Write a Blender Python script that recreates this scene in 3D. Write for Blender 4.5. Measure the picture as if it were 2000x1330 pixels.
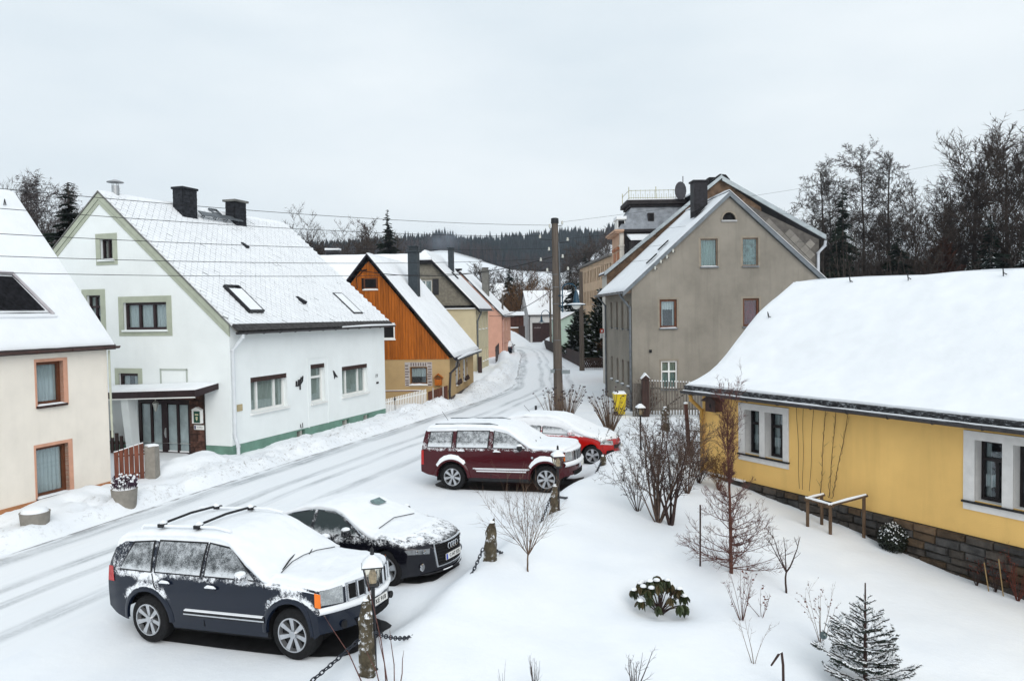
import bpy, bmesh, math, random
import numpy as np
from mathutils import Vector, Matrix, noise as mnoise
from mathutils.geometry import tessellate_polygon
random.seed(7); RNG = np.random.default_rng(7)
PI = math.pi
scene = bpy.context.scene
for o in list(bpy.data.objects): bpy.data.objects.remove(o)
COL = scene.collection

# ---------------------------------------------------------------- camera, sky, sun, exposure
cam = bpy.data.objects.new('camera', bpy.data.cameras.new('camera')); COL.objects.link(cam)
cam.data.sensor_width = 36.0; cam.data.lens = 27.0; cam.data.clip_start = 0.1; cam.data.clip_end = 6000
cam.matrix_world = (Matrix.Translation((0, 0, 5.0)) @ Matrix.Rotation(PI/2 - 0.037, 4, 'X') @ Matrix.Rotation(-0.016, 4, 'Z'))
scene.camera = cam
scene.render.resolution_x, scene.render.resolution_y = 1024, 680

world = bpy.data.worlds.new('World'); scene.world = world; world.use_nodes = True
wn = world.node_tree.nodes; wl = world.node_tree.links
for n in list(wn): wn.remove(n)
SUN_EL, SUN_AZ = math.radians(33), math.radians(162)     # azimuth clockwise from +Y (ahead), winter sun behind thick cloud
w_out = wn.new('ShaderNodeOutputWorld'); w_bg = wn.new('ShaderNodeBackground')
sky = wn.new('ShaderNodeTexSky'); sky.sky_type = 'NISHITA'; sky.sun_disc = False
sky.sun_elevation = SUN_EL; sky.sun_rotation = SUN_AZ; sky.dust_density = 4.0; sky.air_density = 1.0
# thick even cloud layer in front of the clear sky
tc = wn.new('ShaderNodeTexCoord'); mp = wn.new('ShaderNodeMapping'); mp.inputs['Scale'].default_value = (1.0, 1.0, 3.2)
nz = wn.new('ShaderNodeTexNoise'); nz.inputs['Scale'].default_value = 1.5; nz.inputs['Detail'].default_value = 5; nz.inputs['Roughness'].default_value = .5
rp = wn.new('ShaderNodeValToRGB')
rp.color_ramp.elements[0].position = .32; rp.color_ramp.elements[0].color = (6.3, 7.25, 7.95, 1)
rp.color_ramp.elements[1].position = .70; rp.color_ramp.elements[1].color = (8.4, 9.0, 9.35, 1)
mx = wn.new('ShaderNodeMixRGB'); mx.inputs['Fac'].default_value = .95
wl.new(tc.outputs['Generated'], mp.inputs['Vector']); wl.new(mp.outputs['Vector'], nz.inputs['Vector'])
wl.new(nz.outputs['Fac'], rp.inputs['Fac']); wl.new(sky.outputs['Color'], mx.inputs['Color1']); wl.new(rp.outputs['Color'], mx.inputs['Color2'])
wl.new(mx.outputs['Color'], w_bg.inputs['Color']); w_bg.inputs['Strength'].default_value = .103
wl.new(w_bg.outputs['Background'], w_out.inputs['Surface'])

sun = bpy.data.objects.new('sun', bpy.data.lights.new('sun', 'SUN')); COL.objects.link(sun)
sun.data.energy = 1.5; sun.data.angle = math.radians(45); sun.data.color = (1.0, .965, .92)
_d = Vector((math.sin(SUN_AZ)*math.cos(SUN_EL), math.cos(SUN_AZ)*math.cos(SUN_EL), math.sin(SUN_EL)))
sun.rotation_euler = (-_d).to_track_quat('-Z', 'Y').to_euler()
sun.location = (5, -20, 40)
vs = scene.view_settings; vs.view_transform = 'Standard'; vs.look = 'None'; vs.gamma = 1.0; vs.use_curve_mapping = False; vs.exposure = 0.13

# ---------------------------------------------------------------- object helpers
ORG = {}
def tag(o, label=None, cat=None, group=None, kind=None):
    if label: o['label'] = label
    if cat: o['category'] = cat
    if group: o['group'] = group
    if kind: o['kind'] = kind
    return o
def thing(name, loc, label, cat, group=None):
    o = bpy.data.objects.new(name, None); o.empty_display_size = .3; COL.objects.link(o)
    o.location = loc; ORG[o] = Vector(loc)
    return tag(o, label, cat, group)
def link(name, me, parent=None, loc=None, mats=None):
    o = bpy.data.objects.new(name, me); COL.objects.link(o)
    if parent is not None:
        o.parent = parent; ORG[o] = ORG[parent]
        if loc is not None: o.location = Vector(loc) - ORG[parent]
    else:
        o.location = loc or (0, 0, 0); ORG[o] = Vector(o.location)
    return o
def put(name, me, parent, M):
    """an object sharing mesh data me, placed by world matrix M under an untransformed parent"""
    o = bpy.data.objects.new(name, me); COL.objects.link(o)
    if parent is not None:
        o.parent = parent; M = Matrix.Translation(-ORG[parent]) @ M; ORG[o] = ORG[parent]
    o.matrix_local = M
    return o
def copy_tree(o, parent=None, delta=None):
    c = o.copy(); COL.objects.link(c); c.parent = parent
    ORG[c] = ORG.get(o, Vector((0, 0, 0)))
    for ch in o.children: copy_tree(ch, c)
    return c

class MB:
    """collects geometry in world coordinates, builds one mesh object"""
    def __init__(s): s.v = []; s.f = []; s.m = []
    def add(s, vs, fs, m=0):
        b = len(s.v); s.v.extend(tuple(p) for p in vs); s.f.extend([tuple(i+b for i in f) for f in fs]); s.m.extend([m]*len(fs)); return s
    def quad(s, a, b, c, d, m=0): return s.add([a, b, c, d], [(0, 1, 2, 3)], m)
    def hexa(s, P, m=0):
        """8 points: bottom 4 then top 4, same order"""
        return s.add(P, [(3, 2, 1, 0), (4, 5, 6, 7), (0, 1, 5, 4), (1, 2, 6, 5), (2, 3, 7, 6), (3, 0, 4, 7)], m)
    def box(s, x0, x1, y0, y1, z0, z1, m=0):
        return s.hexa([(x0, y0, z0), (x1, y0, z0), (x1, y1, z0), (x0, y1, z0), (x0, y0, z1), (x1, y0, z1), (x1, y1, z1), (x0, y1, z1)], m)
    def wbox(s, W, u0, u1, z0, z1, d0, d1, m=0):
        """box in wall coordinates: W(u, z, d) with d positive into the wall"""
        return s.hexa([W(u0, z0, d0), W(u1, z0, d0), W(u1, z0, d1), W(u0, z0, d1), W(u0, z1, d0), W(u1, z1, d0), W(u1, z1, d1), W(u0, z1, d1)], m)
    def prism(s, A, B, m=0):
        """two equal loops of points, joined and capped"""
        n = len(A)
        fs = [(i, (i+1) % n, (i+1) % n+n, i+n) for i in range(n)]
        fs += [tuple(range(n-1, -1, -1)), tuple(range(n, 2*n))]
        return s.add(list(A)+list(B), fs, m)
    def tube(s, pts, r, n=6, m=0, cap=True):
        pts = [Vector(p) for p in pts]; k = len(pts)
        rs = r if isinstance(r, (list, tuple)) else [r]*k
        base = len(s.v); nrm = None
        for i, p in enumerate(pts):
            t = (pts[min(i+1, k-1)]-pts[max(i-1, 0)])
            if t.length < 1e-9: t = Vector((0, 0, 1))
            t.normalize()
            if nrm is None:
                nrm = t.orthogonal().normalized()
            else:
                nrm = (nrm - t*nrm.dot(t))
                nrm = nrm.normalized() if nrm.length > 1e-6 else t.orthogonal().normalized()
            b = t.cross(nrm)
            for j in range(n):
                a = 2*PI*j/n
                q = p + (nrm*math.cos(a)+b*math.sin(a))*rs[i]; s.v.append(tuple(q))
        for i in range(k-1):
            for j in range(n):
                s.f.append((base+i*n+j, base+i*n+(j+1) % n, base+(i+1)*n+(j+1) % n, base+(i+1)*n+j)); s.m.append(m)
        if cap:
            s.f.append(tuple(base+j for j in range(n-1, -1, -1))); s.m.append(m)
            s.f.append(tuple(base+(k-1)*n+j for j in range(n))); s.m.append(m)
        return s
    def lathe(s, c, prof, n=16, axis='Z', m=0, cap=True):
        """prof: list of (radius, height)"""
        c = Vector(c); base = len(s.v); k = len(prof)
        for (r, h) in prof:
            for j in range(n):
                a = 2*PI*j/n; x, y = r*math.cos(a), r*math.sin(a)
                s.v.append(tuple(c + (Vector((x, y, h)) if axis == 'Z' else Vector((x, h, y)))))
        for i in range(k-1):
            for j in range(n):
                s.f.append((base+i*n+j, base+i*n+(j+1) % n, base+(i+1)*n+(j+1) % n, base+(i+1)*n+j)); s.m.append(m)
        if not cap: return s
        s.f.append(tuple(base+j for j in range(n-1, -1, -1))); s.m.append(m)
        s.f.append(tuple(base+(k-1)*n+j for j in range(n))); s.m.append(m)
        return s
    def grid(s, G, m=0, flip=False):
        """G: array (ni, nj, 3)"""
        G = np.asarray(G, float); ni, nj = G.shape[:2]; b = len(s.v)
        s.v.extend(map(tuple, G.reshape(-1, 3).tolist()))
        for i in range(ni-1):
            for j in range(nj-1):
                q = (b+i*nj+j, b+(i+1)*nj+j, b+(i+1)*nj+j+1, b+i*nj+j+1)
                s.f.append(q[::-1] if flip else q)
        s.m.extend([m]*((ni-1)*(nj-1)))
        return s
    def mesh(s, name, mats, org=(0, 0, 0), smooth=False, sharp=35):
        me = bpy.data.meshes.new(name)
        V = np.array(s.v, float).reshape(-1, 3) - np.array(org, float)
        me.from_pydata(V.tolist(), [], s.f)
        mats = mats if isinstance(mats, (list, tuple)) else [mats]
        for mt in mats: me.materials.append(mt)
        if len(mats) > 1: me.polygons.foreach_set('material_index', s.m)
        if smooth:
            me.polygons.foreach_set('use_smooth', [True]*len(me.polygons))
            if sharp and sharp < 180: me.set_sharp_from_angle(angle=math.radians(sharp))
        me.update(); return me
    def build(s, name, mats, parent=None, loc=None, smooth=False, sharp=35):
        org = ORG[parent] if parent is not None else Vector(loc or (0, 0, 0))
        me = s.mesh(name, mats, org, smooth, sharp)
        o = bpy.data.objects.new(name, me); COL.objects.link(o)
        if parent is not None: o.parent = parent
        else: o.location = org
        ORG[o] = org
        return o

def nse(x, y, z=0.0): return mnoise.noise(Vector((x, y, z)))
def fbm(x, y, z=0.0, o=3): return mnoise.fractal(Vector((x, y, z)), 1.0, 2.0, o)
def lerp(a, b, t): return a+(b-a)*t
def smooth01(t):
    t = min(1, max(0, t)); return t*t*(3-2*t)

# ---------------------------------------------------------------- materials
MAT = {}
def _nt(name):
    m = bpy.data.materials.new(name); m.use_nodes = True; nt = m.node_tree
    for n in list(nt.nodes): nt.nodes.remove(n)
    out = nt.nodes.new('ShaderNodeOutputMaterial'); bs = nt.nodes.new('ShaderNodeBsdfPrincipled')
    nt.links.new(bs.outputs[0], out.inputs['Surface']); MAT[name] = m
    return m, nt, bs, out
def N(nt, t, **kw):
    n = nt.nodes.new(t)
    for k, v in kw.items():
        if k.startswith('i_'):
            key = k[2:]; key = int(key) if key.isdigit() else key
            n.inputs[key].default_value = v
        else: setattr(n, k, v)
    return n
def mathn(nt, op, a, b=None, c=None, clamp=False):
    n = nt.nodes.new('ShaderNodeMath'); n.operation = op; n.use_clamp = clamp
    for i, x in enumerate((a, b, c)):
        if x is None: continue
        if isinstance(x, (int, float)): n.inputs[i].default_value = x
        else: nt.links.new(x, n.inputs[i])
    return n.outputs[0]
def mapr(nt, x, a, b, c=0., d=1., smooth=False):
    n = nt.nodes.new('ShaderNodeMapRange'); n.clamp = True
    if smooth: n.interpolation_type = 'SMOOTHSTEP'
    nt.links.new(x, n.inputs[0])
    for i, v in enumerate((a, b, c, d)): n.inputs[1+i].default_value = v
    return n.outputs[0]
def mixc(nt, fac, a, b, blend='MIX'):
    n = nt.nodes.new('ShaderNodeMixRGB'); n.blend_type = blend
    for i, x in enumerate((fac, a, b)):
        if isinstance(x, (int, float)): n.inputs[i].default_value = x
        elif isinstance(x, (tuple, list)): n.inputs[i].default_value = (*x[:3], 1)
        else: nt.links.new(x, n.inputs[i])
    return n.outputs[0]
def noisen(nt, scale, detail=3, rough=.55, vec=None, stretch=None, coord='Object', distort=0.):
    t = nt.nodes.new('ShaderNodeTexCoord'); v = vec or t.outputs[coord]
    if stretch:
        mpn = nt.nodes.new('ShaderNodeMapping'); mpn.inputs['Scale'].default_value = stretch; nt.links.new(v, mpn.inputs[0]); v = mpn.outputs[0]
    n = nt.nodes.new('ShaderNodeTexNoise'); n.inputs['Scale'].default_value = scale; n.inputs['Detail'].default_value = detail
    n.inputs['Roughness'].default_value = rough; n.inputs['Distortion'].default_value = distort
    nt.links.new(v, n.inputs['Vector']); return n.outputs['Fac']
def bumpn(nt, bs, h, strength=.3, dist=.02):
    b = nt.nodes.new('ShaderNodeBump'); b.inputs['Strength'].default_value = strength; b.inputs['Distance'].default_value = dist
    nt.links.new(h, b.inputs['Height']); nt.links.new(b.outputs[0], bs.inputs['Normal'])
def pm(name, base, rough=.8, var=.15, scale=3., bump=.0, bscale=60., metal=0., spec=.3, stretch=None, dark=None, coat=0., rand=0., bdist=.01, streak=0., coord='Object'):
    """general procedural surface: base colour with two scales of noise, optional fine relief, rain streaks and per-object variation"""
    m, nt, bs, out = _nt(name)
    d = dark or tuple(c*(1-2.2*var) if 2.2*var < 1 else c*.2 for c in base); l = tuple(min(1, c*(1+var)) for c in base)
    n1 = noisen(nt, scale, 4, .6, stretch=stretch, coord=coord); f1 = mapr(nt, n1, .3, .72)
    c = mixc(nt, f1, d, l)
    n2 = noisen(nt, scale*9, 3, .6, stretch=stretch, coord=coord); c = mixc(nt, mapr(nt, n2, .35, .75, 0, .35), c, base)
    if streak:
        s = noisen(nt, 2.2, 4, .6, stretch=(1.6, 1.6, .14), coord=coord)
        c = mixc(nt, mathn(nt, 'MULTIPLY', mapr(nt, s, .5, .78), streak), c, tuple(x*.45 for x in base))
    if rand:
        oi = nt.nodes.new('ShaderNodeObjectInfo'); hs = nt.nodes.new('ShaderNodeHueSaturation')
        nt.links.new(mapr(nt, oi.outputs['Random'], 0, 1, 1-rand, 1+rand), hs.inputs['Value']); nt.links.new(c, hs.inputs['Color']); c = hs.outputs[0]
    nt.links.new(c, bs.inputs['Base Color'])
    bs.inputs['Roughness'].default_value = rough; bs.inputs['Metallic'].default_value = metal
    bs.inputs['Specular IOR Level'].default_value = spec; bs.inputs['Coat Weight'].default_value = coat
    if bump: bumpn(nt, bs, noisen(nt, bscale, 4, .65, stretch=stretch, coord=coord), bump, bdist)
    return m
def snow_mat(name, base=(.84, .86, .885), bump=.25, grain=38., soft=2.3, dirt=0.):
    m, nt, bs, out = _nt(name)
    a = noisen(nt, soft, 4, .5); g = noisen(nt, grain, 3, .7)
    c = mixc(nt, mapr(nt, a, .3, .7), tuple(x*.94 for x in base), base)
    if dirt:
        dn = noisen(nt, 9., 6, .75); c = mixc(nt, mapr(nt, dn, .60, .74, 0, dirt), c, (.33, .31, .29))
    nt.links.new(c, bs.inputs['Base Color']); bs.inputs['Roughness'].default_value = .75; bs.inputs['Specular IOR Level'].default_value = .18
    h = mathn(nt, 'ADD', mathn(nt, 'MULTIPLY', a, 1.0), mathn(nt, 'MULTIPLY', g, .12))
    bumpn(nt, bs, h, bump, .06)
    return m
def glass_mat(name, tint=(.75, .82, .82), refl=.32):
    m, nt, bs, out = _nt(name); nt.nodes.remove(bs)
    tr = nt.nodes.new('ShaderNodeBsdfTransparent'); tr.inputs[0].default_value = (*tint, 1)
    gl = nt.nodes.new('ShaderNodeBsdfGlossy'); gl.inputs['Roughness'].default_value = .02
    gl.inputs[0].default_value = (.9, .95, 1, 1)
    fr = nt.nodes.new('ShaderNodeLayerWeight'); fr.inputs[0].default_value = .25
    mxs = nt.nodes.new('ShaderNodeMixShader')
    nt.links.new(mapr(nt, mathn(nt, 'POWER', fr.outputs['Facing'], 3.0), 0, 1, refl*.35, .8), mxs.inputs[0]); nt.links.new(tr.outputs[0], mxs.inputs[1]); nt.links.new(gl.outputs[0], mxs.inputs[2])
    nt.links.new(mxs.outputs[0], out.inputs['Surface']); return m

M_SNOW = snow_mat('snow'); M_SNOWROOF = snow_mat('roof_snow', bump=.45, grain=20, soft=2.2)
M_SNOWBANK = snow_mat('bank_snow', bump=.5, grain=16, soft=3., dirt=.25)
M_GLASS = glass_mat('window_glass', (.88, .92, .92), .22); M_GLASSD = glass_mat('tinted_glass', (.35, .42, .4), .5)
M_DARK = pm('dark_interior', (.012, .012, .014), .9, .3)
M_WHITE = pm('white_paint', (.78, .78, .76), .55, .05)
M_CURTAIN = pm('curtain_fabric', (.46, .49, .50), .9, .12, 6, .2, 90, stretch=(5, 5, .4))
M_ZINC = pm('zinc_sheet', (.16, .175, .19), .45, .15, 4, metal=.6)
M_DGUT = pm('dark_gutter', (.045, .042, .045), .5, .2, 4)
M_SLATE = pm('dark_slate', (.028, .030, .036), .7, .35, 7, .3, 40, rand=.3, spec=.15)
M_WOODD = pm('dark_brown_wood', (.045, .022, .018), .55, .3, 3, .2, 50, stretch=(4, 4, .5))
M_STEEL = pm('steel', (.5, .5, .5), .4, .1, 5, metal=.9)
M_BLACKM = pm('black_metal', (.015, .015, .018), .45, .3, 6)
# ---------------------------------------------------------------- terrain
EDGE = np.array([(-16.2, 2), (-13.5, 8.6), (-10.95, 16.0), (-9.85, 18.9), (-8.75, 22.2), (-7.25, 26.7), (-5.3, 32.3), (-3.4, 37.9), (-1.5, 44.0), (-.25, 49.5), (.3, 60), (.45, 70), (.9, 86), (.6, 98), (-2.2, 109), (-12, 118), (-40, 126)], float)   # left kerb of the road
def _resample(P, n):
    d = np.r_[0, np.cumsum(np.hypot(*np.diff(P, axis=0).T))]; t = np.linspace(0, d[-1], n)
    # smooth the corners with a running mean
    X = np.interp(t, d, P[:, 0]); Y = np.interp(t, d, P[:, 1]); k = 9; ker = np.ones(k)/k
    Xs = np.convolve(np.pad(X, k//2, 'edge'), ker, 'valid'); Ys = np.convolve(np.pad(Y, k//2, 'edge'), ker, 'valid')
    return np.stack([Xs, Ys], 1), t
ROADL, ROADT = _resample(EDGE, 420)
_tan = np.gradient(ROADL, axis=0); _tan /= np.hypot(_tan[:, 0], _tan[:, 1])[:, None]
ROADN = np.stack([_tan[:, 1], -_tan[:, 0]], 1)              # towards the right
def road_w(y): return 4.7
def road_d(X, Y):
    """signed distance to the right of the left kerb, and arc length, for arrays"""
    X = np.asarray(X, float).ravel(); Y = np.asarray(Y, float).ravel()
    D = np.empty(len(X)); T = np.empty(len(X))
    for i in range(0, len(X), 4000):
        dx = X[i:i+4000, None]-ROADL[None, :, 0]; dy = Y[i:i+4000, None]-ROADL[None, :, 1]
        k = np.argmin(dx*dx+dy*dy, 1); r = np.arange(len(k))
        D[i:i+4000] = dx[r, k]*ROADN[k, 0]+dy[r, k]*ROADN[k, 1]; T[i:i+4000] = ROADT[k]
    return D, T
CH = np.array([(-4.6, 3.0), (-2.55, 8.2), (-1.95, 9.75), (-1.25, 11.7), (-.5, 13.7), (.25, 15.4), (.95, 17.2), (1.75, 19.6), (2.55, 22.0), (3.3, 24.0), (4.9, 25.6), (9, 27)], float)   # line of the chain posts, top of the garden bank
def chain_d(X, Y):
    """signed distance to the right of the chain line"""
    P, _ = _CHR
    X = np.asarray(X, float).ravel(); Y = np.asarray(Y, float).ravel(); D = np.empty(len(X))
    for i in range(0, len(X), 4000):
        dx = X[i:i+4000, None]-P[None, :, 0]; dy = Y[i:i+4000, None]-P[None, :, 1]
        k = np.argmin(dx*dx+dy*dy, 1); r = np.arange(len(k))
        D[i:i+4000] = dx[r, k]*_CHN[k, 0]+dy[r, k]*_CHN[k, 1]
    return D
_CHR = _resample(CH, 260); _ct = np.gradient(_CHR[0], axis=0); _ct /= np.hypot(_ct[:, 0], _ct[:, 1])[:, None]
_CHN = np.stack([_ct[:, 1], -_ct[:, 0]], 1)
def ss(a, b, x): t = np.clip((x-a)/(b-a), 0, 1); return t*t*(3-2*t)
# hills: bearing (X/Y), distance and height of the forest's lower edge and of the crest
HB = np.array([-.60, -.40, -.30, -.20, -.085, 0., .067, .10, .127, .17, .25, .6])
HE_D = np.array([420, 520, 600, 650, 650, 620, 600, 600, 640, 620, 520, 420.])
HE_Z = np.array([22, 30, 42, 50, 58, 39, 34, 45, 60, 50, 30, 20.])
HC_Z = np.array([30, 45, 60, 68, 69, 72, 76, 74, 67, 54, 40, 26.])
def hill(X, Y):
    D = np.hypot(X, Y); b = np.where(Y > 1, X/np.maximum(Y, 1), np.sign(X)*9); b = np.clip(b, -.6, .6)
    ed = np.interp(b, HB, HE_D); ez = np.interp(b, HB, HE_Z); cz = np.interp(b, HB, HC_Z)
    z = np.where(D < ed, ss(150, 1, 0*D)+ez*np.clip((D-190)/(ed-190), 0, 1)**1.15, ez+(cz-ez)*ss(0, 1, (D-ed)/230))
    return np.where(Y > 60, z, 0)*ss(100, 200, D)
MOUNDS = [  # x, y, radius across, radius along the road, height
    (-10.15, 24.4, .8, 1.1, .42), (-10.6, 23.3, .5, .9, .10), (-8.2, 28.4, .6, 1.3, .16), (-6.9, 32.0, .55, 1.5, .11), (-5.9, 34.8, .6, 1.4, .16), (-4.95, 37.0, .8, 1.0, .30), (-4.0, 39.0, .7, 1.0, .24),
    (-11.8, 18.6, .6, 1.2, .22), (-11.4, 20.3, .6, 1.2, .28), (-2.75, 42.2, .6, 1.5, .16), (-2.0, 46.0, .7, 1.8, .55), (-1.2, 51.8, .8, 1.8, .75), (-1.4, 56.5, .7, 2.0, .35), (-.9, 63.0, .7, 2.6, .45), (-.7, 71.0, .6, 3.0, .5), (-.8, 78.0, .7, 2.0, .9),
    (-1.2, 112.5, 1.9, 1.9, 2.5), (1.3, 113.5, 1.3, 1.2, 1.3), (5.6, 104.5, 1.8, 2.6, 1.5), (7.6, 110.5, 2.0, 2.6, 1.7), (-4.5, 117, 2.0, 2.0, 1.6),
    (2.55, 22.6, .8, 1.1, .22), (1.55, 19.5, .5, .9, .12), (-1.2, 10.9, .5, .8, .10), (.15, 15.0, .5, .9, .10), (5.2, 29.8, .9, .8, .25), (8.2, 31.0, 1.6, .8, .35)]
def ground_h(X, Y, fine=True):
    X = np.asarray(X, float); Y = np.asarray(Y, float); sh = X.shape; X = X.ravel(); Y = Y.ravel()
    z = .1*ss(13, 22, Y)
    D, T = road_d(X, Y)
    near = ss(140, 60, Y)*ss(-40, -18, X)
    # verge on the left of the road: kerb, then piled snow
    L = -D
    wob = np.array([nse(x*.55, y*.55, 3) for x, y in zip(X, Y)]) if fine else 0*X
    bank = (.26+.12*wob)*ss(.02, .32, L+.15*wob)-(.14+.08*wob)*ss(.75, 1.9, L+.3*wob)
    z = z+bank*near*(L > 0)
    for (mx_, my_, ra, rl, h) in MOUNDS:
        dx, dy = X-mx_, Y-my_
        if my_ < 60 and mx_ < 0: al = dx*.32+dy*.947; ac = dx*.947-dy*.32
        else: al, ac = dy, dx
        z = z+h*np.exp(-(np.abs(ac/ra)**2.4+np.abs(al/rl)**2.4))
    # garden behind the chain
    C = chain_d(X, Y)
    g = -.697-.096*X+.0748*Y
    g = np.maximum(g, -1.2+.2*np.tanh((g+1.2)*.5)); g = np.minimum(g, .42+.1*np.tanh((g-.42)*.8)) + (.15+.06*wob)*np.exp(-((C-.1)/.8)**2)
    wg = ss(-.75, .0, C+.28*wob)*ss(27.5, 24.0, Y+.15*X)*(X > -8)
    base = .1*ss(13, 22, Y)
    # beyond the garden's right side keep the plane
    z = z*(1-wg)+g*wg
    # the parking strip rises a little towards the bank
    z = z+.068*np.clip(C+2.75, -1.5, 1.6)*ss(19, 15.5, Y)*ss(4.7, 6.4, D)*(1-wg)*(X > -9)+.021*np.clip(C+2.2, -1.5, 1.4)*ss(15.5, 19, Y)*ss(27, 24, Y)*ss(4.7, 6.4, D)*(1-wg)
    # trough of the rhododendron and other plants
    z = z-.16*np.exp(-(((X-2.43)/.75)**2+((Y-12.84)/.62)**2)**1.5)
    if fine:
        n1 = np.array([fbm(x*.35, y*.35, 1, 3) for x, y in zip(X, Y)]); n2 = np.array([fbm(x*1.7, y*1.7, 5, 3) for x, y in zip(X, Y)])
        rough_bank = np.clip(ss(.0, .5, L)*(L < 4)*near, 0, 1)
        inroad = (D > 0)*(D < 4.9)*near
        z = z+(.075*n1+.010*n2)*wg+.012*n1*(1-wg)*(1-inroad)+rough_bank*(.10*n2)
        clod = np.array([max(0, mnoise.noise(Vector((x*6.5, y*6.5, 9)))-.12) for x, y in zip(X, Y)])
        z = z+clod*.34*ss(.15, .5, L)*ss(1.7, .9, L)*near
    # wooded slopes on both sides
    bb = np.where(Y > 5, X/np.maximum(Y, 5), 0)
    z = z+5*ss(.36, .44, bb)*ss(85, 125, np.hypot(X, Y))+2*ss(-.5, -.56, bb)*ss(58, 80, np.hypot(X, Y))
    lower = (D > .12)*(D < 4.55)*(Y < 125)*(X > -35)
    z = z-.05*lower
    return (z+hill(X, Y)).reshape(sh)
def gz(x, y): return float(ground_h(np.array([x]), np.array([y]))[0])

def _axis(dense0, dense1, step, lo, hi, g=1.16):
    a = list(np.arange(dense0, dense1, step)); s = step
    x = a[0]; left = []
    while x > lo: s *= g; x -= s; left.append(x)
    s = step; x = a[-1]; right = []
    while x < hi: s *= g; x += s; right.append(x)
    return np.array(left[::-1]+a+right)
gx = _axis(-14.5, 11.5, .15, -1500, 1500); gy = _axis(6.5, 48, .16, -60, 1900, 1.07)
GX, GY = np.meshgrid(gx, gy, indexing='ij'); GZ = ground_h(GX, GY)
mb = MB(); mb.grid(np.stack([GX, GY, GZ], -1), flip=False)
def ground_mat():
    m, nt, bs, out = _nt('ground_snow')
    a = noisen(nt, 1.1, 4, .5); g = noisen(nt, 26., 3, .7); b = noisen(nt, 6., 4, .6)
    base = mixc(nt, mapr(nt, a, .3, .75), (.79, .82, .86), (.85, .87, .89))
    at = nt.nodes.new('ShaderNodeAttribute'); at.attribute_name = 'dirt'
    # broken grey crumbs of ploughed snow along the kerb
    dn = noisen(nt, 7.5, 8, .8); dn2 = noisen(nt, 1.4, 3, .6)
    k = mathn(nt, 'MULTIPLY', mapr(nt, dn, .53, .62), mapr(nt, dn2, .38, .55))
    k = mathn(nt, 'MULTIPLY', k, at.outputs['Fac'])
    c = mixc(nt, mathn(nt, 'MULTIPLY', k, .9), base, (.30, .28, .26))
    # far off: withered grass and earth under the woods
    at2 = nt.nodes.new('ShaderNodeAttribute'); at2.attribute_name = 'wood'
    c = mixc(nt, at2.outputs['Fac'], c, (.045, .038, .032))
    nt.links.new(c, bs.inputs['Base Color']); bs.inputs['Roughness'].default_value = .75; bs.inputs['Specular IOR Level'].default_value = .15
    h = mathn(nt, 'ADD', mathn(nt, 'MULTIPLY', b, .5), mathn(nt, 'MULTIPLY', g, .10))
    bumpn(nt, bs, h, .34, .06)
    return m
ground = mb.build('ground', ground_mat(), smooth=True, sharp=180); tag(ground, kind='structure')
_D, _T = road_d(GX, GY); _D = _D.reshape(GX.shape)
dirt = ss(.05, -.15, _D)*ss(-2.1, -.6, _D)*(GY < 75)*(.35+.65*ss(14, 26, GY))
_b = np.where(GY > 1, GX/np.maximum(GY, 1), 9.); _Dd = np.hypot(GX, GY)
wood = ss(-30, 10, _Dd-np.interp(_b, HB, HE_D))*(GY > 60)
# woodland floor right behind the yellow house and left behind the white house
wood = np.maximum(wood, .85*ss(.34, .40, _b)*ss(46, 60, _Dd)*(GY > 0))
wood = np.maximum(wood, .8*ss(-.46, -.52, _b)*ss(38, 46, GY))
for nm, arr in (('dirt', dirt), ('wood', wood)):
    at = ground.data.attributes.new(nm, 'FLOAT', 'POINT'); at.data.foreach_set('value', np.clip(arr, 0, 1).ravel().astype(np.float32))

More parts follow.
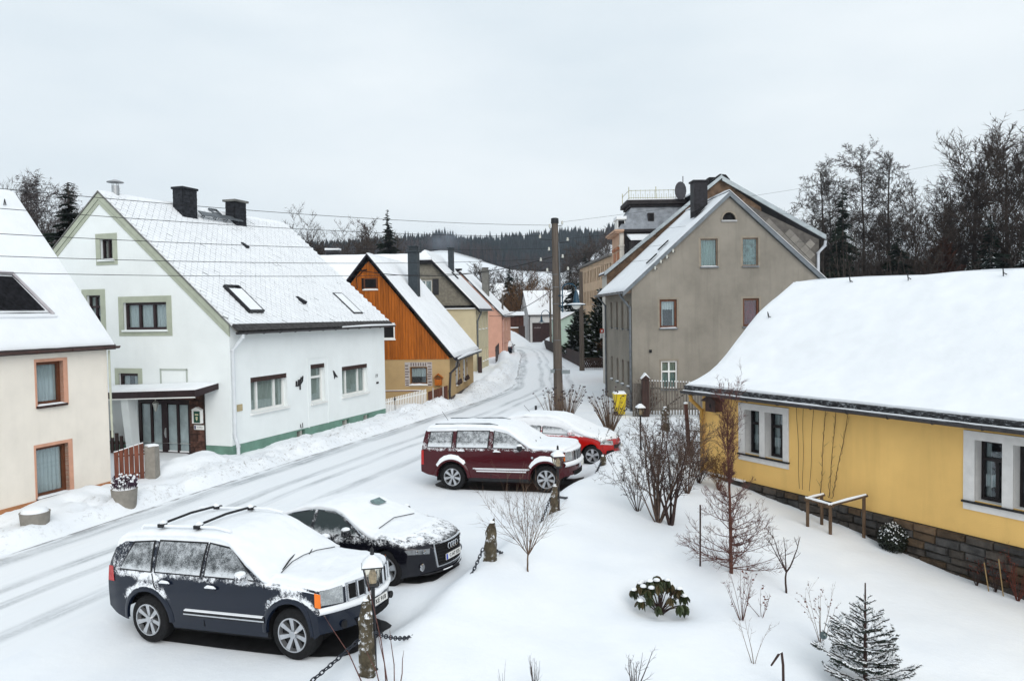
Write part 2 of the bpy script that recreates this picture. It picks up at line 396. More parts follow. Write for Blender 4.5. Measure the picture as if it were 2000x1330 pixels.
# ---------------------------------------------------------------- road: packed snow with wheel tracks
def road_mat():
    m, nt, bs, out = _nt('packed_road_snow')
    uv = nt.nodes.new('ShaderNodeUVMap'); uv.uv_map = 'road'; sep = nt.nodes.new('ShaderNodeSeparateXYZ'); nt.links.new(uv.outputs[0], sep.inputs[0])
    u, v = sep.outputs[0], sep.outputs[1]            # metres from the left kerb, metres along
    wobv = nt.nodes.new('ShaderNodeCombineXYZ'); nt.links.new(mathn(nt, 'MULTIPLY', v, .11), wobv.inputs[1])
    wob = mathn(nt, 'MULTIPLY', mathn(nt, 'SUBTRACT', noisen(nt, 1.0, 3, .5, vec=wobv.outputs[0]), .5), .9)
    uu = mathn(nt, 'ADD', u, wob)
    sv = nt.nodes.new('ShaderNodeCombineXYZ'); nt.links.new(mathn(nt, 'MULTIPLY', uu, 3.4), sv.inputs[0]); nt.links.new(mathn(nt, 'MULTIPLY', v, .20), sv.inputs[1])
    streak = noisen(nt, 1.6, 5, .7, vec=sv.outputs[0])
    patchn = noisen(nt, .5, 3, .5); fine = noisen(nt, 14, 5, .7)
    def track(c, w, s):
        d = mathn(nt, 'ABSOLUTE', mathn(nt, 'SUBTRACT', uu, c)); return mathn(nt, 'MULTIPLY', mapr(nt, d, w, w*.25, 0, 1, True), s)
    t = mathn(nt, 'MAXIMUM', track(.55, .42, 1.), track(2.05, .26, .75)); t = mathn(nt, 'MAXIMUM', t, track(2.75, .22, .7)); t = mathn(nt, 'MAXIMUM', t, track(4.0, .3, .7))
    t = mathn(nt, 'MULTIPLY', t, mapr(nt, streak, .30, .55)); t = mathn(nt, 'MULTIPLY', t, mapr(nt, patchn, .3, .62, .35, 1))
    t = mathn(nt, 'ADD', t, mathn(nt, 'MULTIPLY', mapr(nt, streak, .55, .8), .25), clamp=True)
    c = mixc(nt, mapr(nt, streak, .3, .7), (.78, .81, .845), (.84, .86, .885))
    c = mixc(nt, t, c, mixc(nt, mapr(nt, fine, .4, .7), (.30, .325, .35), (.52, .55, .58)))
    kerb = mathn(nt, 'MULTIPLY', mapr(nt, u, .40, .16, 0, 1), mapr(nt, mathn(nt, 'ADD', streak, mathn(nt, 'MULTIPLY', noisen(nt, 2.2, 3, .6), .5)), .70, .80))
    c = mixc(nt, mathn(nt, 'MULTIPLY', kerb, .8), c, (.14, .14, .15))
    nt.links.new(c, bs.inputs['Base Color']); bs.inputs['Roughness'].default_value = .55; bs.inputs['Specular IOR Level'].default_value = .25
    h = mathn(nt, 'SUBTRACT', mathn(nt, 'MULTIPLY', fine, .2), mathn(nt, 'MULTIPLY', t, .8)); bumpn(nt, bs, h, .3, .03)
    return m
US = np.array([.0, .12, .35, .8, 1.4, 2.1, 2.8, 3.5, 4.2, 4.7, 5.0])
sel = np.arange(0, 420); P = ROADL[sel]; R = np.zeros((len(sel), len(US), 3)); UV = np.zeros((len(sel), len(US), 2))
for j, u_ in enumerate(US):
    q = P+ROADN[sel]*u_; R[:, j, :2] = q
    R[:, j, 2] = .1*ss(13, 22, q[:, 1])+.006-.012*(j in (0, len(US)-1))*3+hill(q[:, 0], q[:, 1]); UV[:, j, 0] = u_; UV[:, j, 1] = ROADT[sel]
mb = MB(); mb.grid(R, flip=True); road = mb.build('road', road_mat(), smooth=True, sharp=180); tag(road, kind='structure')
uvl = road.data.uv_layers.new(name='road'); li = np.empty(len(road.data.loops), int); road.data.loops.foreach_get('vertex_index', li)
uvl.data.foreach_set('uv', UV.reshape(-1, 2)[li].ravel())
# ---------------------------------------------------------------- building kit
class Frame:
    """c: near corner; a: heading of the long wall; side=+1 gable goes left of it, -1 right. p(t, s, z): t along the long wall, s along the gable"""
    def __init__(F, c, a, side=1):
        F.c = Vector((c[0], c[1])); F.u = Vector((math.cos(a), math.sin(a))); F.g = Vector((-F.u.y, F.u.x))*side; F.side = side
    def p(F, t, s, z): q = F.c+F.u*t+F.g*s; return Vector((q.x, q.y, z))
    def gable(F, t0=0.): return lambda s, z, d=0.: F.p(t0+d, s, z)
    def long(F, s0=0.): return lambda t, z, d=0.: F.p(t, s0+d, z)
    def longfar(F, s0): return lambda t, z, d=0.: F.p(t, s0-d, z)
    def gablefar(F, t0): return lambda s, z, d=0.: F.p(t0-d, s, z)
def poly_wall(mb, W, outline, holes, depth=.16, m=0, mr=None):
    """flat wall with real openings and reveals. outline: [(u,z)], holes: [(u0,z0,u1,z1)] or polygons"""
    hp = [[(h[0], h[1]), (h[0], h[3]), (h[2], h[3]), (h[2], h[1])] if len(h) == 4 and not isinstance(h[0], tuple) else list(h) for h in holes]
    polys = [[Vector((u, z, 0)) for u, z in outline]]+[[Vector((u, z, 0)) for u, z in h] for h in hp]
    flat = [p for pl in polys for p in pl]
    mb.add([W(p.x, p.y, 0) for p in flat], tessellate_polygon(polys), m)
    for h in hp:
        n = len(h)
        for i in range(n):
            a, b = h[i], h[(i+1) % n]
            mb.quad(W(a[0], a[1], 0), W(b[0], b[1], 0), W(b[0], b[1], depth), W(a[0], a[1], depth), m if mr is None else mr)
def wavy(W, u0, u1, z0, z1, d, amp=.025, per=.13, scallop=0., ph=0.):
    n = max(6, int((u1-u0)/per*6)); us = np.linspace(u0, u1, n); G = np.zeros((n, 4, 3))
    for i, u in enumerate(us):
        dd = d+amp*math.sin(2*PI*u/per+ph)+amp*.4*math.sin(5.1*u/per)
        zb = z0+scallop*abs(math.sin(PI*u/.12))
        for j in range(4): G[i, j] = W(u, lerp(zb, z1, j/3), dd)
    return G
def window(house, W, u0, z0, u1, z1, depth=.14, fm=None, bars=(), trans=(), fw=.06, curtain='full', sill=None, sillm=None, snow=True, surround=None, sm=None, glass=None, blind=None, name='window', room=True, cm=None, label=None):
    fm = fm or M_WHITE; mb = MB(); d0, d1 = depth-.05, depth+.03
    mb.wbox(W, u0, u1, z1-fw, z1, d0, d1); mb.wbox(W, u0, u1, z0, z0+fw, d0, d1)
    mb.wbox(W, u0, u0+fw, z0+fw, z1-fw, d0, d1); mb.wbox(W, u1-fw, u1, z0+fw, z1-fw, d0, d1)
    us = [u0+fw]; zs = [z0+fw]
    ub = [lerp(u0, u1, b) for b in bars]; zb = [lerp(z0, z1, b) for b in trans]
    zc = [(z0+fw, None)]
    for b in ub: mb.wbox(W, b-fw*.5, b+fw*.5, z0+fw, (zb[0]-fw*.5 if zb and len(bars) == 1 and curtain == 'lace' else z1-fw), d0-.004, d1-.002)
    for b in zb: mb.wbox(W, u0+fw, u1-fw, b-fw*.5, b+fw*.5, d0-.008, d1-.004)
    win = mb.build(name, fm, house)
    if label: win['label'] = label
    ue = [u0+fw*.6]+ub+[u1-fw*.6]; ze = [z0+fw*.6]+zb+[z1-fw*.6]
    for i in range(len(ue)-1):
        for j in range(len(ze)-1):
            pn = MB(); pn.wbox(W, ue[i], ue[i+1], ze[j], ze[j+1], depth+.004, depth+.012); pn.build('pane', glass or M_GLASS, win)
    c = MB(); cd = depth+.055; w = u1-u0
    if curtain == 'full': c.grid(wavy(W, u0+.02, u1-.02, z0+.03, z1-.03, cd))
    elif curtain == 'half': c.grid(wavy(W, u0+.02, u1-.02, lerp(z0, z1, .42), z1-.03, cd))
    elif curtain == 'sides': c.grid(wavy(W, u0+.02, u0+w*.36, z0+.03, z1-.03, cd)); c.grid(wavy(W, u1-w*.36, u1-.02, z0+.03, z1-.03, cd))
    elif curtain == 'lace': c.grid(wavy(W, u0+.02, u1-.02, lerp(z0, z1, .2), lerp(z0, z1, .42), cd-.03, .02, .1, .03)); c.grid(wavy(W, u0+.02, u0+w*.28, z0, z1, cd+.03)); c.grid(wavy(W, u1-w*.28, u1-.02, z0, z1, cd+.03))
    elif curtain == 'swag':
        c.grid(wavy(W, u0+.02, u1-.02, lerp(z0, z1, .62), z1-.03, cd, scallop=.05)); c.grid(wavy(W, u0+.02, u0+w*.22, z0+.03, z1-.03, cd+.02)); c.grid(wavy(W, u1-w*.22, u1-.02, z0+.03, z1-.03, cd+.02))
    if c.f: c.build('curtain', cm or M_CURTAIN, win, smooth=True, sharp=180)
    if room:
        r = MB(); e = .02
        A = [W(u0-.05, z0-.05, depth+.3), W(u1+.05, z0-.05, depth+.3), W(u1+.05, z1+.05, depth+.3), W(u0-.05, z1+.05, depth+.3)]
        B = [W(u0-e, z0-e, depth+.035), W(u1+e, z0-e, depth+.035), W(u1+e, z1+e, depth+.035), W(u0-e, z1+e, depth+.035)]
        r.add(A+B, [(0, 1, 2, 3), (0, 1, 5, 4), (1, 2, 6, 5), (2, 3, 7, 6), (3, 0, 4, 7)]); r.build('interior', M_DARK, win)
    if blind:
        b = MB(); b.wbox(W, u0-.01, u1+.01, z1-blind, z1+.01, .02, depth-.055); b.build('shutter_box', M_WOODD, win)
    if sill:
        b = MB(); b.wbox(W, u0-sill, u1+sill, z0-.07, z0-.005, -.09, depth-.052); b.build('sill', sillm or fm, win)
        if snow:
            b = MB(); n = 9; us = np.linspace(u0-sill*.6, u1+sill*.6, n); G = np.zeros((n, 5, 3))
            for i, u in enumerate(us):
                for j, (dd, hh) in enumerate(((-.08, 0), (-.06, .5), (0, 1), (depth-.08, .8), (depth-.055, 0))):
                    G[i, j] = W(u, z0-.004+hh*(.035+.02*nse(u*4, z0, 2))*(0 if i in (0, n-1) else 1), dd)
            b.grid(G); b.build('sill_snow', M_SNOW, win, smooth=True, sharp=180)
    if surround:
        a, pr = surround; b = MB(); x = .012
        b.wbox(W, u0-a, u1+a, z1, z1+a, -pr, x); b.wbox(W, u0-a, u1+a, z0-a, z0-.072, -pr, x)
        b.wbox(W, u0-a, u0, z0-.072, z1, -pr, x); b.wbox(W, u1, u1+a, z0-.072, z1, -pr, x); b.build('surround', sm, win)
    return win
def slope(house, F, t0, t1, s0, z0, s1, z1, rm, thick=.12, snow=.10, step=.3, name='roof', dots=0., snowm=None, eave_gap=.05, part=None, prof=None, verge_gap=.03, noise_amp=.02, seed=0):
    """one roof slope from eave (s0, z0) to ridge (s1, z1) between t0 and t1; a snow cover lies on it as a sub-part"""
    pr = prof or [(s0, z0), (s1, z1)]
    mb = MB()
    def nrm(i):
        a = pr[max(0, i-1)]; b = pr[min(len(pr)-1, i+1)]; ds, dz = b[0]-a[0], b[1]-a[1]; L = math.hypot(ds, dz); sg = 1 if ds > 0 else -1
        return (-dz/L*sg, ds/L*sg)
    lo = [(s, z) for s, z in pr]; up = []
    for i, (s, z) in enumerate(pr): n = nrm(i); up.append((s+n[0]*thick*0, z+thick))
    A = [F.p(t0, s, z) for s, z in lo]+[F.p(t0, s, z) for s, z in up[::-1]]; B = [F.p(t1, s, z) for s, z in lo]+[F.p(t1, s, z) for s, z in up[::-1]]
    n = len(pr)
    for i in range(n-1):
        mb.hexa([A[i], B[i], B[i+1], A[i+1], A[2*n-1-i], B[2*n-1-i], B[2*n-2-i], A[2*n-2-i]])
    rf = mb.build(part or name, rm, house)
    if snow:
        Ls = np.r_[0, np.cumsum([math.dist(pr[i], pr[i+1]) for i in range(n-1)])]
        nt_ = max(3, int(abs(t1-t0)/step)); ns = max(3, int(Ls[-1]/step))
        ts = np.linspace(t0+verge_gap, t1-verge_gap, nt_); ls = np.linspace(eave_gap, Ls[-1], ns); G = np.zeros((nt_, ns+2, 3))
        for i, t in enumerate(ts):
            eg = eave_gap*(.6+.8*(nse(t*2.1, seed, 4)+.5))
            for j, l in enumerate(ls):
                l = max(l, eg) if j == 0 else l
                s = np.interp(l, Ls, [q[0] for q in pr]); z = np.interp(l, Ls, [q[1] for q in pr])
                h = snow*(.85+.3*nse(t*.7, l*.7, seed))+noise_amp*fbm(t*1.6, l*1.6, seed+3, 3)
                if i in (0, nt_-1): h *= .55
                if j == 0: h *= .75
                G[i, j+1] = F.p(t, s, z+thick+h)
            s = np.interp(eg, Ls, [q[0] for q in pr]); z = np.interp(eg, Ls, [q[1] for q in pr])
            G[i, 0] = F.p(t, s-.0, z+thick-.01); G[i, -1] = F.p(t, s1, z1+thick-.01)
        m2 = MB(); m2.grid(G, flip=(F.side*(1 if s1 > s0 else -1)*(1 if t1 > t0 else -1) > 0))
        for i in (0, nt_-1):                      # close the verge ends
            for j in range(ns+1):
                a, b = G[i, j], G[i, j+1]; k = thick-.01
                def dn(q, l): s = np.interp(l, Ls, [q_[0] for q_ in pr]); z = np.interp(l, Ls, [q_[1] for q_ in pr]); return F.p(ts[i], s, z+k)
                m2.quad(a, b, dn(b, ls[min(j, ns-1)]), dn(a, ls[max(j-1, 0)]))
        m2.build('snow_cover', snowm or M_SNOWROOF, rf, smooth=True, sharp=50)
    return rf
def gutter(house, a, b, r=.07, m=None, hooks=0, name='gutter'):
    mb = MB(); a, b = Vector(a), Vector(b); t = (b-a).normalized(); n = t.cross(Vector((0, 0, 1))).normalized()
    prof = [(math.cos(x)*r, math.sin(x)*r) for x in np.linspace(PI, 2*PI, 8)]+[(r*.86, 0)]+[(math.cos(x)*r*.86, math.sin(x)*r*.86) for x in np.linspace(2*PI, PI, 8)]
    A = [a+n*x+Vector((0, 0, y)) for x, y in prof]; B = [b+n*x+Vector((0, 0, y)) for x, y in prof]
    k = len(prof); mb.add(A+B, [(i, (i+1) % k, (i+1) % k+k, i+k) for i in range(k)])
    L = (b-a).length
    for i in range(hooks):
        c = a+t*(L*(i+.5)/hooks); mb.tube([c+n*math.cos(x)*(r+.008)+Vector((0, 0, math.sin(x)*(r+.008))) for x in np.linspace(PI, 2*PI, 6)], .012, 4)
    return mb.build(name, m or M_DGUT, house, smooth=True)
def pipe(house, pts, r=.045, m=None, name='downpipe', n=8):
    mb = MB(); mb.tube(pts, r, n)
    for p in pts[1:-1]: mb.lathe(Vector(p)-Vector((0, 0, .03)), [(r*1.25, 0), (r*1.25, .06)], 8)
    return mb.build(name, m or M_ZINC, house, smooth=True)
def slate_face(mb, W, u0, u1, z0, z1, su=.2, sz=.14, clip=None, tilt=.012, th=.008, jit=.1, m=0):
    """overlapping slates on a wall face"""
    r = 0; z = z0
    while z < z1:
        u = u0-(su*.5 if r % 2 else 0)
        while u < u1:
            a, b = max(u, u0)+.003, min(u+su, u1)-.003
            if b-a > .02 and (clip is None or clip((a+b)/2, z+sz*.5)):
                zt = min(z+sz*1.25, z1+.02); j = random.uniform(-jit, jit)*sz; o = tilt*random.uniform(.6, 1.5)
                zb = max(z+j*.3, z0); mid = (a+b)/2
                P = [W(a, zb+sz*.22, -o-th), W(mid, zb, -o-th), W(b, zb+sz*.22, -o-th), W(b, zt, -th*.4), W(a, zt, -th*.4)]
                Q = [W(a, zb+sz*.22, 0), W(mid, zb, 0), W(b, zb+sz*.22, 0)]
                mb.add(P+Q, [(0, 1, 2, 3, 4), (0, 5, 6, 1), (1, 6, 7, 2)], m)
            u += su
        z += sz; r += 1
def chimney(house, F, t0, t1, s0, s1, z0, z1, m, cap=.06, capm=None, slates=0., snow=True, flue=False, name='chimney', parent_part=None):
    mb = MB(); P = lambda t, s, z: F.p(t, s, z)
    mb.hexa([P(t0, s0, z0), P(t1, s0, z0), P(t1, s1, z0), P(t0, s1, z0), P(t0, s0, z1), P(t1, s0, z1), P(t1, s1, z1), P(t0, s1, z1)])
    ch = mb.build(name, m, parent_part or house)
    e = cap; c = MB(); c.hexa([P(t0-e, s0-e, z1+.002), P(t1+e, s0-e, z1+.002), P(t1+e, s1+e, z1+.002), P(t0-e, s1+e, z1+.002), P(t0-e, s0-e, z1+.09), P(t1+e, s0-e, z1+.09), P(t1+e, s1+e, z1+.09), P(t0-e, s1+e, z1+.09)])
    if flue:
        for ft in np.linspace(t0+.15, t1-.15, 3):
            c.hexa([P(ft-.05, s0+.05, z1+.09), P(ft+.05, s0+.05, z1+.09), P(ft+.05, s1-.05, z1+.09), P(ft-.05, s1-.05, z1+.09), P(ft-.05, s0+.05, z1+.3), P(ft+.05, s0+.05, z1+.3), P(ft+.05, s1-.05, z1+.3), P(ft-.05, s1-.05, z1+.3)])
        c.hexa([P(t0+.02, s0, z1+.302), P(t1-.02, s0, z1+.302), P(t1-.02, s1, z1+.302), P(t0+.02, s1, z1+.302), P(t0+.02, s0, z1+.36), P(t1-.02, s0, z1+.36), P(t1-.02, s1, z1+.36), P(t0+.02, s1, z1+.36)])
    if parent_part is None:
        c.build('chimney_cap', capm or m, ch)
        if slates:
            s = MB(); slate_face(s, F.gable(t0), s0, s1, z0, z1-.01, slates, slates*.8); slate_face(s, F.long(s0), t0, t1, z0, z1-.01, slates, slates*.8)
            s.build('slate_cladding', M_SLATE, ch)['kind'] = 'stuff'
    return ch
def txt(s, size, extrude=.002):
    cu = bpy.data.curves.new('t', 'FONT'); cu.body = s; cu.size = size; cu.align_x = 'CENTER'; cu.align_y = 'CENTER'; cu.extrude = extrude; cu.resolution_u = 3
    o = bpy.data.objects.new('t', cu); COL.objects.link(o); dg = bpy.context.evaluated_depsgraph_get()
    me = bpy.data.meshes.new_from_object(o.evaluated_get(dg)); bpy.data.objects.remove(o); return me
A0 = 1.243
# ================================================================ cream house at the left edge
M_CREAM = pm('cream_render', (.80, .74, .655), .9, .04, 1.4, .35, 70, streak=.10)
M_PINKT = pm('salmon_trim', (.60, .32, .22), .85, .08, 4)
M_PLIN = pm('orange_plinth', (.42, .19, .085), .85, .12, 3, .2)
M_BROWNW = pm('brown_window_wood', (.13, .045, .02), .5, .2, 4)
M_TILE = pm('roof_underlay', (.06, .05, .05), .8, .2, 5)
FL = Frame((-11.53, 21.81), A0)
H = thing('cream_house', FL.p(-3, 3, 0), 'cream rendered house at the left edge with brown framed windows and snowy roof', 'house')
mb = MB(); TL = -9.0
W = FL.long()
wins = [(-2.22, 2.78, -1.43, 3.9), (-2.32, .40, -1.36, 1.70)]
poly_wall(mb, W, [(TL, .36), (0, .36), (0, 4.35), (TL, 4.35)], wins, .17)
poly_wall(mb, FL.gablefar(0), [(0, -.2), (7.0, -.2), (7.0, 4.3), (3.5, 8.5), (0, 4.3)], [], 0)
poly_wall(mb, FL.gable(TL), [(0, -.2), (7.0, -.2), (7.0, 4.3), (3.5, 8.5), (0, 4.3)], [], 0)
mb.build('wall', M_CREAM, H)
mb = MB(); mb.wbox(W, TL, .0, -.3, .36, -.02, .1); mb.build('plinth', M_PLIN, H)
for k, (a, b, c, d) in enumerate(wins):
    w = window(H, W, a, b, c, d, .17, M_BROWNW, curtain='full', sill=.04, sillm=M_WOODD, fw=.08, trans=(), bars=())
    s = MB(); e = .13
    s.wbox(W, a-.05, c+e, d, d+.08, -.012, .165); s.wbox(W, c, c+e, b-.06, d, -.012, .165); s.wbox(W, a-.05, a, b-.06, d, -.012, .165); s.build('surround', M_PINKT, w)
rf = slope(H, FL, TL-.2, .18, -.16, 4.12, 3.5, 8.66, M_TILE, snow=.09, step=.2, eave_gap=.02, seed=2)
slope(H, FL, TL-.2, .18, 7.16, 4.12, 3.5, 8.66, M_TILE, snow=.09, step=.6)
gutter(H, FL.p(TL-.2, -.22, 4.22), FL.p(.22, -.22, 4.22), .075, pm('brown_gutter', (.07, .035, .03), .5, .2), hooks=9)
pipe(H, [FL.p(.03, -.06, 4.1), FL.p(.05, -.045, 2.2), FL.p(.07, -.04, 1.6)], .03, pm('pale_pipe', (.5, .52, .42), .6, .1))
# dark sloping dormer: its slate face and snowy cheek edge
mb = MB(); Rz = lambda s: 4.12+.12+(s+.16)*1.24
P = lambda t, s, h: FL.p(t, s, Rz(s)+h)
f0, f1, f2, f3 = P(-5.2, .50, .10), P(-1.30, .52, .10), P(-1.72, 1.32, .12), P(-4.9, 1.32, .12)
ins = lambda t, s, h: FL.p(t, s, Rz(s)+h)
mb.add([f0, f1, f2, f3, ins(-5.2, .9, -.25), ins(-1.5, .9, -.25), ins(-1.9, 1.6, -.3), ins(-4.9, 1.6, -.3)], [(0, 1, 5, 4), (1, 2, 6, 5), (2, 3, 7, 6), (3, 0, 4, 7), (4, 5, 6, 7)])
mb.add([ins(-5.2, .56, .118), ins(-1.42, .56, .118), ins(-1.76, 1.28, .135), ins(-4.9, 1.28, .135)], [(0, 1, 2, 3)])
dm = mb.build('dormer', pm('black_tile', (.014, .014, .017), .85, .4, 9, .5, 30, spec=.1), H)
mb = MB(); mb.tube([P(-1.26, .46, .13), P(-1.70, 1.34, .15), P(-4.9, 1.36, .15)], .045, 6); mb.build('dormer_edge', pm('pale_lilac_metal', (.45, .42, .44), .5, .1), dm)
mb = MB(); mb.tube([P(-5.2, .44, .11), P(-1.2, .44, .11)], .05, 6); mb.build('snow_edge', M_SNOW, dm)
for t in (-.35, -2.6):
    mb = MB(); q = P(t-.12, 3.05, .1); mb.tube([q, q+Vector((.0, -.05, .16)), q+Vector((.02, -.12, -.02))], .014, 5); mb.build('roof_hook', M_BLACKM, H)

# ================================================================ white house with green trim
FW = Frame((-9.63, 26.16), A0)
M_WHITEW = pm('white_render', (.80, .835, .835), .9, .03, .9, .25, 90, streak=.05)
M_GREENT = pm('sage_trim', (.40, .43, .345), .85, .06, 3)
M_GREENP = pm('green_plinth', (.15, .27, .215), .85, .12, 2.2, .25, 60)
M_DKWIN = pm('dark_brown_window', (.03, .016, .018), .45, .2)
H = thing('white_house', FW.p(5, 5, 0), 'large white gabled house with sage green trim and snowy roof', 'house')
WH = H; L, WD, ZE, ZR = 11.0, 11.0, 4.55, 9.35
G = FW.gable(); S = FW.long()
gw = [(4.97-.03, 7.13, 5.52, 7.86), (2.62, 4.58, 4.55, 5.55), (5.60, 4.55, 6.25, 5.85), (3.98, 2.45, 4.86, 3.02)]
sw = [(1.05, 1.56, 3.2, 2.82), (4.80, 1.46, 5.82, 3.02), (7.15, 1.47, 9.33, 2.76)]
cw = [(3.75, .24, 4.30, .50), (7.08, .20, 7.66, .46), (8.88, .18, 9.40, .44)]
door = (1.75, 0.0, 4.05, 2.08)
mb = MB()
poly_wall(mb, G, [(0, .56), (WD, .56), (WD, ZE+.17), (WD/2, ZR+.17), (0, ZE+.17)], gw+[(1.75, .56, 4.05, 2.08)], .16)
poly_wall(mb, S, [(0, .58), (L, .50), (L, ZE+.14), (0, ZE+.14)], sw, .2)
poly_wall(mb, FW.gablefar(L), [(0, -.2), (WD, -.2), (WD, ZE), (WD/2, ZR), (0, ZE)], [], 0)
poly_wall(mb, FW.longfar(WD), [(0, -.2), (L, -.2), (L, ZE), (0, ZE)], [], 0)
# raised plaster strips left from an old door
for (a, b, c, d) in ((4.56, .52, 4.60, 3.26), (6.03, .95, 6.06, 3.26), (4.56, 3.26, 6.06, 3.29), (5.98, .52, 6.01, .95), (5.98, .95, 6.06, .98)): mb.wbox(S, a, c, b, d, -.02, .01)
mb.build('wall', M_WHITEW, H)
mb = MB()
poly_wall(mb, G, [(0, -.3), (1.70, -.3), (1.70, .56), (0, .56)], [], 0)
poly_wall(mb, G, [(4.1, -.3), (WD, -.3), (WD, .56), (4.1, .56)], [], 0)
poly_wall(mb, S, [(0, -.3), (L, -.3), (L, .50), (0, .58)], cw, .25)
pl = mb.build('plinth', M_GREENP, H); pl['label'] = 'green painted plinth'
for v in pl.data.vertices: pass
for (a, b, c, d) in cw:
    mb = MB(); mb.wbox(S, a, c, b, d, .26, .28); cwn = mb.build('cellar_window', M_DARK, H)
    mb = MB(); mb.wbox(S, (a+c)/2-.04, (a+c)/2+.10, b, d, .02, .2); mb.build('pier', pm('grey_trim', (.33, .33, .30), .85, .1) if 'grey_trim' not in MAT else MAT['grey_trim'], cwn)
# gable windows
window(H, G, *gw[0], .16, M_DKWIN, bars=(.5,), curtain='full', surround=(.20, .025), sm=M_GREENT, sill=.1, sillm=M_WHITEW, fw=.05, snow=True, cm=pm('lattice_curtain', (.28, .24, .22), .9, .5, 30))
window(H, G, *gw[1], .16, M_DKWIN, bars=(.34, .67), curtain='full', surround=(.22, .02), sm=M_GREENT, sill=.04, sillm=M_WHITEW, fw=.09, snow=False)
window(H, G, *gw[2], .16, M_DKWIN, bars=(.5,), trans=(.68,), curtain='half', surround=(.22, .02), sm=M_GREENT, fw=.07, snow=False)
window(H, G, *gw[3], .12, M_DKWIN, curtain='sides', surround=(.18, .02), sm=M_GREENT, fw=.1, snow=False)
mb = MB()
for (a, b, c, d) in ((1.80, 2.70, 1.86, 3.2), (2.94, 2.66, 3.0, 3.2), (1.80, 3.14, 3.0, 3.2)): mb.wbox(G, a, c, b, d, -.02, .01)
mb.build('blind_window_trim', pm('grey_green_trim', (.42, .46, .42), .85, .05), H)
# verge trim bands along the gable
mb = MB(); k = (ZR-ZE)/(WD/2)
for (o0, o1, pr) in ((0, .22, .05), (.24, .40, .03)):
    for sg in (0, 1):
        f = lambda s: s if sg == 0 else WD-s
        zt = lambda s, o: ZE+.18+k*s-o
        A = [G(f(-.02), zt(-.02, o0), -pr), G(f(WD/2), zt(WD/2, o0), -pr), G(f(WD/2), zt(WD/2, o1), -pr), G(f(-.02), zt(-.02, o1), -pr)]
        B = [G(f(-.02), zt(-.02, o0), .02), G(f(WD/2), zt(WD/2, o0), .02), G(f(WD/2), zt(WD/2, o1), .02), G(f(-.02), zt(-.02, o1), .02)]
        mb.prism(A, B)
mb.build('verge_trim', M_GREENT, H)
# street side windows
for q in sw:
    three = q[2]-q[0] > 1.5
    window(H, S, *q, .2, M_WHITE, bars=(.24, .72) if three else (), trans=() if three else (.66,), curtain='full', sill=.05, sillm=M_WHITE, fw=.085, blind=.17, snow=False, cm=pm('sheer_curtain', (.38, .40, .37), .9, .15, 9, stretch=(5, 5, .3)) if 'sheer_curtain' not in MAT else MAT['sheer_curtain'])
# roof: slab, snow, and the slates whose edges show through the thin snow
EO = .36
rf = slope(H, FW, -.07, L+.1, -EO, ZE-EO*k+.20, WD/2, ZR+.20, pm('verge_grey', (.17, .17, .16), .8, .15), snow=.04, step=.35, seed=5, noise_amp=.008, thick=.06)
slope(H, FW, -.07, L+.1, WD+EO, ZE-EO*k+.20, WD/2, ZR+.20, MAT['verge_grey'], snow=.05, step=.8, thick=.06)
mb = MB(); z0r = ZE-EO*k+.16+.1; slen = math.hypot(1, k); dw, dh = .30, .30
nrow = int((WD/2+EO)*slen/(dh*.5)); ct = math.atan(k)
def RP(t, l, h): s = -EO+l*math.cos(ct); return FW.p(t, s-h*math.sin(ct), z0r+(s+EO)*k+h*math.cos(ct))
tot = (WD/2+EO)*slen
for r in range(1, nrow):
    lc = r*dh*.5
    for c in range(int((L+.2)/dw)+1):
        tc_ = -.1+c*dw+(dw*.5 if r % 2 else 0)
        if tc_ < -.02 or tc_ > L+.02 or lc+dh*.5 > tot or lc-dh*.5 < .02: continue
        hb = .072+random.uniform(0, .012); e = random.uniform(.90, .985); hw_ = dw*.5*e; hh = dh*.5*e
        b = len(mb.v)
        T = [RP(tc_, lc-hh, hb), RP(tc_+hw_, lc, hb-.008), RP(tc_, lc+hh, hb-.02), RP(tc_-hw_, lc, hb-.008)]
        U = [RP(tc_, lc-hh, .02), RP(tc_+hw_, lc, .02), RP(tc_-hw_, lc, .02)]
        mb.v.extend(map(tuple, T+U)); show = nse(tc_*.8, lc*.8, 3) > .05 and random.random() < .09
        mb.f += [(b, b+1, b+2, b+3), (b+4, b+5, b+1, b), (b+6, b+4, b, b+3)]; mb.m += [0, 1 if show and random.random() < .6 else 0, 1 if show else 0]
sc = mb.build('snowy_slates', [M_SNOWROOF, pm('slate_edge', (.36, .37, .38), .8, .2)], rf); sc['kind'] = 'stuff'
# bare dark eave course and gutter
mb = MB(); mb.hexa([RP(-.06, -.06, -.02), RP(L+.1, -.06, -.02), RP(L+.1, .26, -.02), RP(-.06, .26, -.02), RP(-.06, -.06, .085), RP(L+.1, -.06, .055), RP(L+.1, .20, .08), RP(-.06, .28, .09)]); mb.build('eave_course', pm('lichen_slate', (.055, .052, .052), .85, .35, 8, .6, 40), rf)
gutter(H, FW.p(-.16, -EO-.10, z0r-.04), FW.p(L+.2, -EO-.10, z0r-.04), .075, M_DGUT, hooks=12)
mb = MB(); q0, q1 = FW.p(6.5, -EO-.12, z0r-.01), FW.p(L+.18, -EO-.12, z0r-.01); mb.tube([q0, lerp(q0, q1, .5)+Vector((0, 0, .02)), q1], [.03, .05, .04], 6); mb.build('gutter_snow', M_SNOW, H, smooth=True)
M_WPIPE = pm('white_pipe', (.66, .69, .72), .5, .05)
